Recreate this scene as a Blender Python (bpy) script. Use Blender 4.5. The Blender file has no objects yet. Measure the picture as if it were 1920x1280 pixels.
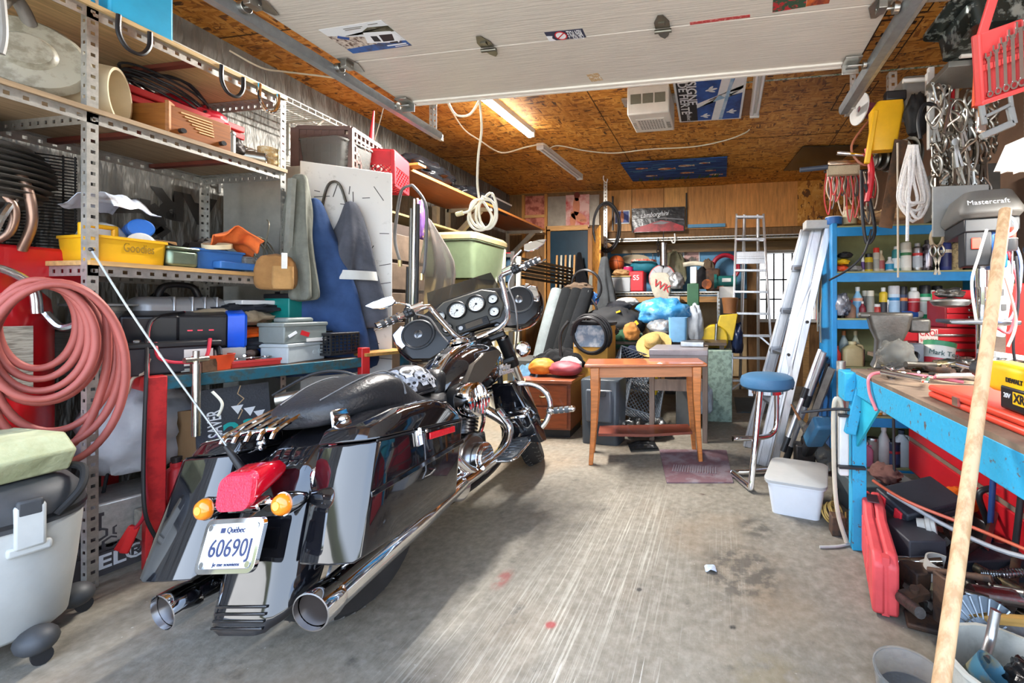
import bpy,bmesh,math,random
from math import sin,cos,pi,radians as R
from mathutils import Vector as V,Matrix,Euler,noise
C=bpy.context.scene
COL=C.collection
FPX,PCX,PCY,CH=795.,1215.,578.,1.18
YAW=math.atan(133/795);_c,_s=cos(YAW),sin(YAW)
def ray(px,py):
 x=(px-PCX)/FPX
 return V((x*_c-_s,x*_s+_c,(PCY-py)/FPX))
CAM=V((0,0,CH))
def AZ(px,py,z):d=ray(px,py);return CAM+d*((z-CH)/d.z)
def AY(px,py,y):d=ray(px,py);return CAM+d*(y/d.y)
def AX(px,py,x):d=ray(px,py);return CAM+d*(x/d.x)
def mpp(p):return(-p[0]*_s+p[1]*_c)/FPX
_M={}
def mat(name,col=None,rough=.5,metal=0.,var=.12,scale=12.,bump=0.,bs=None,col2=None,mixlo=.45,mixhi=.6,coat=0.,trans=0.,alpha=1.,emit=0.,stretch=None,ior=1.45,sheen=0,bd=.01):
 if name in _M:return _M[name]
 m=bpy.data.materials.new(name);m.use_nodes=True
 nt=m.node_tree;N=nt.nodes;L=nt.links
 b=N['Principled BSDF']
 tc=N.new('ShaderNodeTexCoord');mp=N.new('ShaderNodeMapping');L.new(tc.outputs['Object'],mp.inputs[0])
 if stretch:mp.inputs['Scale'].default_value=stretch
 nz=N.new('ShaderNodeTexNoise');nz.inputs['Scale'].default_value=scale;nz.inputs['Detail'].default_value=5;nz.inputs['Roughness'].default_value=.65
 L.new(mp.outputs[0],nz.inputs[0])
 rp=N.new('ShaderNodeValToRGB');L.new(nz.outputs[0],rp.inputs[0])
 c=V(col[:3]);c2=V(col2[:3])if col2 else None
 e=rp.color_ramp.elements
 if c2 is None:
  e[0].position=.3;e[1].position=.7
  e[0].color=(*(c*(1-var)),1);e[1].color=(*[min(1,x)for x in c*(1+var)],1)
 else:
  e[0].position=mixlo;e[1].position=mixhi
  e[0].color=(*c,1);e[1].color=(*c2,1)
 L.new(rp.outputs[0],b.inputs['Base Color'])
 b.inputs['Roughness'].default_value=rough;b.inputs['Metallic'].default_value=metal
 b.inputs['Coat Weight'].default_value=coat;b.inputs['Coat Roughness'].default_value=.04
 b.inputs['Transmission Weight'].default_value=trans;b.inputs['Alpha'].default_value=alpha;b.inputs['IOR'].default_value=ior
 if sheen:b.inputs['Sheen Weight'].default_value=sheen;b.inputs['Specular IOR Level'].default_value=.12
 if emit:
  b.inputs['Emission Color'].default_value=(*c,1);b.inputs['Emission Strength'].default_value=emit
 if bump:
  n2=N.new('ShaderNodeTexNoise');n2.inputs['Scale'].default_value=bs or scale*3;n2.inputs['Detail'].default_value=4
  L.new(mp.outputs[0],n2.inputs[0])
  bp=N.new('ShaderNodeBump');bp.inputs['Strength'].default_value=bump;bp.inputs['Distance'].default_value=bd
  L.new(n2.outputs[0],bp.inputs['Height']);L.new(bp.outputs[0],b.inputs['Normal'])
 _M[name]=m
 return m
def h(s):
 o=[]
 for i in(0,2,4):
  x=int(s[i:i+2],16)/255
  o.append(x/12.92 if x<=.04045 else((x+.055)/1.055)**2.4)
 return tuple(o)
def plastic(s,r=.42,**k):return mat('plastic '+s,h(s),r,var=.1,**k)
def paint(s,r=.5,**k):return mat('paint '+s,h(s),r,var=.14,scale=9,bump=.06,bs=60,**k)
def cloth(s,**k):
 k={**dict(var=.22,scale=8,bump=.35,bs=40,sheen=.06),**k}
 return mat('cloth '+s,h(s),.9,**k)
def card(s):return mat('card '+s,h(s),.85,var=.1,scale=6,bump=.1,bs=40)
def wood(s,st=(1,12,12),**k):return mat('wood '+s+str(st),h(s),.5,var=.3,scale=4,stretch=st,bump=.06,**k)
def steel(s,r=.35,**k):return mat('steel '+s,h(s),r,1.,var=.18,scale=14,bump=.08,**k)
CHROME=mat('chrome',(.82,.83,.85),.05,1.,var=.02)
GALV=mat('galvanised steel',h('b9b8b2'),.42,.75,var=.22,scale=30,bump=.08)
ALU=mat('aluminium',h('d2d3d6'),.34,.85,var=.12,scale=9,stretch=(8,8,1),bump=.05)
BLKP=mat('black plastic',h('1c1d20'),.4,var=.25)
RUB=mat('black rubber',h('1e1e1f'),.75,var=.3,bump=.1)
DARK=mat('dark greasy steel',h('3a3634'),.5,.7,var=.4,scale=18,bump=.25)
RUST=mat('rusty steel',h('5b4334'),.7,.4,scale=14,bump=.3,col2=h('3d3430'))
WHITE=mat('white plastic',h('d9d9d6'),.42,var=.06)
PAPER=mat('paper',h('dcdad2'),.8,var=.08)
GLASS=mat('clear glass',(.95,.97,.96),.03,trans=1.,var=.01)
CLEAR=mat('clear plastic',(.86,.88,.88),.12,trans=.85,var=.04,scale=8,ior=1.2,bump=.15,bs=10)
FILM=mat('cloudy plastic film',h('b9b7ae'),.22,trans=.8,var=.2,scale=10,bump=.7,bs=22,ior=1.12)
WIRE_W=mat('white vinyl cord',h('d8d3c0'),.5,var=.05)
WIRE_K=mat('black cord',h('1f1f22'),.5,var=.2)
WIRE_R=mat('red cord',h('c0283a'),.45,var=.1)
def crom(pts,k=6,closed=False):
 pts=[V(p)for p in pts];n=len(pts);out=[]
 if n<3 and not closed:
  return[pts[0].lerp(pts[-1],i/k)for i in range(k+1)]
 for i in range(n if closed else n-1):
  g=(lambda j:pts[j%n])if closed else(lambda j:pts[min(max(j,0),n-1)])
  a,b,c,d=g(i-1),g(i),g(i+1),g(i+2)
  for q in range(k):
   t=q/k
   out.append(.5*((2*b)+(c-a)*t+(2*a-5*b+4*c-d)*t*t+(3*b-a-3*c+d)*t**3))
 if not closed:out.append(pts[-1])
 return out
def basis(z,up=None):
 z=V(z).normalized();up=V(up)if up is not None else(V((0,0,1))if abs(z.z)<.95 else V((0,1,0)))
 x=up.cross(z).normalized();y=z.cross(x)
 return Matrix((x,y,z)).transposed()
def XF(loc=(0,0,0),rot=(0,0,0),sc=(1,1,1)):
 return Matrix.LocRotScale(V(loc),Euler([R(a)for a in rot]),V(sc))
class MB:
 def __init__(s,M=None):s.v=[];s.f=[];s.M=M or Matrix()
 def add(s,vs,fs,M=None):
  o=len(s.v);T_=s.M@M if M else s.M
  s.v+=[T_@V(p)for p in vs];s.f+=[tuple(i+o for i in f)for f in fs];return s
 def box(s,c,d,r=None,M=None):
  x,y,z=[a/2 for a in d]
  vs=[(-x,-y,-z),(x,-y,-z),(x,y,-z),(-x,y,-z),(-x,-y,z),(x,-y,z),(x,y,z),(-x,y,z)]
  T_=XF(c,r or(0,0,0));T_=M@T_ if M else T_
  return s.add(vs,[(0,3,2,1),(4,5,6,7),(0,1,5,4),(1,2,6,5),(2,3,7,6),(3,0,4,7)],T_)
 def beam(s,p0,p1,w,t,up=None):
  p0,p1=V(p0),V(p1);B=basis(p1-p0,up).to_4x4();B.translation=(p0+p1)/2
  return s.box((0,0,0),(w,t,(p1-p0).length),M=B)
 def loft(s,rings,cap=True,close=False):
  n=len(rings[0]);vs=[p for r in rings for p in r];fs=[];m=len(rings)
  for i in range(m if close else m-1):
   a,b=i*n,((i+1)%m)*n
   for j in range(n):fs.append((a+j,a+(j+1)%n,b+(j+1)%n,b+j))
  if cap and not close:fs+=[tuple(range(n))[::-1],tuple(range((m-1)*n,m*n))]
  return s.add(vs,fs)
 def cyl(s,p0,p1,r0,r1=None,n=16,cap=True):
  p0,p1=V(p0),V(p1);r1=r0 if r1 is None else r1;B=basis(p1-p0)
  ring=lambda p,r:[p+B@V((cos(2*pi*i/n)*r,sin(2*pi*i/n)*r,0))for i in range(n)]
  return s.loft([ring(p0,r0),ring(p1,r1)],cap)
 def tube(s,pts,r,n=8,k=6,closed=False,smooth=True):
  P=crom(pts,k,closed)if smooth else[V(p)for p in pts]
  m=len(P);rings=[];x=None
  for i,p in enumerate(P):
   a=P[i-1]if(i or closed)else p;b=P[(i+1)%m]if(i<m-1 or closed)else p
   t=(b-a)
   if t.length<1e-9:t=V((0,0,1))
   t.normalize()
   if x is None:x=basis(t)@V((1,0,0))
   x=(x-t*x.dot(t))
   if x.length<1e-6:x=basis(t)@V((1,0,0))
   x.normalize();y=t.cross(x)
   rr=r(i/max(1,m-1))if callable(r)else r
   rings.append([p+(x*cos(2*pi*j/n)+y*sin(2*pi*j/n))*rr for j in range(n)])
  return s.loft(rings,not closed,closed)
 def lathe(s,prof,c=(0,0,0),ax=(0,0,1),n=24,close=False):
  B=basis(ax)if tuple(ax)!=(0,0,1)else Matrix.Identity(3);c=V(c)
  rings=[[c+B@V((cos(2*pi*i/n)*max(r,1e-4),sin(2*pi*i/n)*max(r,1e-4),z))for i in range(n)]for r,z in prof]
  return s.loft(rings,not close,close)
 def sph(s,c,r,n=14,M=None):
  r=(r,r,r)if not hasattr(r,'__len__')else r;m=n//2+1
  rings=[[V((cos(2*pi*i/n)*sin(pi*j/m)*r[0],sin(2*pi*i/n)*sin(pi*j/m)*r[1],-cos(pi*j/m)*r[2]))for i in range(n)]for j in range(m+1)]
  rings[0]=[p+V((cos(2*pi*i/n),sin(2*pi*i/n),0))*1e-4 for i,p in enumerate(rings[0])]
  rings[-1]=[p+V((cos(2*pi*i/n),sin(2*pi*i/n),0))*1e-4 for i,p in enumerate(rings[-1])]
  T_=(M or Matrix());c=V(c)
  return s.loft([[c+(T_@p)for p in r_]for r_ in rings])
 def prism(s,poly,t,M=None):
  n=len(poly);T_=M or Matrix()
  return s.loft([[T_@V((x,y,0))for x,y in poly],[T_@V((x,y,t))for x,y in poly]])
 def lump(s,c,d,seed=0,n=24,amp=.22,fq=2.2,flat=.0,M=None):
  off=V((seed*7.3,seed*3.1,seed*1.7));m=n//2+1;rings=[]
  for j in range(m+1):
   ring=[]
   for i in range(n):
    u=2*pi*i/n;w=pi*j/m
    p=V((cos(u)*sin(w),sin(u)*sin(w),-cos(w)))
    q=noise.noise(p*fq+off)*amp+noise.noise(p*fq*2.7+off)*amp*.5+abs(noise.noise(p*fq*5+off))*amp*.3
    p=p*(1+q)
    if p.z<-1+flat:p.z=-1+flat
    ring.append(V((p.x*d[0]/2,p.y*d[1]/2,p.z*d[2]/2)))
   rings.append(ring)
  T_=(M or Matrix());T2=Matrix.Translation(V(c))@T_
  return s.loft([[T2@p for p in r_]for r_ in rings])
 def sheet(s,fn,nu,nv,t=.003):
  g=[[V(fn(i/nu,j/nv))for i in range(nu+1)]for j in range(nv+1)]
  nrm=[]
  for j in range(nv+1):
   for i in range(nu+1):
    a=g[j][min(i+1,nu)]-g[j][max(i-1,0)];b=g[min(j+1,nv)][i]-g[max(j-1,0)][i]
    q=a.cross(b);nrm.append(q.normalized()*t if q.length>1e-9 else V((0,0,t)))
  top=[p for r_ in g for p in r_];bot=[p-q for p,q in zip(top,nrm)]
  W=nu+1;K=len(top);fs=[]
  for j in range(nv):
   for i in range(nu):
    a=j*W+i;fs.append((a,a+1,a+W+1,a+W));fs.append((K+a,K+a+W,K+a+W+1,K+a+1))
  bd=[i for i in range(W)]+[j*W+nu for j in range(1,nv+1)]+[nv*W+i for i in range(nu-1,-1,-1)]+[j*W for j in range(nv-1,0,-1)]
  for q in range(len(bd)):
   a,b=bd[q],bd[(q+1)%len(bd)];fs.append((b,a,K+a,K+b))
  return s.add(top+bot,fs)
 def build(s,name,m,par=None,bev=0.,ang=38,sub=0,seg=2):
  me=bpy.data.meshes.new(name);me.from_pydata([tuple(p)for p in s.v],[],s.f);me.update()
  bm=bmesh.new();bm.from_mesh(me);bmesh.ops.recalc_face_normals(bm,faces=bm.faces);bm.to_mesh(me);bm.free()
  me.shade_smooth();me.set_sharp_from_angle(angle=R(ang))
  o=bpy.data.objects.new(name,me);COL.objects.link(o)
  for x in(m if isinstance(m,list)else[m]):me.materials.append(x)
  if par:o.parent=par
  if bev:
   b=o.modifiers.new('edge','BEVEL');b.width=bev;b.segments=seg;b.limit_method='ANGLE';b.angle_limit=R(40)
  if sub:
   b=o.modifiers.new('smooth','SUBSURF');b.levels=b.render_levels=sub
  return o
def tag(o,label,cat,group=None,kind=None):
 o['label']=label;o['category']=cat
 if group:o['group']=group
 if kind:o['kind']=kind
 return o
def T(name,label,cat,loc=(0,0,0),rot=(0,0,0),group=None):
 o=bpy.data.objects.new(name,None);COL.objects.link(o);o.empty_display_size=.05
 o.location=loc;o.rotation_euler=[R(a)for a in rot]
 return tag(o,label,cat,group)
def one(name,label,cat,mb,m,loc=None,rot=(0,0,0),group=None,**k):
 o=mb.build(name,m,**k)
 if loc is None:
  vs=o.data.vertices;lo=V([min(v.co[i]for v in vs)for i in range(3)]);hi=V([max(v.co[i]for v in vs)for i in range(3)])
  c=V(((lo.x+hi.x)/2,(lo.y+hi.y)/2,lo.z));o.data.transform(Matrix.Translation(-c));o.location=c
 else:
  o.location=loc;o.rotation_euler=[R(a)for a in rot]
 return tag(o,label,cat,group)
def struct(name,mb,m,**k):
 o=mb.build(name,m,**k);o['kind']='structure';return o
def text(s,name,m,par,loc,rot,size,ext=.0006,mirror=False,bold=0.,shear=0.,w=None):
 cu=bpy.data.curves.new('lettering','FONT');cu.body=s;cu.size=size;cu.align_x='CENTER';cu.align_y='CENTER'
 cu.extrude=ext;cu.offset=bold;cu.shear=shear;cu.resolution_u=3
 o=bpy.data.objects.new('lettering',cu);COL.objects.link(o)
 me=bpy.data.meshes.new_from_object(o.evaluated_get(bpy.context.evaluated_depsgraph_get()))
 bpy.data.objects.remove(o);bpy.data.curves.remove(cu)
 if w:
  xs=[v.co.x for v in me.vertices];f=w/max(1e-6,max(xs)-min(xs));me.transform(Matrix.Diagonal((f,1,1,1)))
 me.materials.clear();me.materials.append(m)
 o=bpy.data.objects.new(name,me);COL.objects.link(o)
 o.location=loc;o.rotation_euler=[R(a)for a in rot]
 if par:o.parent=par
 return o
def dup(root,label=None,loc=None,rot=None):
 r=root.copy();COL.objects.link(r)
 if label:r['label']=label
 if loc is not None:r.location=loc
 if rot is not None:r.rotation_euler=[R(a)for a in rot]
 for ch in list(root.children):
  c=ch.copy();COL.objects.link(c);c.parent=r
  for g in list(ch.children):
   d=g.copy();COL.objects.link(d);d.parent=c
 return r
def angle_iron(p0,p1,u,v,w=.04,step=.045,hole=.016,t=.0025):
 p0,p1=V(p0),V(p1);d=(p1-p0);Ln=d.length;d.normalize();mb=MB()
 n=max(1,int(Ln/step))
 for q in(V(u).normalized(),V(v).normalized()):
  nn=d.cross(q).normalized()*t
  def slab(a0,a1,l0,l1):
   P=[p0+q*a+d*l for a,l in((a0,l0),(a1,l0),(a1,l1),(a0,l1))]
   mb.loft([P,[x+nn for x in P]])
  e0,e1=w/2-hole/2,w/2+hole/2
  slab(0,e0,0,Ln);slab(e1,w,0,Ln)
  s_=Ln/n;cur=0
  for i in range(n):
   c=(i+.5)*s_;slab(e0,e1,cur,c-hole/2);cur=c+hole/2
  slab(e0,e1,cur,Ln)
 return mb
def rrect(w,d,r,n=4,cx=0,cy=0):
 o=[]
 for sx,sy,a0 in((1,1,0),(-1,1,90),(-1,-1,180),(1,-1,270)):
  for i in range(n+1):
   a=R(a0+90*i/n);o.append((cx+sx*(w/2-r)+cos(a)*r,cy+sy*(d/2-r)+sin(a)*r))
 return o
def ring3(poly,z):return[V((x,y,z))for x,y in poly]
def lamp(n,loc,sx,sy,e,col=(1,.96,.9),rot=(0,0,0)):
 l=bpy.data.lights.new(n,'AREA');l.shape='RECTANGLE';l.size=sx;l.size_y=sy;l.energy=e;l.color=col
 o=bpy.data.objects.new(n,l);COL.objects.link(o);o.location=loc;o.rotation_euler=[R(a)for a in rot];return o
def hollow(w,d,hh,r=.03,tp=.85,t=.004,lip=0.):
 a,b=rrect(w*tp,d*tp,r*.8),rrect(w,d,r);ai,bi=rrect(w*tp-2*t,d*tp-2*t,r*.7),rrect(w-2*t,d-2*t,r*.9)
 R_=[ring3(a,0),ring3(b,hh)]
 if lip:L_=rrect(w+2*lip,d+2*lip,r+lip);R_+=[ring3(b,hh-.012),ring3(L_,hh-.012),ring3(L_,hh)];R_=[R_[0]]+R_[2:]
 return MB().loft(R_+[ring3(bi,hh),ring3(ai,t)])
def lidmb(w,d,z,t=.02,r=.03):return MB().loft([ring3(rrect(w,d,r),z),ring3(rrect(w,d,r),z+t*.7),ring3(rrect(w*.96,d*.96,r),z+t)])
def lattice(mb,o,u,v,nu,nv,bar,t,diag=False):
 o,u,v=V(o),V(u),V(v);n=u.cross(v).normalized()
 for a,b in((o,o+u),(o+v,o+u+v),(o,o+v),(o+u,o+u+v)):mb.beam(a,b,bar*1.6,t*1.4,n)
 if not diag:
  for i in range(1,nu):mb.beam(o+u*i/nu,o+u*i/nu+v,bar,t,n)
  for j in range(1,nv):mb.beam(o+v*j/nv,o+v*j/nv+u,bar,t,n)
 else:
  W,H_=u.length,v.length;s=W/nu;ud,vd=u.normalized(),v.normalized()
  k=-H_
  while k<W:
   for sg in(0,1):
    x0,y0=(k,0)if k>=0 else(0,-k);x1,y1=(k+H_,H_)if k+H_<=W else(W,W-k)
    if sg:x0,x1=W-x0,W-x1
    mb.beam(o+ud*x0+vd*y0,o+ud*x1+vd*y1,bar,t,n)
   k+=s
def crate(w,d,hh,nu=6,nv=5,bar=.008,diag=False,floor=True):
 mb=MB();a=w/2;b=d/2
 lattice(mb,(-a,-b,0),(w,0,0),(0,0,hh),nu,nv,bar,bar,diag);lattice(mb,(-a,b,0),(w,0,0),(0,0,hh),nu,nv,bar,bar,diag)
 lattice(mb,(-a,-b,0),(0,d,0),(0,0,hh),nu,nv,bar,bar,diag);lattice(mb,(a,-b,0),(0,d,0),(0,0,hh),nu,nv,bar,bar,diag)
 if floor:lattice(mb,(-a,-b,.006),(w,0,0),(0,d,0),nu,nu,bar,bar,diag)
 return mb
def can(name,label,cat,p,r,hh,body,cap=None,band=None,style='spray',group=None,par_rot=(0,0,0),band2=None):
 t=T(name,label,cat,p,par_rot,group)
 n=20
 if style=='spray':
  bh=hh*.8;MB().lathe([(r*.94,0),(r,.004),(r,bh),(r*.86,bh+r*.3),(r*.5,bh+r*.55)],n=n).build('body',body,t)
  if cap:MB().lathe([(r*.55,bh+r*.45),(r*.55,hh-.003),(r*.45,hh)],n=n).build('nozzle_cap',cap,t)
 elif style=='capped':
  bh=hh*.74;MB().lathe([(r*.94,0),(r,.004),(r,bh)],n=n).build('body',body,t)
  MB().lathe([(r*.97,bh),(r*.97,hh-.006),(r*.85,hh)],n=n).build('cap',cap or body,t)
 elif style=='bottle':
  bh=hh*.66;MB().lathe([(r*.9,0),(r,.006),(r,bh*.9),(r*.85,bh),(r*.36,hh*.82),(r*.34,hh*.88)],n=n).build('body',body,t)
  MB().lathe([(r*.42,hh*.86),(r*.42,hh-.002),(r*.36,hh)],n=n).build('cap',cap or WHITE,t)
 elif style=='jug':
  bh=hh*.7;R_=[ring3(rrect(2*r,1.3*r,r*.35),z)for z in(0,bh*.95)]+[ring3(rrect(1.6*r,1.1*r,r*.35),bh*1.08),ring3(rrect(.7*r,.7*r,r*.3),hh*.86),ring3(rrect(.62*r,.62*r,r*.3),hh*.92)]
  MB().loft(R_).build('body',body,t,ang=50)
  MB().lathe([(r*.4,hh*.89),(r*.4,hh)],n=16).build('cap',cap or WHITE,t)
  MB().tube([(r*.45,0,hh*.84),(r*.95,0,hh*.8),(r*1.0,0,bh*.8)],r*.14,8).build('handle',body,t)
 elif style=='tin':
  MB().lathe([(r*.98,0),(r,.003),(r,hh*.93)],n=24).build('body',body,t)
  MB().lathe([(r*1.03,hh*.9),(r*1.03,hh*.97),(r*.98,hh),(r*.9,hh*.985)],n=24).build('lid',cap or steel('b0b0ae'),t)
 elif style=='jar':
  MB().lathe([(r*.95,0),(r,.006),(r,hh*.74),(r*.8,hh*.82)],n=20).build('body',body,t)
  MB().lathe([(r*.88,hh*.8),(r*.88,hh*.98),(r*.8,hh)],n=20).build('lid',cap or WHITE,t)
 def bd(bnd,k0,k1,k=1.012):MB().lathe([(r*k,hh*k0),(r*k,hh*k1)],n=n).build('label_band',bnd,t)
 if band and style!='jug':bd(band,.12,.52)
 if band and style=='jug':MB().box((0,-r*.66,hh*.32),(r*1.4,.002,hh*.34)).build('label_band',band,t)
 if band2 and style!='jug':bd(band2,.54,.64,1.014)
 return t
def board(name,label,cat,c,u,v,w,hh,t,m,group=None,**k):
 u=V(u).normalized();v=V(v);v=(v-u*v.dot(u)).normalized();n=u.cross(v)
 M=Matrix((u,v,n)).transposed().to_4x4();M.translation=V(c)
 o=MB().box((0,0,-t/2),(w,hh,t)).build(name,m,None,**k);o.matrix_world=M
 return tag(o,label,cat,group)
def art(par,name,m,polys,d=.0008,t=.0006):
 mb=MB()
 for p in polys:mb.prism(p,t,Matrix.Translation((0,0,d)))
 return mb.build(name,m,par)
def ell(cx,cy,a,b,n=14,rot=0):return[(cx+a*cos(2*pi*i/n)*cos(rot)-b*sin(2*pi*i/n)*sin(rot),cy+a*cos(2*pi*i/n)*sin(rot)+b*sin(2*pi*i/n)*cos(rot))for i in range(n)]
def rct(x0,y0,x1,y1):return[(x0,y0),(x1,y0),(x1,y1),(x0,y1)]
def coil(c,R0,n,ax,r,seed=0,spread=.03,k=18,lean=0.,sq=1.):
 rnd=random.Random(seed);B=basis(ax);pts=[]
 for i in range(int(n*k)):
  a=2*pi*i/k;rr=R0*(1+.07*sin(a*.37+seed)+rnd.uniform(-.012,.012));z=spread*(i/(n*k)-.5)+rnd.uniform(-.002,.002)
  pts.append(V(c)+B@V((cos(a)*rr,sin(a)*rr*sq,z+lean*sin(a))))
 return MB().tube(pts,r,8,2)
def garment(loc,rot,Wt,Wb,L_,dp,m,name,label,cat,seed=0,parts=None,folds=6):
 t=T(name,label,cat,loc,rot);rings=[];rnd=random.Random(seed);ph=[rnd.uniform(0,6)for _ in range(4)]
 for j in range(15):
  q=j/14;z=-L_*q;wd=Wt+(Wb-Wt)*min(1,q*1.15)**.9;r_=[]
  for i in range(32):
   a=2*pi*i/32
   f=1+(.08+.2*q)*sin(folds*a+ph[0]+q*1.8)*min(1,q*4)+.09*sin(11*a+ph[1]-3*q)*min(1,2*q)+.12*noise.noise(V((cos(a)*2,sin(a)*2,q*5+seed)))
   r_.append(V((cos(a)*wd/2*f+.02*sin(q*5+ph[2]),sin(a)*dp/2*f*(.5+.5*min(1,q*4)),z)))
  rings.append(r_)
 MB().loft(rings).build('coat_body',m,t,sub=1,ang=70)
 return t
def rag(name,label,cat,p,d,m,seed,amp=.3,rot=0,group=None,fq=2.2,sub=0):
 o=MB().lump((0,0,d[2]/2),d,seed,36,amp,fq,.25).build(name,m,None,ang=75,sub=sub)
 o.location=p;o.rotation_euler=(0,0,R(rot));return tag(o,label,cat,group)
def spanner(L_,m_ring=True):
 w=L_*.055;mb=MB()
 mb.box((0,L_*.5,0),(w*1.25,L_*.74,w*.55))
 mb.lathe([(w*1.35,-w*.4),(w*1.35,w*.4),(w*.8,w*.4),(w*.8,-w*.4)],(0,w*1.2,0),n=16,close=True)
 for s in(-1,1):mb.prism([(s*w*.45,L_*.84),(s*w*1.5,L_*.90),(s*w*1.35,L_),(s*w*.75,L_*.99),(s*w*.8,L_*.925)],w*.6,Matrix.Translation((0,0,-w*.3)))
 mb.box((0,L_*.865,0),(w*1.9,L_*.07,w*.6));return mb
def chain(p0,p1,r=.008,sag=0.,lk=.022,name='links'):
 p0,p1=V(p0),V(p1);n=max(2,int((p1-p0).length/(lk*.75)));mb=MB();P_=[p0.lerp(p1,i/n)-V((0,0,sag*4*(i/n)*(1-i/n)))for i in range(n+1)]
 for i in range(n):
  d=(P_[i+1]-P_[i]).normalized();B=basis(d);x=B@V((1,0,0))if i%2 else B@V((0,1,0));c=(P_[i]+P_[i+1])/2
  mb.tube([c+d*lk*.55,c+x*r,c-d*lk*.55,c-x*r],lk*.13,5,3,closed=True)
 return mb
def AD(px,py,d):return CAM+ray(px,py)*d
def SX(px,x,z):p=AX(px,400,x);return V((x,p.y,z))
def crumple(name,label,cat,c,d,m,seed,amp=.3,rot=0,group=None,fq=2.4,n=40):return rag(name,label,cat,c,d,m,seed,amp,rot,group,fq)
def boxthing(name,label,cat,p,d,m,rot=0,bev=.006,group=None,parts=(),tilt=(0,0)):
 t=T(name,label,cat,p,(tilt[0],tilt[1],rot),group)
 MB().box((0,0,d[2]/2),d).build('body',m,t,bev=bev)
 for nm,c,dd,mm in parts:MB().box(c,dd).build(nm,mm,t,bev=min(bev,min(dd)*.3))
 return t
#  the garage itself
XL,XR,YB,ZC,YF=-3.5,2.1,6.7,3.1,-.25
def osb(name,dark=1.):
 m=bpy.data.materials.new(name);m.use_nodes=True;nt=m.node_tree;N=nt.nodes;L=nt.links;b=N['Principled BSDF']
 tc=N.new('ShaderNodeTexCoord');out=[]
 for k,(sx,sy,rz)in enumerate(((9,46,20),(44,10,-35),(14,60,70))):
  mp=N.new('ShaderNodeMapping');mp.inputs['Rotation'].default_value=(0,0,R(rz));mp.inputs['Scale'].default_value=(sx,sy,9);L.new(tc.outputs['Object'],mp.inputs[0])
  nz=N.new('ShaderNodeTexNoise');nz.inputs['Scale'].default_value=1.2;L.new(mp.outputs[0],nz.inputs[0])
  ad=N.new('ShaderNodeMixRGB');ad.blend_type='ADD';ad.inputs[0].default_value=.9;L.new(mp.outputs[0],ad.inputs[1]);L.new(nz.outputs['Color'],ad.inputs[2])
  vo=N.new('ShaderNodeTexVoronoi');vo.inputs['Scale'].default_value=1;L.new(ad.outputs[0],vo.inputs[0])
  sp=N.new('ShaderNodeSeparateColor');L.new(vo.outputs['Color'],sp.inputs[0]);out.append(sp.outputs[0])
 pick=N.new('ShaderNodeTexNoise');pick.inputs['Scale'].default_value=9;L.new(tc.outputs['Object'],pick.inputs[0])
 def mixv(f,a,c_):
  q=N.new('ShaderNodeMix');q.data_type='FLOAT';L.new(f,q.inputs[0]);L.new(a,q.inputs[2]);L.new(c_,q.inputs[3]);return q.outputs[0]
 st=N.new('ShaderNodeMath');st.operation='GREATER_THAN';st.inputs[1].default_value=.52;L.new(pick.outputs[0],st.inputs[0])
 p2=N.new('ShaderNodeTexNoise');p2.inputs['Scale'].default_value=13;L.new(tc.outputs['Object'],p2.inputs[0])
 s2=N.new('ShaderNodeMath');s2.operation='GREATER_THAN';s2.inputs[1].default_value=.56;L.new(p2.outputs[0],s2.inputs[0])
 v=mixv(st.outputs[0],out[0],out[1]);v=mixv(s2.outputs[0],v,out[2])
 rp=N.new('ShaderNodeValToRGB');L.new(v,rp.inputs[0]);e=rp.color_ramp.elements
 e[0].position=0;e[0].color=(*[x*dark for x in h('4a2c10')],1);e[1].position=1;e[1].color=(*[x*dark for x in h('d6a153')],1)
 for p,c in((.10,'8a5218'),(.3,'b87826'),(.6,'c98a36'),(.85,'d69a46')):
  q=e.new(p);q.color=(*[x*dark for x in h(c)],1)
 st3=N.new('ShaderNodeTexNoise');st3.inputs['Scale'].default_value=.9;st3.inputs['Detail'].default_value=3;L.new(tc.outputs['Object'],st3.inputs[0])
 r3=N.new('ShaderNodeValToRGB');L.new(st3.outputs[0],r3.inputs[0]);r3.color_ramp.elements[0].position=.32;r3.color_ramp.elements[0].color=(.55,.5,.45,1);r3.color_ramp.elements[1].position=.5;r3.color_ramp.elements[1].color=(1,1,1,1)
 mu=N.new('ShaderNodeMixRGB');mu.blend_type='MULTIPLY';mu.inputs[0].default_value=1;L.new(rp.outputs[0],mu.inputs[1]);L.new(r3.outputs[0],mu.inputs[2])
 L.new(mu.outputs[0],b.inputs['Base Color']);b.inputs['Roughness'].default_value=.62
 return m
OSB=osb('strand board')
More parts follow.
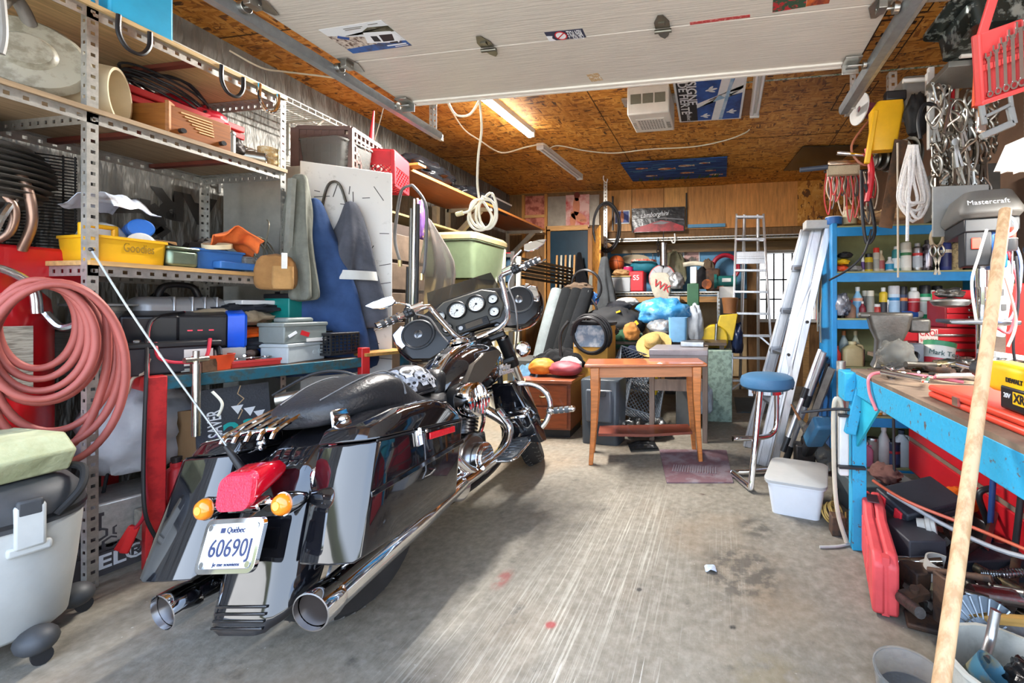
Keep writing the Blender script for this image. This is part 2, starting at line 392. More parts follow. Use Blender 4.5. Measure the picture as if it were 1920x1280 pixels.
def concrete():
 m=bpy.data.materials.new('worn concrete');m.use_nodes=True;nt=m.node_tree;N=nt.nodes;L=nt.links;b=N['Principled BSDF']
 tc=N.new('ShaderNodeTexCoord')
 def nz(sc,det=6,M=None,ro=.6):
  q=N.new('ShaderNodeTexNoise');q.inputs['Scale'].default_value=sc;q.inputs['Detail'].default_value=det;q.inputs['Roughness'].default_value=ro
  if M:
   mp=N.new('ShaderNodeMapping');mp.inputs['Rotation'].default_value=(0,0,R(M[0]));mp.inputs['Scale'].default_value=M[1]
   L.new(tc.outputs['Object'],mp.inputs[0]);L.new(mp.outputs[0],q.inputs[0])
  else:L.new(tc.outputs['Object'],q.inputs[0])
  return q.outputs[0]
 def ramp(src,stops):
  r=N.new('ShaderNodeValToRGB');L.new(src,r.inputs[0]);e=r.color_ramp.elements
  e[0].position,e[1].position=stops[0][0],stops[-1][0]
  e[0].color=(*stops[0][1],1)if hasattr(stops[0][1],'__len__')else(stops[0][1],)*3+(1,)
  e[1].color=(*stops[-1][1],1)if hasattr(stops[-1][1],'__len__')else(stops[-1][1],)*3+(1,)
  for p,c in stops[1:-1]:
   q=e.new(p);q.color=(*c,1)if hasattr(c,'__len__')else(c,c,c,1)
  return r.outputs[0]
 def mix(f,a,c,mode='MIX'):
  q=N.new('ShaderNodeMixRGB');q.blend_type=mode
  if hasattr(f,'is_linked')or not isinstance(f,float):L.new(f,q.inputs[0])
  else:q.inputs[0].default_value=f
  for i,s in((1,a),(2,c)):
   if isinstance(s,tuple):q.inputs[i].default_value=(*s,1)
   else:L.new(s,q.inputs[i])
  return q.outputs[0]
 def mul(a,c):
  q=N.new('ShaderNodeMath');q.operation='MULTIPLY';L.new(a,q.inputs[0])
  if isinstance(c,float):q.inputs[1].default_value=c
  else:L.new(c,q.inputs[1])
  return q.outputs[0]
 base=ramp(nz(1.3),[(.3,h('665e52')),(.5,h('7d7566')),(.7,h('8d8678'))])
 base=mix(.55,base,ramp(nz(26),[(.25,h('4c4841')),(.5,h('787369')),(.75,h('98938a'))]))
 base=mix(ramp(nz(.8,3),[(.5,0.),(.68,.45)]),base,h('8d7355'))
 base=mix(ramp(nz(5.5,7,None,.7),[(.60,0.),(.70,.6)]),base,h('3c3936'))
 base=mix(ramp(nz(75,3),[(.70,0.),(.76,.7)]),base,h('c9c7c0'))
 def band(cx,cy,rz,wx,wy):
  mp=N.new('ShaderNodeMapping');mp.vector_type='TEXTURE';mp.inputs['Location'].default_value=(cx,cy,0);mp.inputs['Rotation'].default_value=(0,0,R(rz));mp.inputs['Scale'].default_value=(wx,wy,1)
  L.new(tc.outputs['Object'],mp.inputs[0])
  g=N.new('ShaderNodeTexGradient');g.gradient_type='QUADRATIC_SPHERE';L.new(mp.outputs[0],g.inputs[0])
  return ramp(g.outputs['Fac'],[(0.,0.),(.35,1.)])
 for(cx,cy,rz,wx,wy,k)in((-.54,1.95,-3.5,.46,1.35,1.),(-.30,1.75,-5,.2,.75,.55),(.02,2.0,2,.22,.6,.45),(-.85,1.35,-4,.35,.6,.8)):
  lines=mul(ramp(nz(1,4,(-rz,(95,1.1,1)),.75),[(.52,0.),(.60,.6)]),ramp(nz(5,4),[(.3,.25),(.6,1.)]))
  base=mix(mul(mul(lines,band(cx,cy,rz,wx,wy)),k),base,h('bdb9ac'))
 lines=mul(ramp(nz(1,3,(62,(120,2.2,1)),.7),[(.60,0.),(.65,.7)]),ramp(nz(3,2),[(.45,0.),(.6,1.)]))
 base=mix(mul(lines,band(-.3,1.15,0,.9,.55)),base,h('cfccc4'))
 for(cx,cy,w,wy,c,k)in((.1,1.95,.3,.35,'2b2927',.65),(.2,2.35,.16,.2,'2b2927',.6),(-.62,1.5,.035,.03,'8e2026',.9),(-.93,1.72,.05,.1,'8e2026',.55),(.05,1.6,.02,.02,'1a1817',.9),(-.33,1.75,.02,.02,'1a1817',.9),(-.1,2.72,.03,.025,'3a1d1a',.9),(.16,1.35,.2,.25,'7a6c4a',.4)):
  base=mix(mul(mul(band(cx,cy,0,w,wy),ramp(nz(14,5),[(.4,0.),(.55,1.)])),k),base,h(c))
 L.new(base,b.inputs['Base Color'])
 L.new(ramp(nz(7),[(.3,.5),(.7,.75)]),b.inputs['Roughness'])
 bp=N.new('ShaderNodeBump');bp.inputs['Strength'].default_value=.25;bp.inputs['Distance'].default_value=.01;L.new(nz(40),bp.inputs['Height']);L.new(bp.outputs[0],b.inputs['Normal'])
 return m
struct('floor',MB().box(((XL+XR)/2,(YB+YF)/2,-.05),(XR-XL+.2,YB-YF+.2,.1)),concrete())
struct('ceiling',MB().box(((XL+XR)/2,(YB+YF)/2,ZC+.05),(XR-XL+.2,YB-YF+.2,.1)),OSB)
FOIL=mat('foil insulation wrap',h('75746f'),.5,.25,var=.3,scale=3,bump=1.,bs=3,stretch=(1,2.6,.7),bd=.09)
struct('wall_left',MB().box((XL-.05,(YB+YF)/2,ZC/2),(.1,YB-YF,ZC+.2)),FOIL)
struct('wall_right',MB().box((XR+.05,(YB+YF)/2,ZC/2),(.1,YB-YF,ZC+.2)),mat('grubby brown board',h('7b6250'),.7,var=.25,scale=2.5,bump=.1))
PINE=wood('b98243',(14,14,1.2));PINE2=wood('c4955c',(1.2,14,14));PLY=wood('c98a48',(9,9,1.),coat=.1)
wz0,wz1=1.02,2.02
WX0,WX1=.62,1.42
b=MB()
for x0,x1,z0,z1 in((XL-.1,WX0,-.1,ZC+.1),(WX1,XR+.1,-.1,ZC+.1),(WX0,WX1,0,wz0),(WX0,WX1,wz1,ZC)):
 b.box(((x0+x1)/2,YB+.06,(z0+z1)/2),(x1-x0,.1,z1-z0))
struct('wall_back',b,mat('old brown board',h('7a5a38'),.75,var=.3,scale=5,stretch=(6,6,1)))
w=MB()
for x0,x1,z0,z1 in((WX0-.05,WX1+.05,wz1,wz1+.05),(WX0-.05,WX1+.05,wz0-.05,wz0),(WX0-.05,WX0,wz0,wz1),(WX1,WX1+.05,wz0,wz1)):
 w.box(((x0+x1)/2,YB+.02,(z0+z1)/2),(x1-x0,.12,z1-z0))
wf=w.build('window_1',WHITE);wf['kind']='structure'
bars=MB()
for x in(.72,.83,.97,1.1,1.24):bars.box((x,YB+.03,(wz0+wz1)/2),(.022,.022,wz1-wz0))
for z in(1.32,1.62):bars.box(((WX0+WX1)/2,YB+.03,z),(WX1-WX0,.022,.022))
bars.build('security_bars',BLKP,wf)
MB().box(((WX0+WX1)/2,YB+.07,(wz0+wz1)/2),(WX1-WX0,.005,wz1-wz0)).build('window_pane',mat('glowing window glass',(.9,.95,1.),.4,var=.06,scale=5,emit=.9),wf)  # opaque pane glows by itself in place of daylight from outside
def panel(n,x0,x1,z0,z1,m,y=YB,t=.02,kind='structure',par=None):
 o=MB().box(((x0+x1)/2,y-t/2,(z0+z1)/2),(x1-x0,t,z1-z0)).build(n,m,par)
 if kind:o['kind']=kind
 return o
def bx(px,y=YB):return AY(px,400,y).x
def bz(py,px=1200,y=YB):return AY(px,py,y).z
zt,zb=ZC,bz(433)
for i,(a,c)in enumerate(((1138,1185),(1185,1245),(1245,1290),(1290,1360))):
 panel('trim_%d'%(i+1),bx(a)+.004,bx(c)-.004,zb,zt-.01,wood(('c08a4c','bb8244','c4904e','b98042')[i],(9,9,1.1)))
panel('trim_5',bx(1360),bx(1495),zb,zt,PLY)
panel('trim_6',bx(1495),XR-.01,zb,zt,OSB)
panel('trim_7',bx(980),bx(1130),bz(364,1000),ZC,PINE2,t=.04)
panel('trim_8',bx(1026),bx(1104),bz(433,1060),bz(424,1060),PINE2,t=.05)
panel('trim_9',bx(1140),bx(1378),bz(468),bz(455),PINE2,t=.05)
BLUE=paint('5b93ba',.6)
panel('trim_10',bx(1135),bx(1400),bz(560),bz(468),BLUE,t=.02)
panel('trim_11',bx(1290),bx(1360),bz(431),bz(425),BLUE,t=.06)
panel('trim_12',bx(1140),bx(1400),bz(700),bz(562),mat('pegboard',h('b89f78'),.7,var=.1),t=.02)
PINK=mat('pink fibreglass insulation',h('c67c68'),.9,scale=10,bump=.9,bs=14,col2=h('8f4a3c'))
panel('trim_13',bx(984),bx(1022),bz(432,1000),bz(368,1000),PINK,t=.02)
panel('trim_14',bx(1026),bx(1124),bz(424,1060),bz(368,1060),mat('foil batt facing',h('9d968a'),.4,.4,var=.2,scale=6,bump=.6,bs=9),t=.02)
for i,px in enumerate((981,1023)):
 panel('trim_%d'%(15+i),bx(px),bx(px+5),0,bz(366,1000),PINE,t=.05)
for i,py in enumerate((404,432)):
 panel('trim_%d'%(17+i),bx(984),bx(1023),bz(py+5,1000),bz(py,1000),PINE2,t=.045)
dr=MB().box(((bx(1034)+bx(1104))/2,YB-.03,bz(434,1065)/2),(bx(1104)-bx(1034),.05,bz(434,1065))).build('door_1',paint('16303f',.35),bev=.004);dr['kind']='structure'
MB().sph((bx(1042),YB-.1,bz(650,1040)),.03).cyl((bx(1042),YB-.1,bz(650,1040)),(bx(1042),YB-.05,bz(650,1040)),.012).build('door_handle',steel('b0a080'),dr)
for i,px in enumerate((1026,1104)):
 panel('trim_%d'%(19+i),bx(px),bx(px+8),0,bz(430,1065),wood('9a6428',(10,10,1)),t=.05)
seam=MB()
for x in(-1.15,1.28):seam.box((x,3.2,ZC-.001),(.008,6.8,.004))
for y in(1.25,2.47,4.91):seam.box(((XL+XR)/2,y,ZC-.001),(XR-XL,.008,.004))
struct('trim_21',seam,mat('board joint',h('4a2f15'),.8))
struct('trim_22',MB().box((1.05,3.69,ZC-.0015),(2.05,.02,.005)),mat('green and silver tape',h('b9b5a6'),.5,scale=30,col2=h('3f6a52')))
INK=mat('black stencil ink',h('2a1c10'),.8)
for i,(x,y)in enumerate(((1.2,2.0),(1.2,2.75),(1.2,3.3),(1.2,4.1),(-2.7,2.1))):
 st=MB()
 for sx in(-.13,.13):st.box((x+sx,y,ZC-.002),(.008,.5,.002))
 for sy in(-.25,-.08,.08,.25):st.box((x,y+sy,ZC-.002),(.26,.008,.002))
 for k in range(5):st.box((x+random.Random(k+i).uniform(-.06,.06),y-.2+.1*k,ZC-.002),(.1,.03,.002))
 struct('trim_%d'%(23+i),st,INK)
def wallpt(px,py,x=XL):p=AX(px,py,x+.004);return p
lg=MB()
for s_,a in(('out',[(180,381),(262,380),(282,384),(292,395),(302,424),(271,442)]),('in',[(180,391),(258,390),(272,393),(280,402),(288,422),(268,436)])):
 P=[wallpt(*q)for q in a]
 for p,q in zip(P,P[1:]):lg.beam(p,q,.055,.002,(1,0,0))
lg.beam(wallpt(313,427),wallpt(295,441),.055,.002,(1,0,0))
PRN=mat('charcoal print',h('3b3a38'),.6)
struct('trim_28',lg,PRN)
p=wallpt(349,387)
t_=text('AR','trim_29',PRN,None,p,(90,180,90),.25,bold=.012);t_['kind']='structure'
t_=text('®','trim_30',PRN,None,wallpt(321,402),(90,180,90),.07);t_['kind']='structure'
struct('driveway',MB().box((-.6,-12.3,-.07),(40,24,.1)),mat('pale driveway asphalt',h('8c8b88'),.85,var=.2,scale=5))
#  the motorcycle (local frame: x right, y forward, z up; origin on the floor under the rear axle)
GLOSS=mat('gloss black paint',(.006,.006,.008),.05,0,var=.3,coat=1.)
GLOSS2=mat('black satin plastic',h('17181a'),.38,var=.15)
DASH=mat('charcoal dash plastic',h('45443f'),.5,var=.06)
LEATHER=mat('black leather',h('26272a'),.38,var=.2,scale=6,bump=.25,bs=90)
REDL=mat('red tail lens',h('d0122a'),.12,trans=.25,var=.12,scale=60,coat=.8,emit=.06)
AMB=mat('amber lens',h('f08a18'),.15,trans=.2,var=.1,scale=40,coat=.7,emit=.08)
REFL=mat('red reflector',h('c91522'),.2,var=.25,scale=90,coat=.6)
GFACE=mat('gauge face',h('e8e8e2'),.4,var=.03)
bike=T('motorcycle','black touring motorcycle with chrome pipes and tall handlebars parked on the concrete','motorcycle',(-1.43,1.44,0),(0,-8,-1.5))
def P(n,mb,m,par=None,**k):return mb.build(n,m,par or bike,**k)
def wheel(c,r,w,rim,ax,name,M=None):
 ax=V(ax).normalized()
 pr=[(r*.70,-w*.36),(r*.82,-w*.48),(r*.93,-w*.5),(r*.985,-w*.34),(r,0),(r*.985,w*.34),(r*.93,w*.5),(r*.82,w*.48),(r*.70,w*.36)]
 ty=P(name+'_tyre',MB(M).lathe(pr,c,ax,48,close=True),RUB)
 tr=MB(M);B=basis(ax)
 for i in range(40):
  a=2*pi*i/40
  for s in(-1,1):
   p=V(c)+B@V((cos(a)*r*.985,sin(a)*r*.985,s*w*.2))
   q=V(c)+B@V((cos(a+.09)*r*.955,sin(a+.09)*r*.955,s*w*.42))
   tr.beam(p,q,.006,.012)
 tr.build('tread',mat('tyre tread dust',h('4d4b47'),.9),ty)
 rm=MB(M).lathe([(r*.72,-w*.38),(r*.72,w*.38),(r*.66,w*.34),(r*.62,0),(r*.66,-w*.34)],c,ax,40,close=True)
 P(name+'_rim',rm,CHROME)
 sp=MB(M)
 for i in range(9):
  a=2*pi*i/9;d=B@V((cos(a),sin(a),0))
  sp.beam(V(c)+d*.04,V(c)+d*r*.66,.028,.014,ax)
 sp.cyl(V(c)-ax*w*.5,V(c)+ax*w*.5,.055,n=20)
 P(name+'_spoked_hub',sp,steel('b9bcc0',.2))
wheel((0,.03,.305),.305,.18,0,(1,0,0),'rear')
prof=[(.42,.64),(.32,.71),(.14,.75),(-.03,.735),(-.145,.675),(-.225,.575),(-.275,.45),(-.32,.31),(-.352,.215),(-.378,.16)]
wid=[.11,.13,.142,.15,.153,.155,.156,.158,.16,.162]
def fender(prof,wid,ctr,drop=.12,t=.006,n=10):
 out=[]
 for(y,z),w in zip(prof,wid):
  d=V((0,y-ctr[0],z-ctr[1])).normalized();r=[]
  for i in range(n+1):
   u=-1+2*i/n;x=w*(1-abs(u)**2.4*.0)*u
   e=abs(u);x=w*min(1,e*1.25 if e<.8 else 1)*(1 if u>0 else-1)
   k=0 if e<.55 else((e-.55)/.45)**1.7*drop
   r.append(V((x,y,z))-d*k)
  inn=[p-d*t if 0<i<n else p-V((t if p.x>0 else-t,0,0))for i,p in enumerate(r)]
  out.append(r+inn[::-1])
 return out
fd=P('rear_fender',MB().loft(fender(prof,wid,(0.03,.32),.14)),GLOSS,ang=50,sub=1)
rb=MB()
for k in range(4):
 z=.195+.018*k;y=-.364-(z-.19)*-.36
 rb.beam((-.10,y,z),(.10,y,z),.008,.006,(0,1,0))
rb.build('fender_rib',GLOSS,fd,bev=.002)
tl=MB();rings=[]
for y,z,w,hh in((-.2,.628,.045,.014),(-.225,.63,.062,.032),(-.27,.62,.07,.047),(-.318,.60,.072,.055)):
 rings.append([V((x,y+zz*.25,z+zz))for x,zz in rrect(2*w,2*hh,min(w,hh)*.75,5)])
light=P('tail_light',MB().loft(rings),REDL,bev=.002)
rg=[]
for y,z,w,hh in((-.31,.603,.07,.054),(-.33,.597,.068,.051)):rg.append([V((x,y+zz*.25,z+zz))for x,zz in rrect(2*w,2*hh,.03,5)])
grid=MB().loft(rg);grid.build('lens_face',mat('red ribbed lens',h('e0304a'),.2,var=.3,scale=120,emit=.08,bump=.6,bs=160),light)
P('light_bracket',MB().box((0,-.29,.545),(.13,.05,.03),(14,0,0)).beam((-.16,-.27,.545),(.16,-.27,.545),.02,.02,(0,0,1)),CHROME,bev=.006)
for s in(-1,1):
 c=V((s*.158,-.30,.545));hs=P('turn_signal',MB().lathe([(.004,.07),(.018,.062),(.03,.03),(.036,0),(.036,-.006),(.03,-.008)],c,(0,-1,0),24)if 0 else MB().lathe([(.004,-.075),(.018,-.062),(.03,-.03),(.037,0),(.037,.008),(.03,.008)],c,(0,-1,.12),24),CHROME)
 MB().lathe([(.001,.006),(.033,.006),(.034,.014),(.028,.024),(.02,.028),(.001,.03)],c,(0,-1,.12),24).build('amber_lens',AMB,hs)
 MB().lathe([(.012,.0285),(.013,.031),(.001,.031)],c,(0,-1,.12),16).build('lens_centre',mat('amber bulb glow',h('ffb04a'),.2,emit=.3),hs)
PM=XF((.018,-.36,.45),(70,0,0),(1.17,1.17,1))
pl=P('licence_plate',MB(PM).prism(rrect(.178,.112,.012),.004),mat('plate white',h('e6e8ea'),.35,var=.03),bev=.001)
fr=MB(PM)
outer,inner=rrect(.196,.130,.02,4),rrect(.172,.106,.01,4)
fr.loft([ring3(outer,-.004),ring3(outer,.009),ring3(inner,.009),ring3(inner,-.004)],close=True)
fr.build('plate_frame',CHROME,pl,bev=.001)
NAVY=mat('navy embossing',h('27335c'),.4)
for s_,x,y,sz,w in(('60690J',0,-.008,.06,.138),('Québec',.006,.036,.021,.06),('Je me souviens',0,-.044,.013,.09)):
 t_=text(s_,'lettering',NAVY,pl,(0,0,0),(0,0,0),sz,.0008,w=w);t_.matrix_local=PM@Matrix.Translation((x,y,.0052))
fl=MB(PM).box((-.038,.036,.0055),(.014,.012,.001)).build('flag_mark',NAVY,pl)
for sx in(-1,1):
 for sy in(-1,1):MB(PM).cyl((sx*.076,sy*.044,.004),(sx*.076,sy*.044,.011),.008,n=10).build('bolt',CHROME,pl)
P('plate_mount',MB(PM).box((-.02,-.0,-.016),(.08,.06,.028)),GLOSS2,bev=.008)
def bag(s):
 def outline(k,lid=False):
  if not lid:return[((-.305 if s>0 else-.345)+k,(.345 if s>0 else .33)+k),(-.198+k,.688),(.285-k,.642),(.185-k,.352+k),(.06,.345+k),(-.15,.343+k)]
  return[(-.2+k,.693),(-.17+k,.738-k),(-.03,.768-k),(.12,.768-k),(.215-k,.745-k),(.292-k,.647)]
 def lay(lid):
  xs=((.175,.014),(.185,.004),(.30,0),(.385,.002),(.405,.012),(.412,.03))if s>0 else((.185,.012),(.2,.003),(.32,0),(.40,0),(.424,.006),(.437,.018),(.442,.034))
  if lid:xs=((.17,.02),(.18,.004),(.30,0),(.375,.004),(.402,.016),(.414,.04))
  return[[V((s*x,y,z))for y,z in outline(k,lid)]for x,k in xs]
 body=P('saddlebag',MB().loft(lay(False)),GLOSS,bev=.016,seg=4,ang=50)
 MB().loft(lay(True)).build('bag_lid',GLOSS,body,bev=.014,seg=4,ang=50)
 MB().beam((s*.414,-.19,.690),(s*.414,.28,.645),.006,.006).build('lid_seam',BLKP,body)
 MB().box((s*.418,-.01,.645),(.012,.03,.06)).box((s*.425,-.01,.668),(.008,.016,.03)).cyl((s*.408,.03,.66),(s*.425,.03,.66),.008,n=10).build('latch',CHROME,body,bev=.003)
 MB().box((s*.418,.12,.628),(.008,.15,.026),(-5,0,0)).build('side_reflector',REFL,body,bev=.003)
 MB().beam((s*.413,-.235,.53),(s*.413,.25,.555),.006,.02).build('crease_line',GLOSS,body,bev=.003)
 return body
bag(1);bag(-1)
for s in(-1,1):
 P('filler_panel',MB().loft([[V((s*x,y,z))for x,y,z in r]for r in([(.16,-.24,.3),(.16,-.13,.64),(.175,-.13,.64),(.175,-.25,.3)],[(.15,.0,.3),(.15,.0,.69),(.17,.0,.69),(.17,.0,.3)])]),GLOSS,bev=.004)
 d=MB()
 d.box((s*.16,-.08,.745),(.012,.075,.10),(0,0,0)).sph((s*.168,-.11,.705),(.02,.02,.02)).sph((s*.168,-.07,.755),(.016,.02,.016)).cyl((s*.15,-.12,.69),(s*.2,-.12,.69),.014,n=14)
 P('docking_plate',d,CHROME,bev=.008)
 P('saddle_rail',MB().tube([(s*.165,-.14,.63),(s*.172,-.21,.6),(s*.174,-.19,.5)],.012),CHROME)
rk=MB()
for i,x in enumerate((-.19,-.135,-.08,-.025,.03)):
 rk.tube([(x,-.225,.735),(x,-.195,.765),(x,-.08,.80),(x+.02,.04,.832)],.0085)
rk.tube([(-.19,.0,.815),(-.15,.05,.836),(.03,.05,.836),(.06,.0,.815)],.010)
rk.tube([(-.19,-.19,.762),(-.08,-.2,.765),(.03,-.19,.762)],.008)
P('luggage_rack',rk,CHROME)
P('rack_mount',MB().cyl((.10,-.05,.79),(.16,.10,.805),.018).cyl((.15,.08,.80),(.175,.13,.808),.024),CHROME)
def seatring(y,w,z0,z1,n=14):
 return[V((cos(a)*w*(1-.06*max(0,sin(a))),y,z0+(z1-z0)*(.5+.5*sin(a))if sin(a)>0 else z0+(z1-z0)*(.5+.5*sin(a))))for a in[2*pi*i/n for i in range(n)]]
def ss(y,w,z0,z1,n=20):
 o=[]
 for i in range(n):
  a=2*pi*i/n;c,s_=cos(a),sin(a)
  o.append(V((w*math.copysign(abs(c)**.6,c),y,(z0+z1)/2+(z1-z0)/2*math.copysign(abs(s_)**.65,s_))))
 return o
seat=P('seat',MB().loft([ss(*q)for q in((-.125,.07,.745,.80),(-.10,.16,.735,.835),(0,.19,.73,.875),(.10,.2,.715,.905),(.19,.2,.69,.905),(.25,.195,.66,.86),(.30,.19,.62,.80),(.38,.185,.60,.755),(.48,.17,.60,.745),(.56,.12,.62,.75),(.66,.07,.65,.75))]),LEATHER,ang=60,sub=1)
st_=MB()
for s in(-1,1):
 st_.tube([(s*.09,-.09,.835),(s*.12,.05,.885),(s*.125,.17,.902),(s*.12,.24,.865)],.003,6)
st_.tube([(-.2,.2,.79),(-.15,.215,.88),(0,.22,.889),(.15,.215,.88),(.2,.2,.79)],.005,6)
st_.build('seam_piping',mat('grey stitching',h('6f7072'),.6),seat)
P('seat_pad_front',MB().loft([ss(*q)for q in((.52,.10,.70,.78),(.56,.10,.70,.86),(.62,.085,.70,.87),(.68,.06,.72,.83))]),LEATHER,ang=60,sub=1)
P('frame_tube',MB().tube([(0,1.12,.9),(0,.9,.72),(0,.5,.62),(0,.2,.6)],.025).tube([(.1,1.12,.82),(.12,1.05,.35),(.13,.85,.22),(.13,.3,.22),(.13,.1,.35)],.018).tube([(-.1,1.12,.82),(-.12,1.05,.35),(-.13,.85,.22),(-.13,.3,.22),(-.13,.1,.35)],.018),GLOSS2)
eng=P('engine',MB().box((0,.68,.36),(.26,.34,.2)).cyl((-.14,.66,.36),(.17,.66,.36),.13,n=28).cyl((.12,.44,.36),(.18,.44,.36),.1,n=24).box((0,.42,.36),(.24,.28,.2)),steel('8f9092',.25),bev=.02)
for y0,tilt in((.575,22),(.80,-22)):
 fn=MB(XF((0,y0,.44),(tilt,0,0)))
 for k in range(9):fn.cyl((0,0,.02+k*.02),(0,0,.03+k*.02),.085,n=20)
 fn.cyl((0,0,0),(0,0,.2),.07,n=16)
 fn.build('finned_cylinder',steel('4a4b4d',.3),eng)
 MB(XF((0,y0,.44),(tilt,0,0))).box((0,0,.225),(.15,.15,.05)).box((0,0,.255),(.12,.12,.03)).build('rocker_cover',CHROME,eng,bev=.012)
 MB(XF((0,y0,.44),(tilt,0,0))).tube([(.1,0,-.04),(.12,.02,.08),(.11,0,.2)],.012).build('pushrod_tube',CHROME,eng)
MB().cyl((.17,.70,.34),(.205,.70,.34),.085,n=28).cyl((.205,.70,.34),(.215,.70,.34),.06,n=24).build('cam_cover',CHROME,eng,bev=.006)
MB().box((.17,.37,.40),(.06,.19,.17),(-30,0,0)).build('side_cover_plate',steel('9a958a',.3),eng,bev=.02)
MB().cyl((.16,.47,.28),(.22,.47,.28),.07,n=24).box((.18,.36,.28),(.05,.16,.1)).build('transmission_cover',CHROME,eng,bev=.012)
ac=P('air_cleaner',MB().lathe([(.09,0),(.098,.02),(.098,.075),(.09,.10),(.07,.112),(.001,.116)],(.135,.66,.665),(1,0,.04),32),CHROME)
rr=MB()
for k in range(5):rr.tube([(.245-.002*abs(k-2),.605+.028*k,.74-.01*abs(k-2)),(.256,.605+.028*k,.665),(.245,.605+.028*k,.59+.01*abs(k-2))],.008,6)
rr.build('air_cleaner_rib',CHROME,ac)
MB().lathe([(.1,0),(.102,.03),(.1,.05),(.09,.05)],(.105,.66,.662),(1,0,.04),28).build('backing_plate',GLOSS2,ac)
P('side_cover',MB().loft([[V((x,y,z))for y,z in((.34,.45),(.36,.62),(.52,.6),(.5,.48))]for x in(.14,.185)]),GLOSS,bev=.015)
for s in(1,-1):
 mf=P('muffler',MB().tube([(s*.225,.45,.30),(s*.24,.25,.29),(s*.265,-.05,.27),(s*.285,-.31,.25)],lambda t:.036+.018*min(1,t*2.2),22,8),CHROME)
 a,b_=V((s*.285,-.31,.25)),V((s*.289,-.36,.2465))
 MB().lathe([(.054,-.02),(.059,0),(.0595,.055),(.0555,.056),(.053,.0),(.02,-.12),(.001,-.12)],a,b_-a,28).build('flared_tip',CHROME,mf)
 MB().lathe([(.0525,.04),(.052,.0),(.05,-.1),(.001,-.1)],a,b_-a,24).build('tip_bore',mat('sooty bore',h('3c3532'),.35,.6),mf)
 MB().lathe([(.042,-.006),(.0465,-.004),(.0465,.02),(.042,.022)],(s*.236,.17,.282),(0,1,.03),24).build('clamp',CHROME,mf)
 if s>0:
  P('head_pipe',MB().tube([(.1,.92,.56),(.2,.97,.44),(.215,.86,.335),(.222,.62,.305),(.225,.44,.30)],.03,16,8),CHROME)
  P('rear_head_pipe',MB().tube([(.09,.47,.56),(.19,.44,.46),(.215,.5,.36),(.222,.56,.31)],.027,14),CHROME)
  P('heat_shield',MB().tube([(.2,.88,.56),(.232,.93,.44),(.24,.84,.345),(.24,.6,.318)],.02,10),CHROME)
 P('muffler_bracket',MB().box((s*.23,-.17,.335),(.05,.05,.05)).sph((s*.25,-.2,.34),.02),CHROME,bev=.006)
for s in(1,-1):
 fbp=[(s*x,y)for x,y in((.20,.74),(.33,.74),(.35,.78),(.34,.97),(.31,1.02),(.22,1.02),(.2,.98))]
 fb=P('floorboard',MB(Matrix.Translation((0,0,.33))@XF(rot=(8,0,0))@Matrix.Translation((0,0,0))).prism([(x,y-.0)for x,y in fbp],.014),CHROME,bev=.005)if 0 else P('floorboard',MB(Matrix.Translation((0,.88,.315))@XF(rot=(10,0,0))).prism([(x,y-.88)for x,y in fbp],.014),CHROME,bev=.005)
 MB(Matrix.Translation((0,.88,.33))@XF(rot=(10,0,0))).prism([(s*x,y-.88)for x,y in((.21,.755),(.325,.755),(.34,.79),(.328,.965),(.30,1.005),(.225,1.005),(.212,.965))],.006).build('rubber_pad',mat('grey rubber pad',h('55595c'),.6),fb)
 rib=MB(Matrix.Translation((0,.88,.337))@XF(rot=(10,0,0)))
 for k in range(7):rib.box((s*.27,-.10+.034*k,0),(.11,.006,.004))
 rib.build('pad_rib',CHROME,fb)
 P('crash_bar',MB().tube([(s*.06,1.02,.66),(s*.18,1.05,.675),(s*.32,1.09,.665),(s*.40,1.12,.60),(s*.415,1.13,.50),(s*.37,1.10,.40),(s*.25,1.05,.33),(s*.1,1.0,.28)],.0175,14,8),CHROME)
 pg=P('highway_peg',MB().cyl((s*.42,1.12,.475),(s*.56,1.13,.475),.019,n=16).sph((s*.418,1.12,.48),.027).sph((s*.562,1.13,.475),.02),CHROME)
 rp_=MB()
 for k in range(3):rp_.cyl((s*(.445+.036*k),1.122,.475),(s*(.468+.036*k),1.124,.475),.021,n=16)
 rp_.build('rubber_sleeve',mat('grey rubber pad',h('55595c'),.6),pg)
 P('lower_fairing',MB().loft([[V((s*x,y,z))for x,y,z in r]for r in([(.10,1.0,.70),(.24,1.02,.69),(.26,1.10,.69),(.12,1.14,.70)],[(.12,.98,.52),(.33,1.0,.5),(.345,1.1,.5),(.14,1.14,.52)],[(.15,.99,.34),(.37,1.04,.30),(.385,1.1,.30),(.18,1.13,.33)])]),GLOSS,bev=.012)
 P('passenger_board',MB().box((s*.3,.93,.52),(.13,.09,.018),(20,0,0)).box((s*.3,.93,.532),(.12,.015,.008),(20,0,0)),CHROME,bev=.004)
P('brake_pedal',MB().tube([(.25,.99,.36),(.25,1.06,.40),(.25,1.10,.43)],.01),CHROME)
P('side_stand',MB().cyl((-.15,.7,.22),(-.36,.78,.052),.014),steel('6e7073'))
P('horn_cover',MB().sph((-.17,.68,.62),(.045,.06,.09)),CHROME)
def tk(y,w,z0,z1):
 n=22;o=[]
 for i in range(n):
  a=2*pi*i/n;c,s_=cos(a),sin(a)
  o.append(V((w*math.copysign(abs(c)**.75,c),y,(z0+z1)/2+(z1-z0)/2*math.copysign(abs(s_)**.8,s_))))
 return o
tank=P('fuel_tank',MB().loft([tk(*q)for q in((.56,.035,.70,.74),(.60,.085,.69,.79),(.68,.145,.675,.875),(.78,.178,.665,.935),(.90,.195,.66,.965),(1.02,.19,.68,.968),(1.10,.16,.71,.945),(1.15,.10,.76,.91),(1.17,.03,.80,.86))]),GLOSS,ang=60,sub=1)
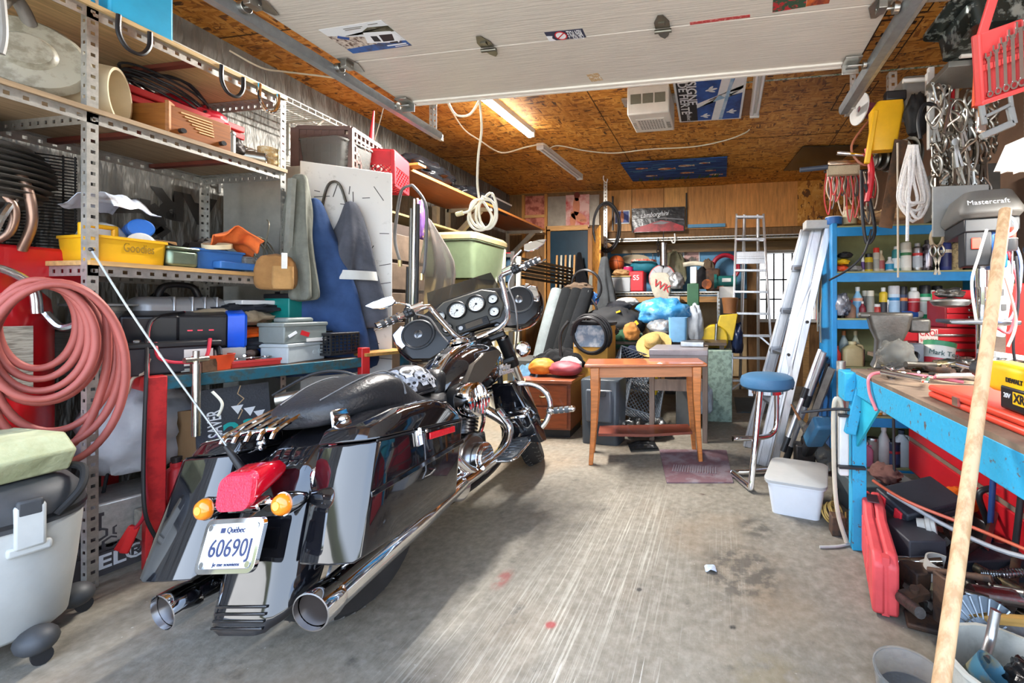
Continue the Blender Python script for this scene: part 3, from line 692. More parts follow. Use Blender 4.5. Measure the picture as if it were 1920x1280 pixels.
cs=MB().loft([[V((x,y,z+zz))for x,zz in((-w,-.02),(-w,.0),(-w*.8,.012),(w*.8,.012),(w,.0),(w,-.02))]for y,z,w in((.575,.775,.03),(.64,.842,.042),(.72,.912,.05),(.80,.947,.058),(.88,.97,.062),(.96,.98,.05),(1.02,.975,.03))])
cns=cs.build('tank_console',CHROME,tank,bev=.005,ang=50)
MB().loft([[V((x,y,z))for x in(-w,w)]+[V((x,y,z-.006))for x in(w,-w)]for y,z,w in((.655,.868,.018),(.74,.935,.024),(.80,.962,.022))]).build('console_inlay',BLKP,cns)
MB().lathe([(.058,0),(.062,.012),(.056,.024),(.046,.026),(.044,.018),(.022,.018),(.02,.03),(.001,.031)],(0,.89,.982),(0,-.05,1),28).build('fuel_cap',CHROME,cns)
MB().lathe([(.026,0),(.026,.05),(.022,.055),(.001,.055)],(0,1.03,.955),(0,-.1,1),20).box((0,1.03,1.025),(.012,.03,.025)).build('ignition_knob',GLOSS2,tank)
for s in(1,-1):
 in_=MB().loft([[V((s*x,y,z))for x,y,z in r]for r in([(.17,.66,.75),(.182,.74,.85),(.185,.86,.905),(.19,.99,.91),(.2,1.0,.885),(.207,.88,.80),(.2,.74,.735)],[(.12,.66,.75),(.12,.74,.85),(.12,.86,.90),(.12,.99,.905),(.12,1.0,.88),(.12,.88,.80),(.12,.74,.735)])])
 in_.build('tank_side_panel',mat('bronze grey panel',h('5e574e'),.25,.4,var=.06),tank)
SILV=mat('bright badge',h('e2e3e6'),.2,.6)
for s_,z,y in(('Harley',.795,1.03),('Davidson',.765,1.04)):
 t_=text(s_,'badge',SILV,tank,(.196,y,z),(90,0,90),.045,.004,bold=.001,shear=.2)
hd=V((0,1.17,.95));axs=V((0,-sin(R(27)),cos(R(27))))
ST=Matrix.Translation(hd)@Matrix.Rotation(R(30),4,axs)@Matrix.Translation(-hd)
S=lambda:MB(ST)
wheel((0,1.6,.31),.31,.13,0,(1,0,0),'front',ST)
for s in(-1,1):
 a,b_=V((s*.105,1.60,.31)),V((s*.105,1.60-.72*math.tan(R(27))-.02,1.03))
 lo=P('fork_leg',S().cyl(a,a.lerp(b_,.42),.036,n=20).cyl(a.lerp(b_,.42),a.lerp(b_,.44),.041,n=20),CHROME)
 S().cyl(a.lerp(b_,.44),b_,.029,n=18).build('fork_tube',CHROME,lo)
 S().cyl(a.lerp(b_,.62),a.lerp(b_,.9),.042,n=20).build('fork_cover',GLOSS2,lo)
 P('passing_lamp',S().lathe([(.001,-.05),(.04,-.04),(.056,0),(.058,.02),(.05,.022),(.001,.03)],(s*.2,1.36,.84),(0,1,0),22),CHROME)
pf=[]
for i in range(9):
 a=R(200-20*i+-12);pf.append((1.6+cos(a)*.345,.31+sin(a)*.345))
P('front_fender',MB(ST).loft(fender(pf,[.08]*9,(1.6,.31),.09)),GLOSS,ang=50,sub=1)
P('triple_clamp',S().box((0,1.24,.98),(.27,.1,.04)).box((0,1.32,.80),(.27,.1,.04)).cyl((0,1.17,.98),(0,1.30,.76),.035),GLOSS2,bev=.01)
FM=Matrix.Translation((-.035,1.235,1.175))@XF(rot=(76,0,0))
F=lambda:MB(ST@FM)
half=[(0,.165),(.12,.165),(.22,.135),(.32,.10),(.42,.085),(.475,.045),(.49,-.01),(.475,-.09),(.43,-.165),(.33,-.205),(.22,-.18),(.15,-.12),(0,-.10)]
outl=half+[(-x,y)for x,y in half[-2:0:-1]]
sc_=lambda k,kx=None:[(x*(kx or k),y*k+(1-k)*.03)for x,y in outl]
shell=[(outl,.0),(sc_(1.02),-.03),(sc_(1.03),-.08),(sc_(.95),-.16),(sc_(.72),-.235),(sc_(.4),-.28),(sc_(.12),-.295)]
fair=P('fairing',F().loft([ring3(p,z)for p,z in shell]),GLOSS,ang=55,sub=1)
dash=P('dash',F().loft([ring3(sc_(.97),.004),ring3(sc_(.95),.018),ring3(sc_(.86),.022)]),GLOSS2,ang=50)
cz=[(-.215,.10),(-.13,.148),(.13,.148),(.215,.10),(.235,-.02),(.18,-.098),(-.18,-.098),(-.235,-.02)]
F().loft([ring3(cz,.02),ring3([(x*.97,y*.95)for x,y in cz],.034)]).build('instrument_panel',DASH,dash,bev=.008,seg=3)
for x,y,r_ in((-.063,.05,.062),(.063,.05,.062),(.175,.045,.037),(.155,-.045,.037),(-.175,.045,.037),(-.155,-.045,.034)):
 g=P('gauge',F().lathe([(r_,.02),(r_,.055),(r_*.93,.06),(r_*.8,.045),(r_*.8,.04)],(x,y,0),n=28),GLOSS2)
 F().lathe([(r_*.8,.0405),(r_*.8,.042),(r_*.72,.0425),(r_*.72,.0405)],(x,y,0),n=28).build('gauge_ring',CHROME,g)
 F().lathe([(r_*.76,.04),(r_*.76,.0415),(.001,.0415)],(x,y,0),n=28).build('gauge_face',GFACE,g)
 tm=F()
 for k in range(11):
  a=R(225-27*k);tm.box((x+cos(a)*r_*.6,y+sin(a)*r_*.6,.042),(r_*.14,r_*.03,.0006),(0,0,math.degrees(a)))
 a=R(215 if r_>.05 else 120);tm.box((x+cos(a)*r_*.25,y+sin(a)*r_*.25,.0428),(r_*.55,r_*.05,.001),(0,0,math.degrees(a))).cyl((x,y,.042),(x,y,.045),r_*.12,n=12)
 tm.build('dial_marking',BLKP,g)
for s in(-1,1):
 x,y=s*.335,-.015
 sp=P('speaker',F().lathe([(.10,.01),(.102,.03),(.094,.036),(.088,.03),(.06,.012),(.035,.004),(.001,.002)],(x,y,0),n=32),mat('speaker grey',h('3d4146'),.5,var=.08),)
 F().lathe([(.088,.0305),(.087,.033),(.08,.026)],(x,y,0),n=32).build('speaker_ring',BLKP,sp)
 F().lathe([(.028,.008),(.028,.03),(.022,.034),(.001,.034)],(x,y,0),n=20).build('tweeter_pod',steel('8b8d90',.3),sp)
 gr=F()
 for k in(-1,0,1):gr.box((x,y+k*.01,.035),(.036,.004,.002),(0,0,45))
 gr.build('tweeter_grille',BLKP,sp)
 cpp=[(s*.49,.04),(s*.42,.086),(s*.40,.06),(s*.43,.0),(s*.42,-.06),(s*.455,-.08),(s*.485,-.03)]
 F().loft([ring3(cpp,.012),ring3([(x*.985,y)for x,y in cpp],.03)]).build('chrome_cap',CHROME,dash,bev=.008)
rd=P('radio',F().box((.0,-.085,.03),(.21,.062,.03)),GLOSS2,bev=.006)
F().box((.01,-.082,.046),(.11,.036,.002)).build('radio_display',mat('brown display',h('4d463d'),.2),rd)
F().cyl((-.075,-.085,.045),(-.075,-.085,.06),.014,n=16).build('volume_knob',steel('9fa1a3',.3),rd)
kb=F()
for k in range(6):kb.box((.08+.016*(k%2),-.066-.017*(k//2),.046),(.012,.011,.004))
kb.build('radio_button',BLKP,rd)
ws=F()
ws.sheet(lambda u,v:((u-.5)*(.50-.06*v),.12+.215*v-.05*(2*abs(u-.5))**2.2,-.10-.05*v-.0+.10*(2*(u-.5))**2),18,8,.004)
P('windscreen',ws,mat('smoked screen',(.09,.085,.075),.04,trans=.75,var=.02,ior=1.25))
P('screen_trim',F().tube([(-.24,.10,.0),(-.12,.155,-.01),(0,.165,-.02),(.12,.155,-.01),(.24,.10,0)],.01,8),GLOSS2)
for s in(-1,1):
 S=(lambda:MB(ST@Matrix.Translation((.035,0,-.03))@Matrix.Translation((0,1.1,1.05))@Matrix.Rotation(R(-4.5),4,'Y')@Matrix.Translation((0,-1.1,-1.05))))
 P('handlebar',S().tube([(0,1.13,1.04),(s*.09,1.11,1.045),(s*.165,1.07,1.09),(s*.205,1.03,1.22),(s*.225,1.0,1.318)],.0185,14,8),CHROME)
 P('bar_end_tube',S().tube([(s*.222,1.003,1.30),(s*.228,.992,1.326),(s*.25,.975,1.33),(s*.48,.87,1.31)],.0165,12,6,smooth=False),CHROME)
 gp=P('grip',S().cyl((s*.385,.913,1.318),(s*.50,.861,1.308),.0225,n=18).cyl((s*.38,.916,1.318),(s*.39,.911,1.318),.028,n=18),CHROME)
 gg=S()
 for k in range(3):gg.cyl((s*(.40+.03*k),.906-.0136*k,1.317-.0026*k),(s*(.42+.03*k),.897-.0136*k,1.315-.0026*k),.0235,n=18)
 gg.build('grip_rubber',mat('grip rubber',h('3a3b3d'),.5),gp)
 sw=P('switch_housing',S().box((s*.335,.935,1.322),(.055,.05,.05),(0,0,-s*24)).cyl((s*.32,.93,1.345),(s*.35,.93,1.345),.016),GLOSS2,bev=.01)
 kb=S()
 for k in range(4):kb.box((s*(.32+.02*(k%2)),.905,1.312+.02*(k//2)),(.014,.012,.013))
 kb.build('switch_button',BLKP,sw)
 P('lever',S().tube([(s*.33,.965,1.325),(s*.40,.95,1.325),(s*.53,.90,1.30)],lambda t:.008-.002*t,8),CHROME)
 P('master_cylinder',S().box((s*.29,.985,1.35),(.08,.045,.035),(0,0,-s*20)),CHROME,bev=.008)
 mi=P('mirror',S().tube([(s*.31,.97,1.35),(s*.35,.98,1.40),(s*.42,.97,1.43)],.007,8),CHROME)
 sh=[(0,-.018),(.03,-.034),(.08,-.036),(.13,-.02),(.165,.012),(.12,.022),(.06,.026),(.015,.022)]
 MM=ST@Matrix.Translation((s*.40+.035,.955,1.41+s*.03))@XF(rot=(82,0,0))@Matrix.Diagonal((s,1,1,1))
 MB(MM).prism(sh,-.018).build('mirror_shell',CHROME,mi,bev=.005)
 MB(MM).prism([(x*.95+.004,y*.88)for x,y in sh],.002).build('mirror_glass',mat('mirror glass',(.9,.88,.85),.02,1.,var=.01),mi)
 P('brake_line',S().tube([(s*.31,.95,1.31),(s*.25,.96,1.25),(s*.235,1.0,1.13),(s*.19,1.05,1.0),(s*.12,1.16,.88)],.006,8),steel('a9abad',.3))
an=P('antenna',MB().tube([(-.14,-.22,.68),(-.30,-.33,1.15),(-.385,-.39,1.44)],.0032,8,4),steel('8a8c8f',.3))
MB().tube([(-.125,-.205,.62),(-.15,-.225,.70),(-.158,-.235,.73)],lambda t:.014-.009*t,10).build('antenna_base',BLKP,an)
MB().sph((-.385,-.39,1.44),.007).build('antenna_tip',BLKP,an)
hp=bike.matrix_basis@V((-.035,.43,.755))if 0 else None
bpy.context.view_layer.update()
q=bike.matrix_world@V((.02,.41,.752))
t=T('helmet','matt black half helmet printed with pale skulls resting on the seat','helmet',q,(0,-10,20))
HM=mat('matt black shell',h('242427'),.42,var=.1)
MB().lathe([(.118,0),(.128,.02),(.13,.05),(.118,.095),(.09,.13),(.05,.15),(.001,.156)],n=32).build('shell',HM,t,ang=60,sub=1);MB().lathe([(.131,.008),(.133,.014),(.131,.02),(.127,.014)],n=32,close=True).build('edge_trim',BLKP,t)
SK=mat('pale skull print',h('c9ccd2'),.5,scale=30,col2=h('8d929b'))
def onsh(a,e,k=1.0):return V((cos(a)*.131*k*cos(e),sin(a)*.131*k*cos(e),.03+.126*sin(e)*k))
g=MB();g2=MB()
for a,e,r_ in((-1.9,.35,.03),(-1.45,.5,.034),(-1.0,.35,.03),(-.55,.5,.032),(-.15,.3,.03),(-1.7,.85,.028),(-1.0,.9,.03),(-.3,.85,.026),(-2.3,.55,.028),(.3,.5,.028)):
 c_=onsh(a,e);n_=(c_-V((0,0,.03))).normalized();B=basis(n_).to_4x4();B.translation=c_
 g.prism(ell(0,0,r_,r_*1.05,16),.0015,B).prism(rct(-r_*.5,-r_*1.5,r_*.5,-r_*.6),.0015,B)
 for sx in(-1,1):g2.prism(ell(sx*r_*.4,-r_*.1,r_*.28,r_*.25,10),.0022,B)
 g2.prism([(0,-r_*.35),(-r_*.15,-r_*.65),(r_*.15,-r_*.65)],.0022,B)
g.build('skull_print',SK,t);g2.build('eye_socket_print',BLKP,t)
#  overhead: the raised door, its tracks, lights, heater, posters
def doorwood():
 m=mat('white embossed door',h('c6c1b7'),.42,var=.10,scale=3.2,bump=.22,bs=5,stretch=(1.1,26,6));return m
ZD=2.5;DX0,DX1,DY1=-2.0,.735,2.445
j1=AZ(1000,79,ZD).y;hgt=DY1-j1
DW=doorwood()
door=bpy.data.objects.new('door_2',None);COL.objects.link(door);door.location=(0,0,0);door['kind']='structure'
y=DY1;k=0
while y>.15:
 y0=max(y-hgt,0);o=MB().box(((DX0+DX1)/2,(y+y0)/2,ZD+.022),(DX1-DX0,y-y0-.004,.044)).build('door_panel',DW,door,bev=.004);o['kind']='structure';y=y0;k+=1
MB().box(((DX0+DX1)/2,DY1+.004,ZD+.012),(DX1-DX0,.02,.05)).box(((DX0+DX1)/2,DY1-.012,ZD-.005),(DX1-DX0,.045,.012)).build('bottom_seal',mat('white seal',h('e2dfd6'),.5,var=.05),door,bev=.003)
ZI=steel('a5a5a0',.3);ZI2=steel('77756b',.35)
for px,py in((918,90),(1243,52)):
 p=AZ(px,py,ZD);g=MB(Matrix.Translation((p.x,j1,ZD-.004)))
 g.prism([(-.035,-.01),(-.035,-.05),(-.012,-.095),(.012,-.095),(.035,-.05),(.035,-.01)],-.004).prism([(-.032,.012),(-.02,.05),(0,.07),(.02,.05),(.032,.012)],-.004).cyl((-.04,0,-.012),(.04,0,-.012),.009,n=10).box((0,-.045,-.005),(.03,.02,.012))
 g.build('hinge',ZI2,door)
def roller(x,y,s):
 g=MB(Matrix.Translation((x,y,ZD-.004)))
 g.prism([(-.03,-.05),(.03,-.05),(.045,.01),(.012,.085),(-.012,.085),(-.045,.01)],-.004).cyl((-s*.02,0,-.02),(s*.075,0,-.02),.007,n=8).box((0,-.015,-.02),(.035,.05,.035)).cyl((s*.05,0,-.02),(s*.075,0,-.02),.024,n=16)
 g.build('roller_hinge',ZI,door,bev=.002)
for yy in(j1,j1-hgt):roller(DX0+.045,yy,-1);roller(DX1-.045,yy,1)
for x,s in((DX0+.04,-1),(DX1-.04,1)):
 g=MB(Matrix.Translation((x,DY1-.05,ZD-.004)));g.box((0,0,-.006),(.085,.09,.01)).box((0,.03,-.03),(.085,.008,.06)).cyl((-s*.02,.01,-.025),(s*.09,.01,-.025),.006,n=8).cyl((s*.055,.01,-.025),(s*.075,.01,-.025),.022,n=14)
 g.build('bottom_bracket',ZI,door,bev=.002)
def track(x,y1,s,label):
 t=T('door_track',label,'door track',(x,0,ZD-.03))
 P_=[(-.03,.015),(-.03,-.012),(-.022,-.03),(.022,-.03),(.03,-.012),(.03,.015)]
 rs=[[V((s*a,yy,b))for a,b in P_]+[V((s*(a*.86),yy,b+(.003 if b<0 else 0)))for a,b in P_[::-1]]for yy in(-.2,y1)]
 MB().loft(rs).build('channel',mat('track steel',h('93999c'),.4,.6,var=.15,scale=20),t)
 MB().box((s*.045,y1/2,.0),(.03,y1+.2,.004)).box((s*.035,y1/2,.02),(.004,y1+.2,.05)).build('reinforcing_angle',mat('galvanised steel',0),t)
 for yy in(y1-.03,1.3):angle_iron((s*.03,yy,-.01),(s*.03,yy,ZC-ZD+.03),(1,0,0),(0,-1,0),.035,.04,.013).build('hanger_strap',mat('galvanised steel',0),t)
 return t
track(-2.06,2.86,-1,'grey steel door track hung above the shelving');track(.80,2.93,1,'grey steel door track running above the drill press')
a=AZ(1610,85,ZC-.02);b=AZ(1770,62,ZC-.02)
one('ceiling_strut','perforated steel strap screwed flat across the strand board beyond the door track','strut',angle_iron((.85,2.56*1.0+.25,ZC-.004),(1.68,2.87,ZC-.004),(0,1,0),(0,0,-1),.045,.05,.016),GALV)
cable=MB().tube([(-2.06,2.3,ZD),(-2.2,2.5,2.3),(-2.4,2.9,2.05)],.003,5)
one('hanging_string','thin pale string tied between the door track and a red crate','string',MB().tube([AY(722,192,2.35),AY(712,230,2.55),AY(703,262,2.72)],.003,5),WIRE_W)
def tubelight(label,p0,p1,on,e=0):
 p0,p1=V(p0),V(p1);L_=(p1-p0).length;an=math.degrees(math.atan2(-(p1-p0).x,(p1-p0).y))
 t=T('fluorescent_light',label,'ceiling light',((p0+p1)/2),(0,0,an),'fluorescent strips on the ceiling')
 MB().loft([[V((x,yy,z))for x,z in((-.05,0),(-.035,-.04),(.035,-.04),(.05,0))]for yy in(-L_/2,L_/2)]).build('housing',mat('fitting white',h('d8d6cf'),.4,var=.05),t)
 if on:MB().cyl((0,-L_/2+.02,-.062),(0,L_/2-.02,-.062),.028,n=14).build('lit_tube',mat('lit tube',(1,.97,.9),.4,emit=14),t)
 else:
  for s in(-1,1):MB().cyl((s*.026,-L_/2+.02,-.055),(s*.026,L_/2-.02,-.055),.014,n=12).build('unlit_tube',mat('unlit tube',h('dcdde2'),.3,var=.03),t)
 for s in(-1,1):MB().box((0,s*L_/2,-.035),(.09,.03,.08)).build('end_cap',WHITE,t,bev=.006)
 return t
tubelight('lit fluorescent strip glowing white under the strand-board ceiling',(-2.09,2.9,ZC),(-2.0,4.3,ZC),True)
tubelight('unlit fluorescent strip beyond the lit one, towards the back wall',(-2.05,4.66,ZC),(-1.97,5.84,ZC),False)
tubelight('unlit twin fluorescent strip beside the blue and white flag poster',(.32,2.75,ZC),(.34,4.22,ZC),False)
W_=[]
for q in((838,192),(868,240),(898,262),(940,286),(985,276),(1018,270),(1030,278)):W_.append(AZ(*q,ZC-.05))
one('power_cable','white cable sagging under the ceiling from the door to the lit strip','cable',MB().tube(W_,.008,6),WIRE_W)
W_=[AZ(*q,ZC-.02)for q in((1030,278),(1048,273),(1095,282),(1150,287),(1215,280),(1300,275),(1360,263),(1395,250),(1405,243))]
one('ceiling_cable','white cable stapled across the ceiling from strip to strip','cable',MB().tube(W_,.007,6),WIRE_W)
yy=2.75
t=T('extension_cable','long white extension cord hanging from the door edge, coiled at its end','cord',AY(900,200,yy))
o_=V(t.location)
q=[AY(x,y,yy)-o_ for x,y in((840,192),(855,215),(880,215),(898,190))]
MB().tube(q,.008,6).build('upper_loop',WIRE_W,t)
q=[AY(x,y,yy)-o_ for x,y in((899,188),(903,240),(897,290),(895,340),(898,372))]
MB().tube(q,.009,6).build('cord',WIRE_W,t)
q=[]
for(cx,cy,a_,b_,ph)in((905,398,24,30,0),(912,402,20,28,.3),(900,408,22,24,.7),(915,395,17,34,.2)):
 q+=[AY(cx+a_*sin(u*.7854+ph),cy-b_*cos(u*.7854+ph),yy+.004*u)-o_ for u in range(8)]
MB().tube(q,.009,6,4).build('coil',WIRE_W,t)
p=[AY(x,y,yy)-o_ for x,y in((895,375),(880,395),(868,399))]
MB().tube(p,.009,6).build('loose_end',WIRE_W,t);MB().cyl(p[-1],p[-1]+V((-.05,0,-.01)),.016,n=10).build('plug',mat('cream plug',h('cfc69a'),.5),t)
p=(AZ(1168,190,2.85)+AZ(1260,240,2.85))/2
t=T('ceiling_heater','white boxy ceiling heater with a slotted underside grille','heater',(-.6,3.74,2.85),(0,0,-1));t.scale=(.92,.92,.97)
MB().box((0,.05,.13),(.40,.42,.25)).build('casing',mat('heater white',h('d5d2c9'),.45,var=.06),t,bev=.012)
g=MB()
for i in range(9):
 for j in range(6):g.box((-.112+.028*i,-.02+.035*j,-.001),(.02,.022,.006))
g.build('grille',mat('grille grey',h('8f8d86'),.5),t)
MB().box((0,.06,.001),(.28,.24,.006)).build('grille_plate',mat('fitting white',0),t,bev=.002)
g=MB()
for i in(-1,0,1):g.box((i*.115,-.162,.14),(.1,.006,.085))
g.build('air_inlet',mat('inlet grey',h('6f6f62'),.5),t)
g=MB()
for k in range(5):g.box((.165,.05+.028*k,-.001),(.035,.006,.004));g.box((-.165,.02+.028*k,-.001),(.035,.006,.004))
g.build('printed_lines',mat('small print',h('77756d'),.7),t)
[MB().box((x,.1,.24),(.1,.15,.02)).build('mounting_plate',GALV,t)for x in(-.25,.25)]
def upboard(name,label,cat,pts,z,t_,m,**k):
 P_=[AZ(*q,z)for q in pts];c=sum(P_,V())/4;u=(P_[1]-P_[0]+P_[2]-P_[3]);v=(P_[0]-P_[3]+P_[1]-P_[2])
 w_,h_=u.length/2,v.length/2
 return board(name,label,cat,c,u,v,w_,h_,t_,m,**k),w_,h_
o,w_,h_=upboard('flag_poster','blue and white fleur-de-lis flag poster with SIGNE DE FIERTÉ in a black strip','poster',((1256,150),(1397,138),(1393,222),(1278,229)),ZC-.03,.008,mat('poster white',h('dfe4e8'),.5,var=.03))
BLK=mat('print black',h('17171b'),.5);FBL=mat('flag blue',h('2b5cae'),.5,scale=5,col2=h('17346f'),mixlo=.4,mixhi=.65);WH=mat('print white',h('e6ebf0'),.5,var=.04);PBL=mat('pale blue print',h('8fb6d8'),.5,scale=4,col2=h('c9dcec'))
a_,b_=w_/2-.02,h_/2-.02
art(o,'black_strip',BLK,[rct(-a_,-b_,-a_*.42,b_)]);art(o,'flag_field',FBL,[rct(-a_*.42,-b_,a_,b_)])
art(o,'white_cross',WH,[[(-a_*.42,-b_*.1),(a_,.3*b_),(a_,.62*b_),(-a_*.42,-b_*.32)][::-1],[(a_*.05,-b_),(a_*.3,-b_),(a_*.62,b_),(a_*.36,b_)],[(a_*.55,.1*b_),(a_,.5*b_),(a_,b_),(a_*.75,b_)]],.0016)
art(o,'pale_fold',PBL,[[(a_*.3,-b_),(a_*.42,-b_),(a_*.72,b_),(a_*.62,b_)],[(a_*.1,-.05*b_),(a_*.5,.1*b_),(a_*.3,.25*b_)]],.0018)
def lily(cx,cy,s,rot):return[ell(cx,cy,s,s*.3,12,rot),ell(cx-.25*s*sin(rot),cy+.55*s*cos(rot),s*.6,s*.25,12,rot+.7),ell(cx+.25*s*sin(rot),cy-.55*s*cos(rot),s*.6,s*.25,12,rot-.7)]
art(o,'fleur_de_lis',WH,lily(a_*.05,b_*.52,.055,.3)+lily(a_*.72,-b_*.6,.05,.2)+lily(-a_*.15,-b_*.75,.05,.1),.0022)
for s_,x,hh_,L_ in(('SIGNE',-a_*.56,.12,h_*.5),('DE FIERTÉ',-a_*.82,.11,h_*.72)):
 t_=text(s_,'lettering',WH,o,(x,b_-.03-L_/2,.002),(0,0,-90),hh_,.0004,w=L_,bold=.002)
t_=text('Québec','lettering',WH,o,(-a_*.72,-b_*.72,.002),(0,0,-90),.06,.0004)
one('ceiling_hatch','brown hardboard patch screwed behind the flag poster','board',MB().box((-.02,4.05,ZC-.006),(.72,.5,.01)),wood('7d5128',(2,2,2)))
o,w_,h_=upboard('fish_tapestry','long blue underwater fish tapestry pinned under the ceiling','tapestry',((1160,307),(1358,295),(1367,331),(1190,340)),ZC-.03,.012,mat('deep blue cloth',h('27508f'),.85,scale=3,stretch=(1,6,1),col2=h('16305f')))
rnd=random.Random(4);FO=mat('orange fish',h('c8682c'),.8,scale=14,col2=h('e0c9a0'));FW=mat('pale fish',h('d9cfb4'),.8,scale=12,col2=h('b6551f'));GW=mat('green weed',h('2f5b34'),.9);TL_=mat('teal streak',h('4f8fb0'),.8)
fs=lambda cx,cy,s:[ell(cx,cy,s,s*.45,12),[(cx+s*.8,cy),(cx+s*1.4,cy+s*.4),(cx+s*1.4,cy-s*.4)][::-1]]
for i,(u,v,s)in enumerate(((-.34,.2,.07),(-.28,-.22,.07),(-.1,.12,.1),(.1,.22,.09),(.09,-.15,.08),(.28,.3,.06),(.33,-.1,.06),(.38,-.33,.08))):
 art(o,'fish',(FO,FW)[i%2],fs(u*w_,v*h_,s),.001)
art(o,'weed',GW,[[(x,-h_*.48),(x+.03,-h_*.48),(x+.06,-h_*.48+l_)]for x,l_ in[(rnd.uniform(-.48,.45)*w_,rnd.uniform(.1,.3)*h_)for _ in range(26)]],.0016)
art(o,'water_streak',TL_,[rct(x,y,x+rnd.uniform(.1,.3),y+.012)for x,y in[(rnd.uniform(-.48,.3)*w_,rnd.uniform(-.1,.48)*h_)for _ in range(16)]],.0007)
ph=AZ(1147,347,ZC)
one('eye_hook','small pale hook screwed in the ceiling near the back wall','hook',MB().tube([(ph.x,5.95,ZC),(ph.x,5.95,ZC-.06),(ph.x+.04,5.95,ZC-.1),(ph.x+.06,5.95,ZC-.05)],.008,6),WHITE)
o,w_,h_=upboard('dark_board','dark glossy panel fixed under the ceiling above the stepladders','panel',((1492,277),(1588,274),(1576,318),(1480,319)),ZC-.02,.012,mat('dark gloss panel',h('2d2a22'),.2,scale=2,col2=h('4a4538')))
DZ=ZD-.001
o,w_,h_=upboard('boat_poster','white and blue boat poster stuck under the open door','poster',((597,55),(716,39),(772,84),(662,101)),DZ,.002,mat('poster white',0))
a_,b_=w_/2,h_/2
art(o,'blue_water',mat('water print',h('1f5ba6'),.4,scale=10,col2=h('2b3a58')),[[(-a_,-b_),(a_,-b_),(a_,-b_*.55),(a_*.3,-b_*.45),(-a_,-b_*.6)]])
art(o,'crowd_scene',mat('busy print',h('cfc4b8'),.5,scale=40,col2=h('50301f')),[[(-a_,-b_*.6),(a_*.1,-b_*.5),(a_*.0,b_*.1),(-a_,b_*.5)]],.001)
art(o,'dark_trees',mat('dark print',h('35331f'),.5,scale=12,col2=h('6b6a58')),[[(-a_*.5,b_*.35),(a_,b_*.2),(a_,b_*.62),(a_*.4,b_*.7),(-.1*a_,b_*.3)]],.0012)
art(o,'boat_hull',mat('print white',0),[[(-.15*a_,-.35*b_),(a_*.75,-.62*b_),(a_*.98,-.3*b_),(a_*.9,.25*b_),(.1*a_,.4*b_)]],.0018)
art(o,'boat_window',BLK,[[(.35*a_,-.4*b_),(.7*a_,-.42*b_),(.85*a_,.05*b_),(.45*a_,.1*b_)],[(.1*a_,-.3*b_),(.3*a_,-.36*b_),(.36*a_,.05*b_),(.18*a_,.1*b_)],rct(.5*a_,-.6*b_,.75*a_,-.5*b_)],.0024)
art(o,'blue_tarp',mat('flag blue',0),[[(-.8*a_,.3*b_),(-.55*a_,.05*b_),(-.45*a_,.2*b_),(-.7*a_,.45*b_)]],.002)
art(o,'caption_line',mat('small print',0),[rct(-.3*a_,.8*b_,.3*a_,.84*b_),rct(-.3*a_,.7*b_,.2*a_,.74*b_),rct(.5*a_,.84*b_,.8*a_,.88*b_)],.001)
art(o,'bottom_line',WH,[rct(.3*a_,-.8*b_,.92*a_,-.72*b_),rct(.5*a_,-.92*b_,.92*a_,-.87*b_)],.0015)
o,w_,h_=upboard('no_theft_sticker','torn navy sticker with a red no-entry ring on the open door','sticker',((1018,61),(1092,54),(1099,70),(1032,77)),DZ,.0012,mat('navy print',h('27304a'),.5,var=.1))
t_=text("ON N'A",'lettering',WH,o,(w_*.30,-h_*.25,.0006),(0,0,180),.06,.0003,w=w_*.3,bold=.001);t_=text('RIEN VOLÉ','lettering',WH,o,(w_*.25,h_*.12,.0006),(0,0,180),.06,.0003,w=w_*.38,bold=.001)
art(o,'white_disc',WH,[ell(-w_*.12,0,h_*.42,h_*.42,24)]);R1=mat('sign red',h('c3222a'),.5)
rr_=MB();rr_.loft([[V((-w_*.12+cos(2*pi*i/28)*k,sin(2*pi*i/28)*k,z))for i in range(28)]for k,z in((h_*.46,.001),(h_*.46,.0022),(h_*.38,.0022),(h_*.38,.001))],close=True);rr_.build('red_ring',R1,o)
MB().box((-w_*.12,0,.002),(h_*.8,h_*.08,.0008),(0,0,40)).build('red_slash',R1,o)
art(o,'torn_edge',WH,[[(-w_*.5,-h_*.5),(-w_*.3,-h_*.5),(-w_*.38,-.2*h_),(-w_*.34,.05*h_),(-w_*.5,.1*h_)]],.001)
o,w_,h_=upboard('red_strip_sticker','long narrow red sticker along the door joint','sticker',((1293,42),(1405,28),(1408,32),(1294,47)),DZ,.001,mat('red scratched print',h('b13a3a'),.5,scale=60,col2=h('d9a8a0'),mixlo=.5,mixhi=.7))
o,w_,h_=upboard('corner_poster','red and green patterned sticker by the frame edge of the open door','sticker',((1448,-10),(1514,-20),(1512,12),(1450,24)),DZ,.001,mat('red green print',h('b0202a'),.5,scale=26,col2=h('2d4a34'),mixlo=.45,mixhi=.5))
o,w_,h_=upboard('orange_sticker','orange picture sticker beside the red and green one','sticker',((1514,-12),(1560,-18),(1556,6),(1513,12)),DZ,.001,mat('orange print',h('c9682c'),.5,scale=14,col2=h('7a2d1d')))
o,w_,h_=upboard('tan_label','small tan paper label near the open door edge','label',((1101,140),(1122,137),(1130,150),(1108,154)),DZ,.001,mat('tan paper',h('b79b72'),.7,scale=50,col2=h('d8d2c4'),mixlo=.5,mixhi=.6))
lamp('lit strip',(-2.04,3.6,ZC-.1),.1,1.4,115)
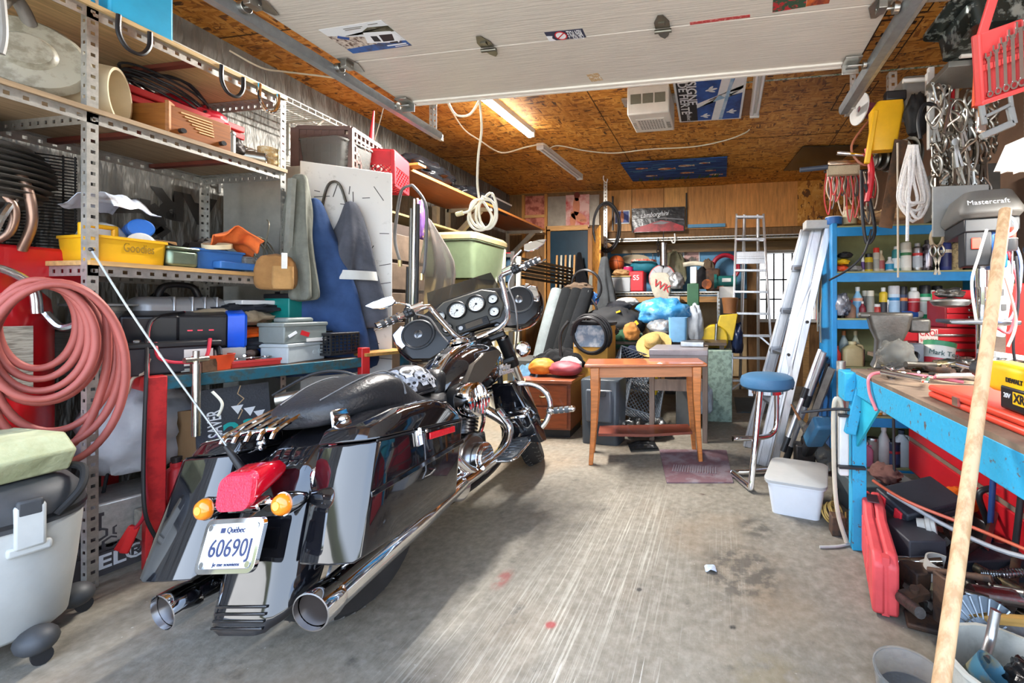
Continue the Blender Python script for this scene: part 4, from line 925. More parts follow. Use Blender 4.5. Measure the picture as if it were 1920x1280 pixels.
#  along the left wall
SF,SR=-2.6,-3.2;ZT,ZM,ZL=2.44,2.0,1.36
def LY(a,b,x):y0,y1=SX(a,x,0).y,SX(b,x,0).y;return(y0+y1)/2,y1-y0
t=T('shelving_unit','tall slotted-angle steel shelving with wooden boards along the foil wall','shelving',((SF+SR)/2,1.4,0))
o_=V(t.location);G=GALV
def sp(p):return V(p)-o_
for x,sx in((SF,-1),(SR,1)):
 for y,sy,z0,z1 in((1.36,1,.0,2.95),(2.18,-1,0,2.47)):angle_iron(sp((x,y,z0)),sp((x,y,z1)),(sx,0,0),(0,sy,0),.032,.045,.014).build('post',G,t)
angle_iron(sp((SR,.5,0)),sp((SR,.5,2.47)),(1,0,0),(0,1,0),.032,.045,.014).build('post',G,t)
for z,y0 in((ZT,.45),(ZM,.45),(ZL,1.36)):
 for x,sx in((SF,-1),(SR,1)):angle_iron(sp((x,y0,z)),sp((x,2.18,z)),(0,0,-1),(sx,0,0),.042,.045,.016).build('beam',G,t)
 for y in(2.17,)+((1.37,)if z!=ZT else()):angle_iron(sp((SR,y,z)),sp((SF,y,z)),(0,0,-1),(0,-1 if y>2 else 1,0),.042,.045,.016).build('end_beam',G,t)
 MB().box(sp(((SF+SR)/2+.0,(y0+2.18)/2,z+.012)),(SR*-1+SF+.03,2.18-y0,.02)).build('shelf_board',wood({ZT:'c3a878',ZM:'9c8568',ZL:'b8935f'}[z],(12,1.2,12)),t)
for z,ys in((ZT,(1.75,)),(ZM,(1.55,1.92))):
 for y in ys:MB().box(sp(((SF+SR)/2,y,z-.012)),(.58,.03,.02)).build('cross_bar',mat('red oxide bar',h('6b3226'),.6,var=.2),t)
zz=ZT+.022
for(px,y0,y1,m,l)in((252,48,95,BLKP,'black plastic-coated hook hanging from the top shelf, below the blue box'),(436,138,175,BLKP,'black plastic-coated hook hanging from the top shelf, beyond the blue box'),(504,170,197,CHROME,'bare steel hook hanging from the far end of the top shelf')):
 p=SX(px,SF+.02,ZT-.03);one('storage_hook',l,'hook',MB().tube([p+V((0,-.05,.05)),p+V((.0,-.05,-.03)),p+V((0,-.022,-.08)),p+V((0,.022,-.08)),p+V((0,.05,-.03)),p+V((0,.053,.04))],.009,8),m)
by_,bl_=LY(205,326,SF);p=V((SF-.15,by_,zz));boxthing('blue_box','bright blue box sitting on the top shelf','box',p,(.3,bl_,.5),mat('bright blue board',h('1c9cc8'),.5,var=.12,scale=4),0,.01)
zm=ZM+.022
p=SX(226,-2.7,zm+.125);ax=V((.72,.69,0)).normalized()
t=T('plastic_pipe','short wide cream plastic pipe lying open-ended on the middle shelf','pipe',p)
MB().lathe([(.124,-.46),(.124,0),(.112,0),(.112,-.46)],(0,0,0),ax,36,close=True).build('pipe_wall',mat('cream pvc',h('d3c6a6'),.45,var=.05),t)
MB().lathe([(.1015,-.455),(.1015,-.004)],(0,0,0),ax,36).build('pipe_bore',mat('tan pvc bore',h('c7a56c'),.55,var=.08),t)if 0 else None
p=SX(230,-2.98,zm);t=T('plastic_tray','stacked flat red plastic crates lying behind the cream pipe','crate',p+V((0,.05,.17)),(0,0,0))
for k in range(2):
 MB().box((0,0,.02+.045*k),(.3,.8,.035)).build('tray',mat('red plastic tray',h('c33a3c'),.4),t,bev=.006)
boxthing('tray_support','brown wooden block under the flat red crates','block',p+V((0,.05,0)),(.2,.5,.168),wood('7a5a3c'))
one('wire_tangle','tangle of dark wire and scrap heaped on the red crates','wire',coil(p+V((0,.15,.32)),.16,5,(.2,.3,1),.006,3,.1).tube([p+V((0,-.1,.28)),p+V((.05,.2,.42)),p+V((0,.4,.3))],.01),WIRE_K)
p=SX(300,-2.72,zm)
t=T('wooden_trough','angled brown plank trough standing on end beside the cream pipe','wooden frame',p,(0,0,8))
MB().box((-.05,-.02,.08),(.22,.016,.16)).box((.05,.0,.09),(.016,.06,.17),(0,0,30)).build('plank',wood('96622f'),t,bev=.003)
ry,rl=LY(315,431,-2.65);p=V((-2.65,ry,zm))
t=T('wooden_radio','brown wood-fronted radio with slotted grille and two knobs on the middle shelf','radio',p,(0,0,-4))
MB().box((-.06,0,.08),(.12,rl,.16)).build('case',wood('8a5122',(10,1,16)),t,bev=.004)
g=MB()
for k in range(6):g.box((.001,.0+.008*(k-2),.138-.014*k),(.004,(.2-.02*k)*rl/.42,.006))
g.build('grille_slots',mat('pale slot',h('cfae7c'),.6),t)
for y in(-.3*rl,.33*rl):MB().cyl((0,y,.045),(.022,y,.045),.012,n=14).build('knob',BLKP,t)
MB().box((-.08,.02,.165),(.07,rl*.8,.012)).build('top_panel',mat('tan ply',h('b99a6a'),.6),t)
crumple('red_jacket','shiny red and black bundle lying behind the wooden radio','bundle',SX(355,-2.95,zm+.12),(.24,.34,.2),mat('red nylon',h('b5162c'),.3,scale=5,col2=h('1a1718'),mixlo=.52,mixhi=.55),5,.35)
boxthing('scrap_box','low dusty box under the red and black bundle','box',SX(350,-2.95,zm),(.22,.4,.12),card('6f6048'))
crumple('motor_part','dark greasy small motor by the radio end','motor',SX(432,-2.72,zm),(.11,.13,.13),DARK,9,.3)
one('steel_cylinder','small bright steel cylinder standing near the radio end','cylinder',MB().cyl(SX(432,-2.66,zm),SX(432,-2.66,zm+.12),.022).sph(SX(432,-2.66,zm+.12),.024),steel('a8a8a4'))
p=SX(480,-2.66,zm+.035);t=T('drink_can','silver drink can lying on its side at the middle shelf end','can',p)
MB().cyl((-.05,-.05,0),(.03,.03,0),.034,n=20).build('body',steel('9a9c98'),t);MB().lathe([(.03,0),(.034,.004),(.031,.008),(.027,.004),(.001,.004)],(.03,.03,0),(1,1,0),20).build('lid',CHROME,t)
p=SX(503,-2.68,zm);t=T('cork_tin','pale patterned round tin at the middle shelf end by the post','tin',p)
MB().lathe([(.05,0),(.05,.12),(.046,.122)]).build('body',mat('cork pattern',h('c9a56a'),.6,scale=60,col2=h('e2d6b4')),t)
one('hub_disc','large scratched pale metal disc leaning on the middle shelf','disc',MB().lathe([(.001,.05),(.06,.05),(.075,.03),(.14,.02),(.16,-.01),(.155,-.02),(.07,.02),(.001,.03)],SX(52,-2.72,zm+.17),(.85,-.45,.15),32),mat('scratched beige enamel',h('a8a594'),.45,scale=20,col2=h('8a8674')))
one('grey_hose','ribbed grey hose arching above the metal disc','hose',MB().tube([SX(0,-2.66,zm+.3),SX(25,-2.7,zm+.37),SX(55,-2.72,zm+.3),SX(70,-2.76,zm+.2)],.02,10),plastic('77736c'))
one('grey_conduit','thin grey conduit curving in front of the metal disc','conduit',MB().tube([SX(-5,-2.62,zm+.45),SX(8,-2.62,zm+.2),SX(2,-2.62,zm+.1)],.01,8),plastic('8b8a86'))
zl=ZL+.022
cy_,cl=LY(182,317,-2.62);p=V((-2.74,cy_,zl));t=T('tool_caddy','yellow plastic tool caddy with a raised carrying handle on the lower shelf','tool box',p,(0,0,-3))
YEL=mat('yellow plastic',h('e0aa1c'),.4,var=.08)
o=hollow(.24,cl,.115,.02,.94,.005,.006).build('tub',YEL,t)
MB().box((0,-.05,.165),(.02,.11,.02)).box((0,-.1,.14),(.02,.02,.07)).box((0,0,.14),(.02,.02,.07)).build('handle',YEL,t,bev=.006)
text('Goodies','scrawl',mat('brown marker',h('8a6a14'),.7),t,(.1185,.02,.07),(90,0,90),.06,w=cl*.42)
ty,tl=LY(317,377,-2.6);p=V((-2.68,ty,zl));t=T('metal_tin','grey-green rectangular metal tin with lid beside the yellow caddy','tin box',p,(0,0,-3))
MB().box((0,0,.045),(.16,tl*.95,.09)).build('body',steel('7f8f7d',.45),t,bev=.02);MB().box((0,0,.092),(.166,tl,.018)).build('lid',steel('8c9a88',.4),t,bev=.008)
py_,pl_=LY(378,452,-2.62);p=V((-2.75,py_+.02,zl));t=T('parts_bin','blue open-front plastic parts bin on the lower shelf','bin',p,(0,0,-3));BB=plastic('3f78bf')
hollow(.22,pl_*1.2,.11,.015,.92,.005,.008).build('tub',BB,t);MB().box((.125,.05,.03),(.05,pl_,.04),(0,0,6)).build('front_lip',BB,t,bev=.005)
t=T('roll_of_tape','cream roll of masking tape resting on the blue parts bin','tape',SX(408,-2.64,zl+.12),(12,8,0));MB().lathe([(.06,0),(.06,.022),(.05,.022),(.05,0)],n=28,close=True).build('ring',mat('masking tape',h('d9c9a4'),.6),t)
def flapsheet(name,label,cat,p,w,d,m,rot=0,seed=0,amp=.03,t=.003,tilt=0):
 o=MB().sheet(lambda u,v:((u-.5)*w,(v-.5)*d,amp*(noise.noise(V((u*3+seed,v*3,seed)))+1)+amp*1.2*sin(pi*u)),12,12,t).build(name,m,None,ang=80)
 o.location=p;o.rotation_euler=(R(tilt),0,R(rot));return tag(o,label,cat)
ORG=cloth('e8763c')
t=flapsheet('orange_cloth','bright orange cloth hanging over the blue bin edge','cloth',SX(442,-2.62,zl+.09),.2,.2,ORG,70,2,.05,.006,-24)
flapsheet('magazine','curled magazine with a motorcycle picture lying on rolls above the yellow caddy','magazine',SX(212,-2.76,zl+.2),.2,.22,mat('magazine print',h('b9c2d0'),.35,scale=7,col2=h('4c3a30'),mixlo=.5,mixhi=.66),20,7,.05)
can('blue_canister','blue plastic bottle lying on its side behind the yellow caddy','bottle',SX(250,-2.84,zl+.16),.045,.15,plastic('1f5aa8'),plastic('2a6ac0'),None,'capped',None,(82,0,70))
can('white_roll','white plastic bottle lying behind the yellow caddy handle','bottle',SX(282,-2.83,zl+.09),.045,.2,plastic('d8d8d8'),plastic('e2e0d4'),None,'capped',None,(84,0,50))
rag('white_bag','rounded white plastic bag on the lower shelf behind the caddy','bag',SX(192,-2.86,zl),(.2,.16,.2),plastic('d9d8d2'),3,.1)
boxthing('low_carton','brown carton standing behind the rolls on the lower shelf','carton',SX(235,-3.02,zl),(.2,.3,.16),card('b3895a'))
p=SX(345,-2.95,zl);one('wire_mesh_heap','rusty wire and scrap metal heap behind the metal tin','scrap',coil(p+V((0,0,.1)),.12,4,(.3,.2,1),.005,8,.1).lump(p+V((0,.1,.1)),(.14,.2,.2),4,20,.4),DARK)
p=SX(488,-2.78,zl);one('wire_bundle','loose silver wire bundle at the lower shelf end','wire',coil(p+V((0,0,.14)),.09,6,(1,.3,.2),.004,5,.06).tube([p+V((0,0,.05)),p+V((.0,.05,.3)),p+V((-.05,.08,.36))],.004),steel('b9b6a6'))
boxthing('clear_organizer','clear plastic parts box at the lower shelf end under the pouch','box',SX(470,-2.68,zl),(.14,.16,.09),CLEAR,0,.006)
p=V((SF+.07,2.2,2.0))
t=garment(p,(0,0,-15),.1,.26,.78,.12,cloth('6f7168'),'work_jacket','grey-green canvas jacket hung on the far post of the shelving','jacket',3)
MB().box((.03,-.06,-.3),(.05,.02,.5),(0,6,0)).build('lapel',cloth('8b8d84'),t)
p=AX(518,545,SF+.06);t=T('tool_pouch','brown suede tool pouch hanging from the shelving post','pouch',p,(0,0,40));SU=cloth('9c7448')
MB().loft([[V((x*a,y*b,z))for x,y in rrect(.2,.09,.03)]for z,a,b in((0,.8,.5),(.03,.98,1),(.12,1,1.1),(.22,.75,.6))]).build('pouch_body',SU,t,sub=1)
MB().loft([[V((x*a+.04,y*b-.055,z))for x,y in rrect(.1,.05,.02)]for z,a,b in((.01,.9,.6),(.04,1,1),(.14,.95,.7))]).build('pocket',cloth('a98252'),t)
MB().box((.05,-.075,.17),(.025,.01,.09)).build('tag',PAPER,t)
def wireshelf(label,x,z,y0,y1,dep):
 t=T('wire_shelf',label,'wire shelf',(XL+dep/2,(y0+y1)/2,z));mb=MB();L_=y1-y0;n=int(L_/.03)
 for i in range(n+1):mb.beam((-dep/2,-L_/2+L_*i/n,0),(dep/2,-L_/2+L_*i/n,0),.005,.005)
 for x_,zz_ in((-dep/2,0),(dep/2,0),(dep/2,-.035),(0,-.004)):mb.beam((x_,-L_/2,zz_),(x_,L_/2,zz_),.007,.007)
 for i in range(0,n+1,2):mb.beam((dep/2,-L_/2+L_*i/n,0),(dep/2,-L_/2+L_*i/n,-.035),.004,.004)
 mb.build('wire_grid',mat('white coated wire',h('c9c7bd'),.4,var=.06),t)
 for y in(-L_*.3,L_*.3):MB().beam((dep/2-.02,y,-.01),(-dep/2,y,-.01),.02,.012).beam((-dep/2+.01,y,0),(-dep/2+.01,y,-.28),.02,.012,(0,1,0)).beam((dep/2-.05,y,-.01),(-dep/2+.01,y,-.25),.015,.01).build('bracket',mat('white coated wire',0),t)
zq=AX(725,245,-3.05)
wireshelf('long white wire shelf high on the foil wall',-3.05,2.72,1.75,zq.y*(2.72-CH)/max(.3,(zq.z-CH)),.4)
wireshelf('short white wire shelf on the foil wall below the long one',-3.1,2.28,2.35,2.95,.32)
one('wall_cable','white cable draped along the top of the foil wall','cable',MB().tube([AX(430,95,-3.3),AX(490,127,-3.2),AX(540,135,-3.0),AX(620,145,-2.6),AX(672,157,-2.2)],.006,6),WIRE_W)
p1=AD(563,296,2.75);p2=AD(735,320,2.75*1.093);zt=p1.z
u=(p2-p1);u.z=0;Wd=u.length;u.normalize();ang=math.degrees(math.atan2(u.y,u.x))
t=T('metal_locker','pale grey metal locker with a scratched white door standing ajar','locker',(p1.x,p1.y,0),(0,0,0))
LG=paint('a5a69e',.45)
MB().box((-.33,.34,zt/2-.02),(.62,.64,zt-.04)).build('cabinet_body',LG,t,bev=.006)
dm=MB(XF((0,0,0),(0,0,ang)));dm.box((Wd/2,0,zt/2),(Wd,.022,zt-.04))
WD_=mat('scratched white door',h('d6d6d2'),.5,scale=16,col2=h('b9b9b4'),mixlo=.60,mixhi=.72,bump=.05)
d_=dm.build('locker_door',WD_,t,bev=.004)
sc=MB(XF((0,0,0),(0,0,ang))@Matrix.Translation((0,-.0118,0)));rnd=random.Random(11)
for k in range(46):
 x=rnd.uniform(.08,Wd-.04);z=rnd.uniform(.7,zt-.15);L_=rnd.uniform(.02,.11);a=rnd.choice((rnd.uniform(-15,15),rnd.uniform(70,110),rnd.uniform(0,180)))
 sc.box((x,0,z),(L_,.001,.005),(0,a,0))
sc.build('scratch',mat('dark scratch',h('4a4a48'),.7),d_)
nrm=V((u.y,-u.x,0))
def dp(px,py):
 d=ray(px,py);k=(V((p1.x,p1.y,0))-CAM).dot(nrm)/d.dot(nrm);return CAM+d*k+nrm*.02
hk=[dp(x,y)for x,y in((600,420),(612,360),(625,343),(640,352),(655,400),(662,420))]
one('bent_hook','bent dark rod with two hooks over the scratched white door','hook',MB().tube([q+nrm*.012 for q in hk],.008,8),steel('55544f'))
NAVYC=cloth('32486f',bump=1.,bs=9);GREYC=cloth('4c4f58',bump=1.,bs=9)
q=dp(592,375)+nrm*.06
t=garment(q+u*.03,(0,0,ang),.05,.60,1.15,.22,NAVYC,'navy_coat','navy blue work coat hanging on the white locker door','coat',5,None,4)
q=dp(655,380)+nrm*.05
t=garment(q,(0,0,ang),.06,.42,.86,.17,GREYC,'grey_coat','dark grey work coat with a pale reflective band on the white locker door','coat',8,None,4)
MB(XF((.0,-.0,0),(0,0,0),(1,.62,1))).lathe([(.175,-.53),(.165,-.47),(.15,-.47),(.16,-.53)],n=24,close=True).build('reflective_band',mat('reflective band',h('b9bab6'),.35,var=.08),t)
zk=zt
q=V((p1.x-.22,p1.y+.12,zk));t=T('clear_tub','clear plastic storage tub on top of the locker','tub',AD(612,300,2.9)*1);t.location.z=zk-.035
hollow(.34,.3,.24,.04,.88,.004,.008).build('tub',mat('clear tub plastic',h('cfd0cc'),.15,trans=.8,var=.04,ior=1.1),t);t.location+=V((-.08,.16,0))
q=AD(640,300,3.15);t=T('milk_crate','dusty brown milk crate on the locker behind the clear tub','crate',(q.x,q.y,zk-.03),(0,0,12))
BR=plastic('6a5550',.6)
MB().box((-.05,-.17,.16),(.36,.012,.32)).build('side_panel',BR,t)
crate(.36,.34,.32,7,6,.018).build('body',BR,t)
RC=plastic('b3232c');q=AD(705,312,3.25);t=T('red_crate','red plastic milk crate on the locker end beside the brown one','crate',(q.x-.05,q.y+.1,zk-.03),(0,0,20))
crate(.3,.3,.26,7,6,.008,diag=True).build('body',RC,t);MB().box((0,-.15,.2),(.3,.014,.11)).box((.15,0,.2),(.014,.3,.11)).box((.15,-.15,.13),(.03,.03,.26)).build('solid_rim',RC,t,bev=.004)
q=AD(697,225,3.3);one('red_funnel','thin pointed red plastic spike standing in the red crate','spike',MB().cyl(AD(695,270,3.3),AD(701,208,3.3),.02,.006),RC)
BA=V((-2.5,1.55,0));BR_=-18.
bench=T('steel_workbench','red and teal painted steel workbench loaded with tools under the shelving','workbench',BA,(0,0,BR_));BMx=Matrix.Translation(BA)@Matrix.Rotation(R(BR_),4,'Z')
RP=paint('c42a2a',.4);TP=mat('teal chipped steel',h('1f5a6b'),.5,.3,scale=22,col2=h('3a4a4a'),bump=.2)
MB().box((-.34,.40,.855),(.70,.86,.03)).build('bench_top',mat('grimy plate',h('5f4d42'),.6,.3,scale=6,col2=h('74604f'),bump=.2),bench)
MB().box((.005,.42,.84),(.03,.86,.06)).build('front_rail',TP,bench,bev=.004)
MB().box((-.34,-.035,.835),(.72,.03,.07)).build('end_rail',RP,bench,bev=.004)
MB().beam((0,-.03,.875),(-.03,-.03,0),.06,.06,(1,0,0)).build('leg',mat('red chipped leg',h('c62a2b'),.45,scale=14,col2=h('a81f22'),bump=.1),bench,bev=.004)
for x,y in((-.68,-.03),(-.68,.84)):MB().beam((x,y,.85),(x,y,0),.05,.05,(1,0,0)).build('leg',RP,bench,bev=.004)
MB().beam((0,.86,.93),(0,.86,0),.05,.05,(1,0,0)).build('leg',RP,bench,bev=.004)
MB().box((-.34,-.02,.10),(.7,.04,.05)).box((-.34,.40,.115),(.66,.84,.02)).build('lower_shelf',mat('grimy red shelf',h('6e2d2a'),.6,var=.3),bench)
ZBn=.872
def bench_px(x,px,z=ZBn):
 d=ray(px,600);c_,s_=cos(R(BR_)),sin(R(BR_));n=V((c_,s_,0));k=(V((BA.x,BA.y,0)).dot(n)+x)/d.dot(n)
 return V((d.x*k,d.y*k,z))
def bench_at(x,y,z=ZBn):q=BMx@V((x,y,0));return V((q.x,q.y,z))
q=bench_px(-.5,222);t=T('wire_spool','large flat spool of grey wire lying on the bench','spool',q,(0,0,0))
WG=mat('wound grey wire',h('8c8c86'),.4,.5,scale=4,stretch=(1,1,90),col2=h('6d6d68'))
MB().lathe([(.2,.0),(.205,.02),(.2,.2),(.19,.21),(.06,.21)],n=36).build('winding',WG,t);MB().lathe([(.06,.212),(.205,.215),(.205,.22),(.06,.222)],n=36,close=True).build('flange',mat('spool flange',h('9c9c98'),.4),t)
t=T('small_wire_spool','smaller spool of grey wire stacked on the large one','spool',q+V((-.03,-.03,.225)))
MB().lathe([(.11,0),(.11,.09),(.04,.09)],n=30).build('winding',WG,t);MB().lathe([(.03,.1),(.14,.095),(.14,.105),(.03,.11)],n=30,close=True).lathe([(.03,-.004),(.15,-.002),(.15,.008),(.03,.008)],n=30,close=True).build('flange',mat('spool flange',0),t)
q=bench_px(-.5,335);t=T('silver_case','ribbed silver hard case standing behind the battery charger','case',q,(0,0,BR_+4))
MB().box((0,0,.19),(.2,.36,.36)).build('shell',mat('silver plastic',h('a8abae'),.35,.3,var=.06),t,bev=.05,seg=4)
g=MB()
for y in(-.05,.02,.07,.12):g.box((0,y,.19),(.212,.012,.365))
g.build('raised_rib',mat('silver rib',h('b5b7ba'),.25,.6),t,bev=.005)
MB().tube([(.0,-.08,.37),(.0,-.05,.43),(0,.05,.43),(0,.08,.37)],.016,10).box((.1,.05,.25),(.03,.03,.12)).build('handle',BLKP,t)
rag('cloth_hat','black cap lying on top of the bench beside the silver case','cap',bench_px(-.6,300,ZBn),(.14,.16,.4),cloth('222226'),6,.1)
q=AD(322,650,2.12);t=T('battery_charger','black battery charger with a bright blue end cap tilted on the bench','charger',(q.x-.04,q.y+.05,ZBn+.10),(8,0,58))
CB=plastic('17181c',.3)
MB().box((0,0,.1),(.36,.17,.17)).box((-.09,-.005,.095),(.19,.185,.185)).build('case',CB,t,bev=.012)
MB().loft([[V((x,y,z))for y,z in rrect(d1,d2,.015,3,0,.1)]for x,d1,d2 in((.175,.18,.18),(.24,.185,.19),(.25,.17,.17))]).build('end_cap',plastic('1558d8',.3),t)
MB().box((.07,-.0865,.1),(.18,.003,.15)).build('front_panel',BLKP,t);g=MB()
for x in(.04,.075,.115):g.box((x,-.089,.11),(.018,.002,.005))
g.build('red_light',mat('red indicator',h('d83848'),.4,emit=.5),t)
boxthing('car_battery','dusty black car battery on the bench under the charger','battery',bench_px(-.16,312),(.19,.26,.13),mat('dusty black case',h('34343a'),.55,var=.25,scale=8),BR_-4,.01,None,(('top_cover',(0,0,.135),(.2,.35,.03),BLKP),('terminal',(.05,-.1,.155),(.025,.025,.02),steel('8a8a88')),('warning_label',(.0955,.09,.07),(.001,.1,.08),PAPER)))
boxthing('warning_sheet','red and tan printed carton standing behind the hose coil','carton',bench_at(-.62,-.07,ZBn),(.05,.16,.2),mat('tan printed card',h('b8a688'),.7,scale=60,col2=h('8c7c62')),BR_,.003,None,(('red_header',(.0,-.0,.185),(.052,.162,.05),mat('sign red',0)),))
L_=[bench_at(-.3,.14,1.16),bench_at(-.18,-.0,1.12),bench_at(-.06,-.04,.95),bench_at(.02,-.06,.86),bench_at(.03,-.07,.5),bench_at(.05,-.07,.3),bench_at(-.02,-.09,.2)]
t=T('jumper_leads','red and black clamp leads hanging over the bench edge','cable',L_[-1]);o_=L_[-1]
MB().tube([q-o_ for q in L_],.007,8).build('red_lead',WIRE_R,t);MB().tube([q-o_+V((.02,-.015,.0))for q in L_[:-1]]+[V((.08,.02,-.02)),V((.06,.05,-.06))],.007,8).build('black_lead',WIRE_K,t)
MB().beam((0,0,.02),(-.05,-.02,-.08),.018,.03).beam((0.012,0,.02),(-.02,-.02,-.09),.012,.03).build('red_clamp',plastic('d02828'),t,bev=.004);MB().beam((.06,.05,-.04),(.03,.05,-.14),.018,.03).build('black_clamp',BLKP,t,bev=.004)
one('red_loop_lead','red lead looping below the charger front','cable',MB().tube([bench_px(-.08,292,1.02),bench_px(-.03,300,.95),bench_px(.0,345,.925),bench_px(-.01,385,.94),bench_px(-.05,394,1.03)],.007,8),WIRE_R)
L_=[bench_at(-.62,-.02,1.0),bench_at(-.45,-.08,.9),bench_at(-.3,-.09,.6),bench_at(-.35,-.12,.25),AZ(190,1000,.02),AZ(215,1040,.01),AZ(262,1025,.01),AZ(290,950,.05),bench_at(.05,.1,.3)]
one('black_cable','black cord dropping from the bench and looping on the floor by the crate','cord',MB().tube(L_,.006,6),WIRE_K)
q=bench_px(-.09,397);t=T('orange_bowl','orange-red plastic tub on the bench by the black battery','tub',q,(0,0,0));MB().lathe([(.075,0),(.085,.07),(.088,.075),(.08,.075),(.07,.006),(.001,.006)],n=28).build('tub',plastic('e0522c'),t);MB().tube([(-.06,-.02,.07),(0,.02,.11),(.05,0,.07)],.012,8).build('black_strap',BLKP,t)
q=bench_px(-.13,478);t=T('red_tray','red plastic tray of sockets and wrenches at the bench edge','tray',q,(0,0,BR_+90));hollow(.36,.17,.035,.02,.95,.004,.006).build('tray',plastic('c33a36'),t)
rnd=random.Random(5)
for i in range(14):
 x,y=rnd.uniform(-.15,.13),rnd.uniform(-.06,.05);p_=Matrix.Translation(q)@Matrix.Rotation(R(BR_+90),4,'Z')@V((x,y,.018))
 so=T('socket','small chrome socket lying in the red tray','socket',p_,(90,0,rnd.uniform(0,180)),'sockets in the red tray');r_=rnd.uniform(.010,.017)
 MB().lathe([(r_,-.016),(r_,.016),(r_*.7,.016),(r_*.65,-.0),(.001,-.0)],n=14).build('socket_body',CHROME,so)
for i in range(4):
 p_=Matrix.Translation(q)@Matrix.Rotation(R(BR_+90),4,'Z')@V((-.1+.06*i,-.05,.045))
 one('small_spanner','small steel spanner lying across the red tray','spanner',spanner(.15),CHROME,p_,(0,0,BR_+20*i),'spanners across the red tray')
t=T('screwdriver','stubby screwdriver with a fat worn grip lying on the sockets','screwdriver',Matrix.Translation(q)@Matrix.Rotation(R(BR_+90),4,'Z')@V((-.02,.01,.06)),(0,90,BR_+150));MB().lathe([(.012,0),(.022,.01),(.02,.06),(.022,.1),(.014,.115)],n=14).build('grip',mat('worn grip',h('5c4a40'),.6),t);MB().cyl((0,0,-.1),(0,0,0),.006).build('shaft',CHROME,t)
q=bench_px(-.33,488);t=T('blue_dish','shallow blue plastic dish behind the tools on the bench','dish',q+V((0,0,.03)),(-12,0,0));MB().lathe([(.06,0),(.15,.03),(.155,.035),(.06,.008),(.001,.008)],n=30).build('dish',mat('clear blue plastic',h('2f62c8'),.25,trans=.3,ior=1.2),t)
def jbox(label,q,w,d,hh,c,rot,extra=True):
 t=T('junction_box',label,'box',q,(0,0,rot));m_=plastic(c,.45)
 MB().box((0,0,hh*.42),(w,d,hh*.84)).build('body',m_,t,bev=.006);MB().box((0,0,hh*.9),(w*1.05,d*1.05,hh*.2)).build('lid',m_,t,bev=.006);return t
q=bench_px(-.13,551);t=jbox('pale grey plastic junction box under the darker grey tool box',q,.24,.17,.11,'a9b2b5',BR_+90+22)
for x in(.05,.085):MB().cyl((x,-.088,.05),(x,-.084,.05),.014,n=14).build('knockout',plastic('b5bec0',.4),t)
t=jbox('scuffed grey tool box with a red wrench sticker stacked on the paler box',q+V((0,0,.112)),.25,.18,.115,'7c8481',BR_+90+16)
MB().box((0,0,.128),(.16,.1,.03)).build('raised_top',plastic('7c8481',.45),t,bev=.012);MB().box((-.01,-.0925,.05),(.05,.002,.026),(0,20,0)).build('red_sticker',mat('sign red',0),t);MB().box((-.08,-.0925,.05),(.05,.002,.016),(0,-30,0)).build('wrench_sticker',mat('print white',0),t);MB().box((.06,-.0915,.012),(.12,.003,.02)).build('chipped_strip',WHITE,t)
q=bench_px(-.33,550,ZBn);t=boxthing('torn_carton','small torn carton under the teal battery','carton',q,(.22,.2,.2),card('b39a7c'),BR_,.003)
t=boxthing('teal_battery','teal sealed battery with a black top standing on a carton','battery',q+V((.0,.0,.202)),(.17,.21,.17),mat('teal case',h('11766f'),.4,var=.08),BR_+20,.006,None,(('black_lid',(0,0,.18),(.178,.218,.03),BLKP),('terminal_block',(.0,-.06,.2),(.1,.03,.015),BLKP)))
q=bench_px(-.12,624,.90);t=T('black_basket','small black plastic basket crate at the far end of the bench','basket',q,(0,0,BR_+12));crate(.2,.18,.12,7,6,.006).build('body',BLKP,t);MB().box((0,0,.126),(.21,.19,.01)).box((-.05,0,.135),(.03,.19,.01)).build('rim',BLKP,t,bev=.003)
MB().box((-.25,1.0,.885),(.6,.3,.02)).build('bench_extension',wood('a3793f'),bench);MB().beam((-.02,1.14,.89),(-.02,1.14,.0),.04,.04).beam((-.5,1.14,.88),(-.5,1.14,.0),.04,.04).build('teal_stand',TP,bench)
q=bench_at(-.42,.78)
boxthing('paper_carton','open pale carton at the back of the bench under the gloves','carton',bench_px(-.52,470),(.3,.3,.26),card('8f8675'),BR_,.003)
GT=cloth('a8977c');GO=cloth('d9601f');GK=cloth('26282e')
for i,(x,y,z,d,m_,l)in enumerate(((-.33,430,.2,(.26,.4,.1),GT,'beige work gloves heaped at the back of the bench'),(-.31,475,.13,(.2,.3,.07),GO,'orange and black glove in the glove heap'),(-.3,470,.06,(.22,.3,.09),GK,'black work glove at the bottom of the glove heap'),(-.42,468,.27,(.3,.34,.07),GK,'black cloth bundle on top of the glove heap'))):
 rag('work_glove',l,'glove',bench_px(x,y,ZBn+z),d,m_,20+i,.35,BR_+20*i)
boxthing('white_tray','white flat box lid lying on the glove heap','lid',bench_px(-.38,490,ZBn+.33),(.16,.28,.025),WHITE,BR_+10,.004)
rag('plastic_bag','crumpled clear plastic bag behind the blue charger end','bag',bench_px(-.3,428),(.16,.18,.22),FILM,8,.35)
rag('green_wrap','crumpled green plastic wrapper by the glove heap','wrapper',bench_px(-.22,443),(.05,.08,.12),mat('green foil wrap',h('1f8a3a'),.3,scale=14,col2=h('d5743a'),mixlo=.6,mixhi=.66),9,.35)
boxthing('white_carton','small white carton behind the orange tub','carton',bench_px(-.2,415),(.14,.14,.10),mat('white card',h('cbcbc6'),.6),BR_+14,.004)
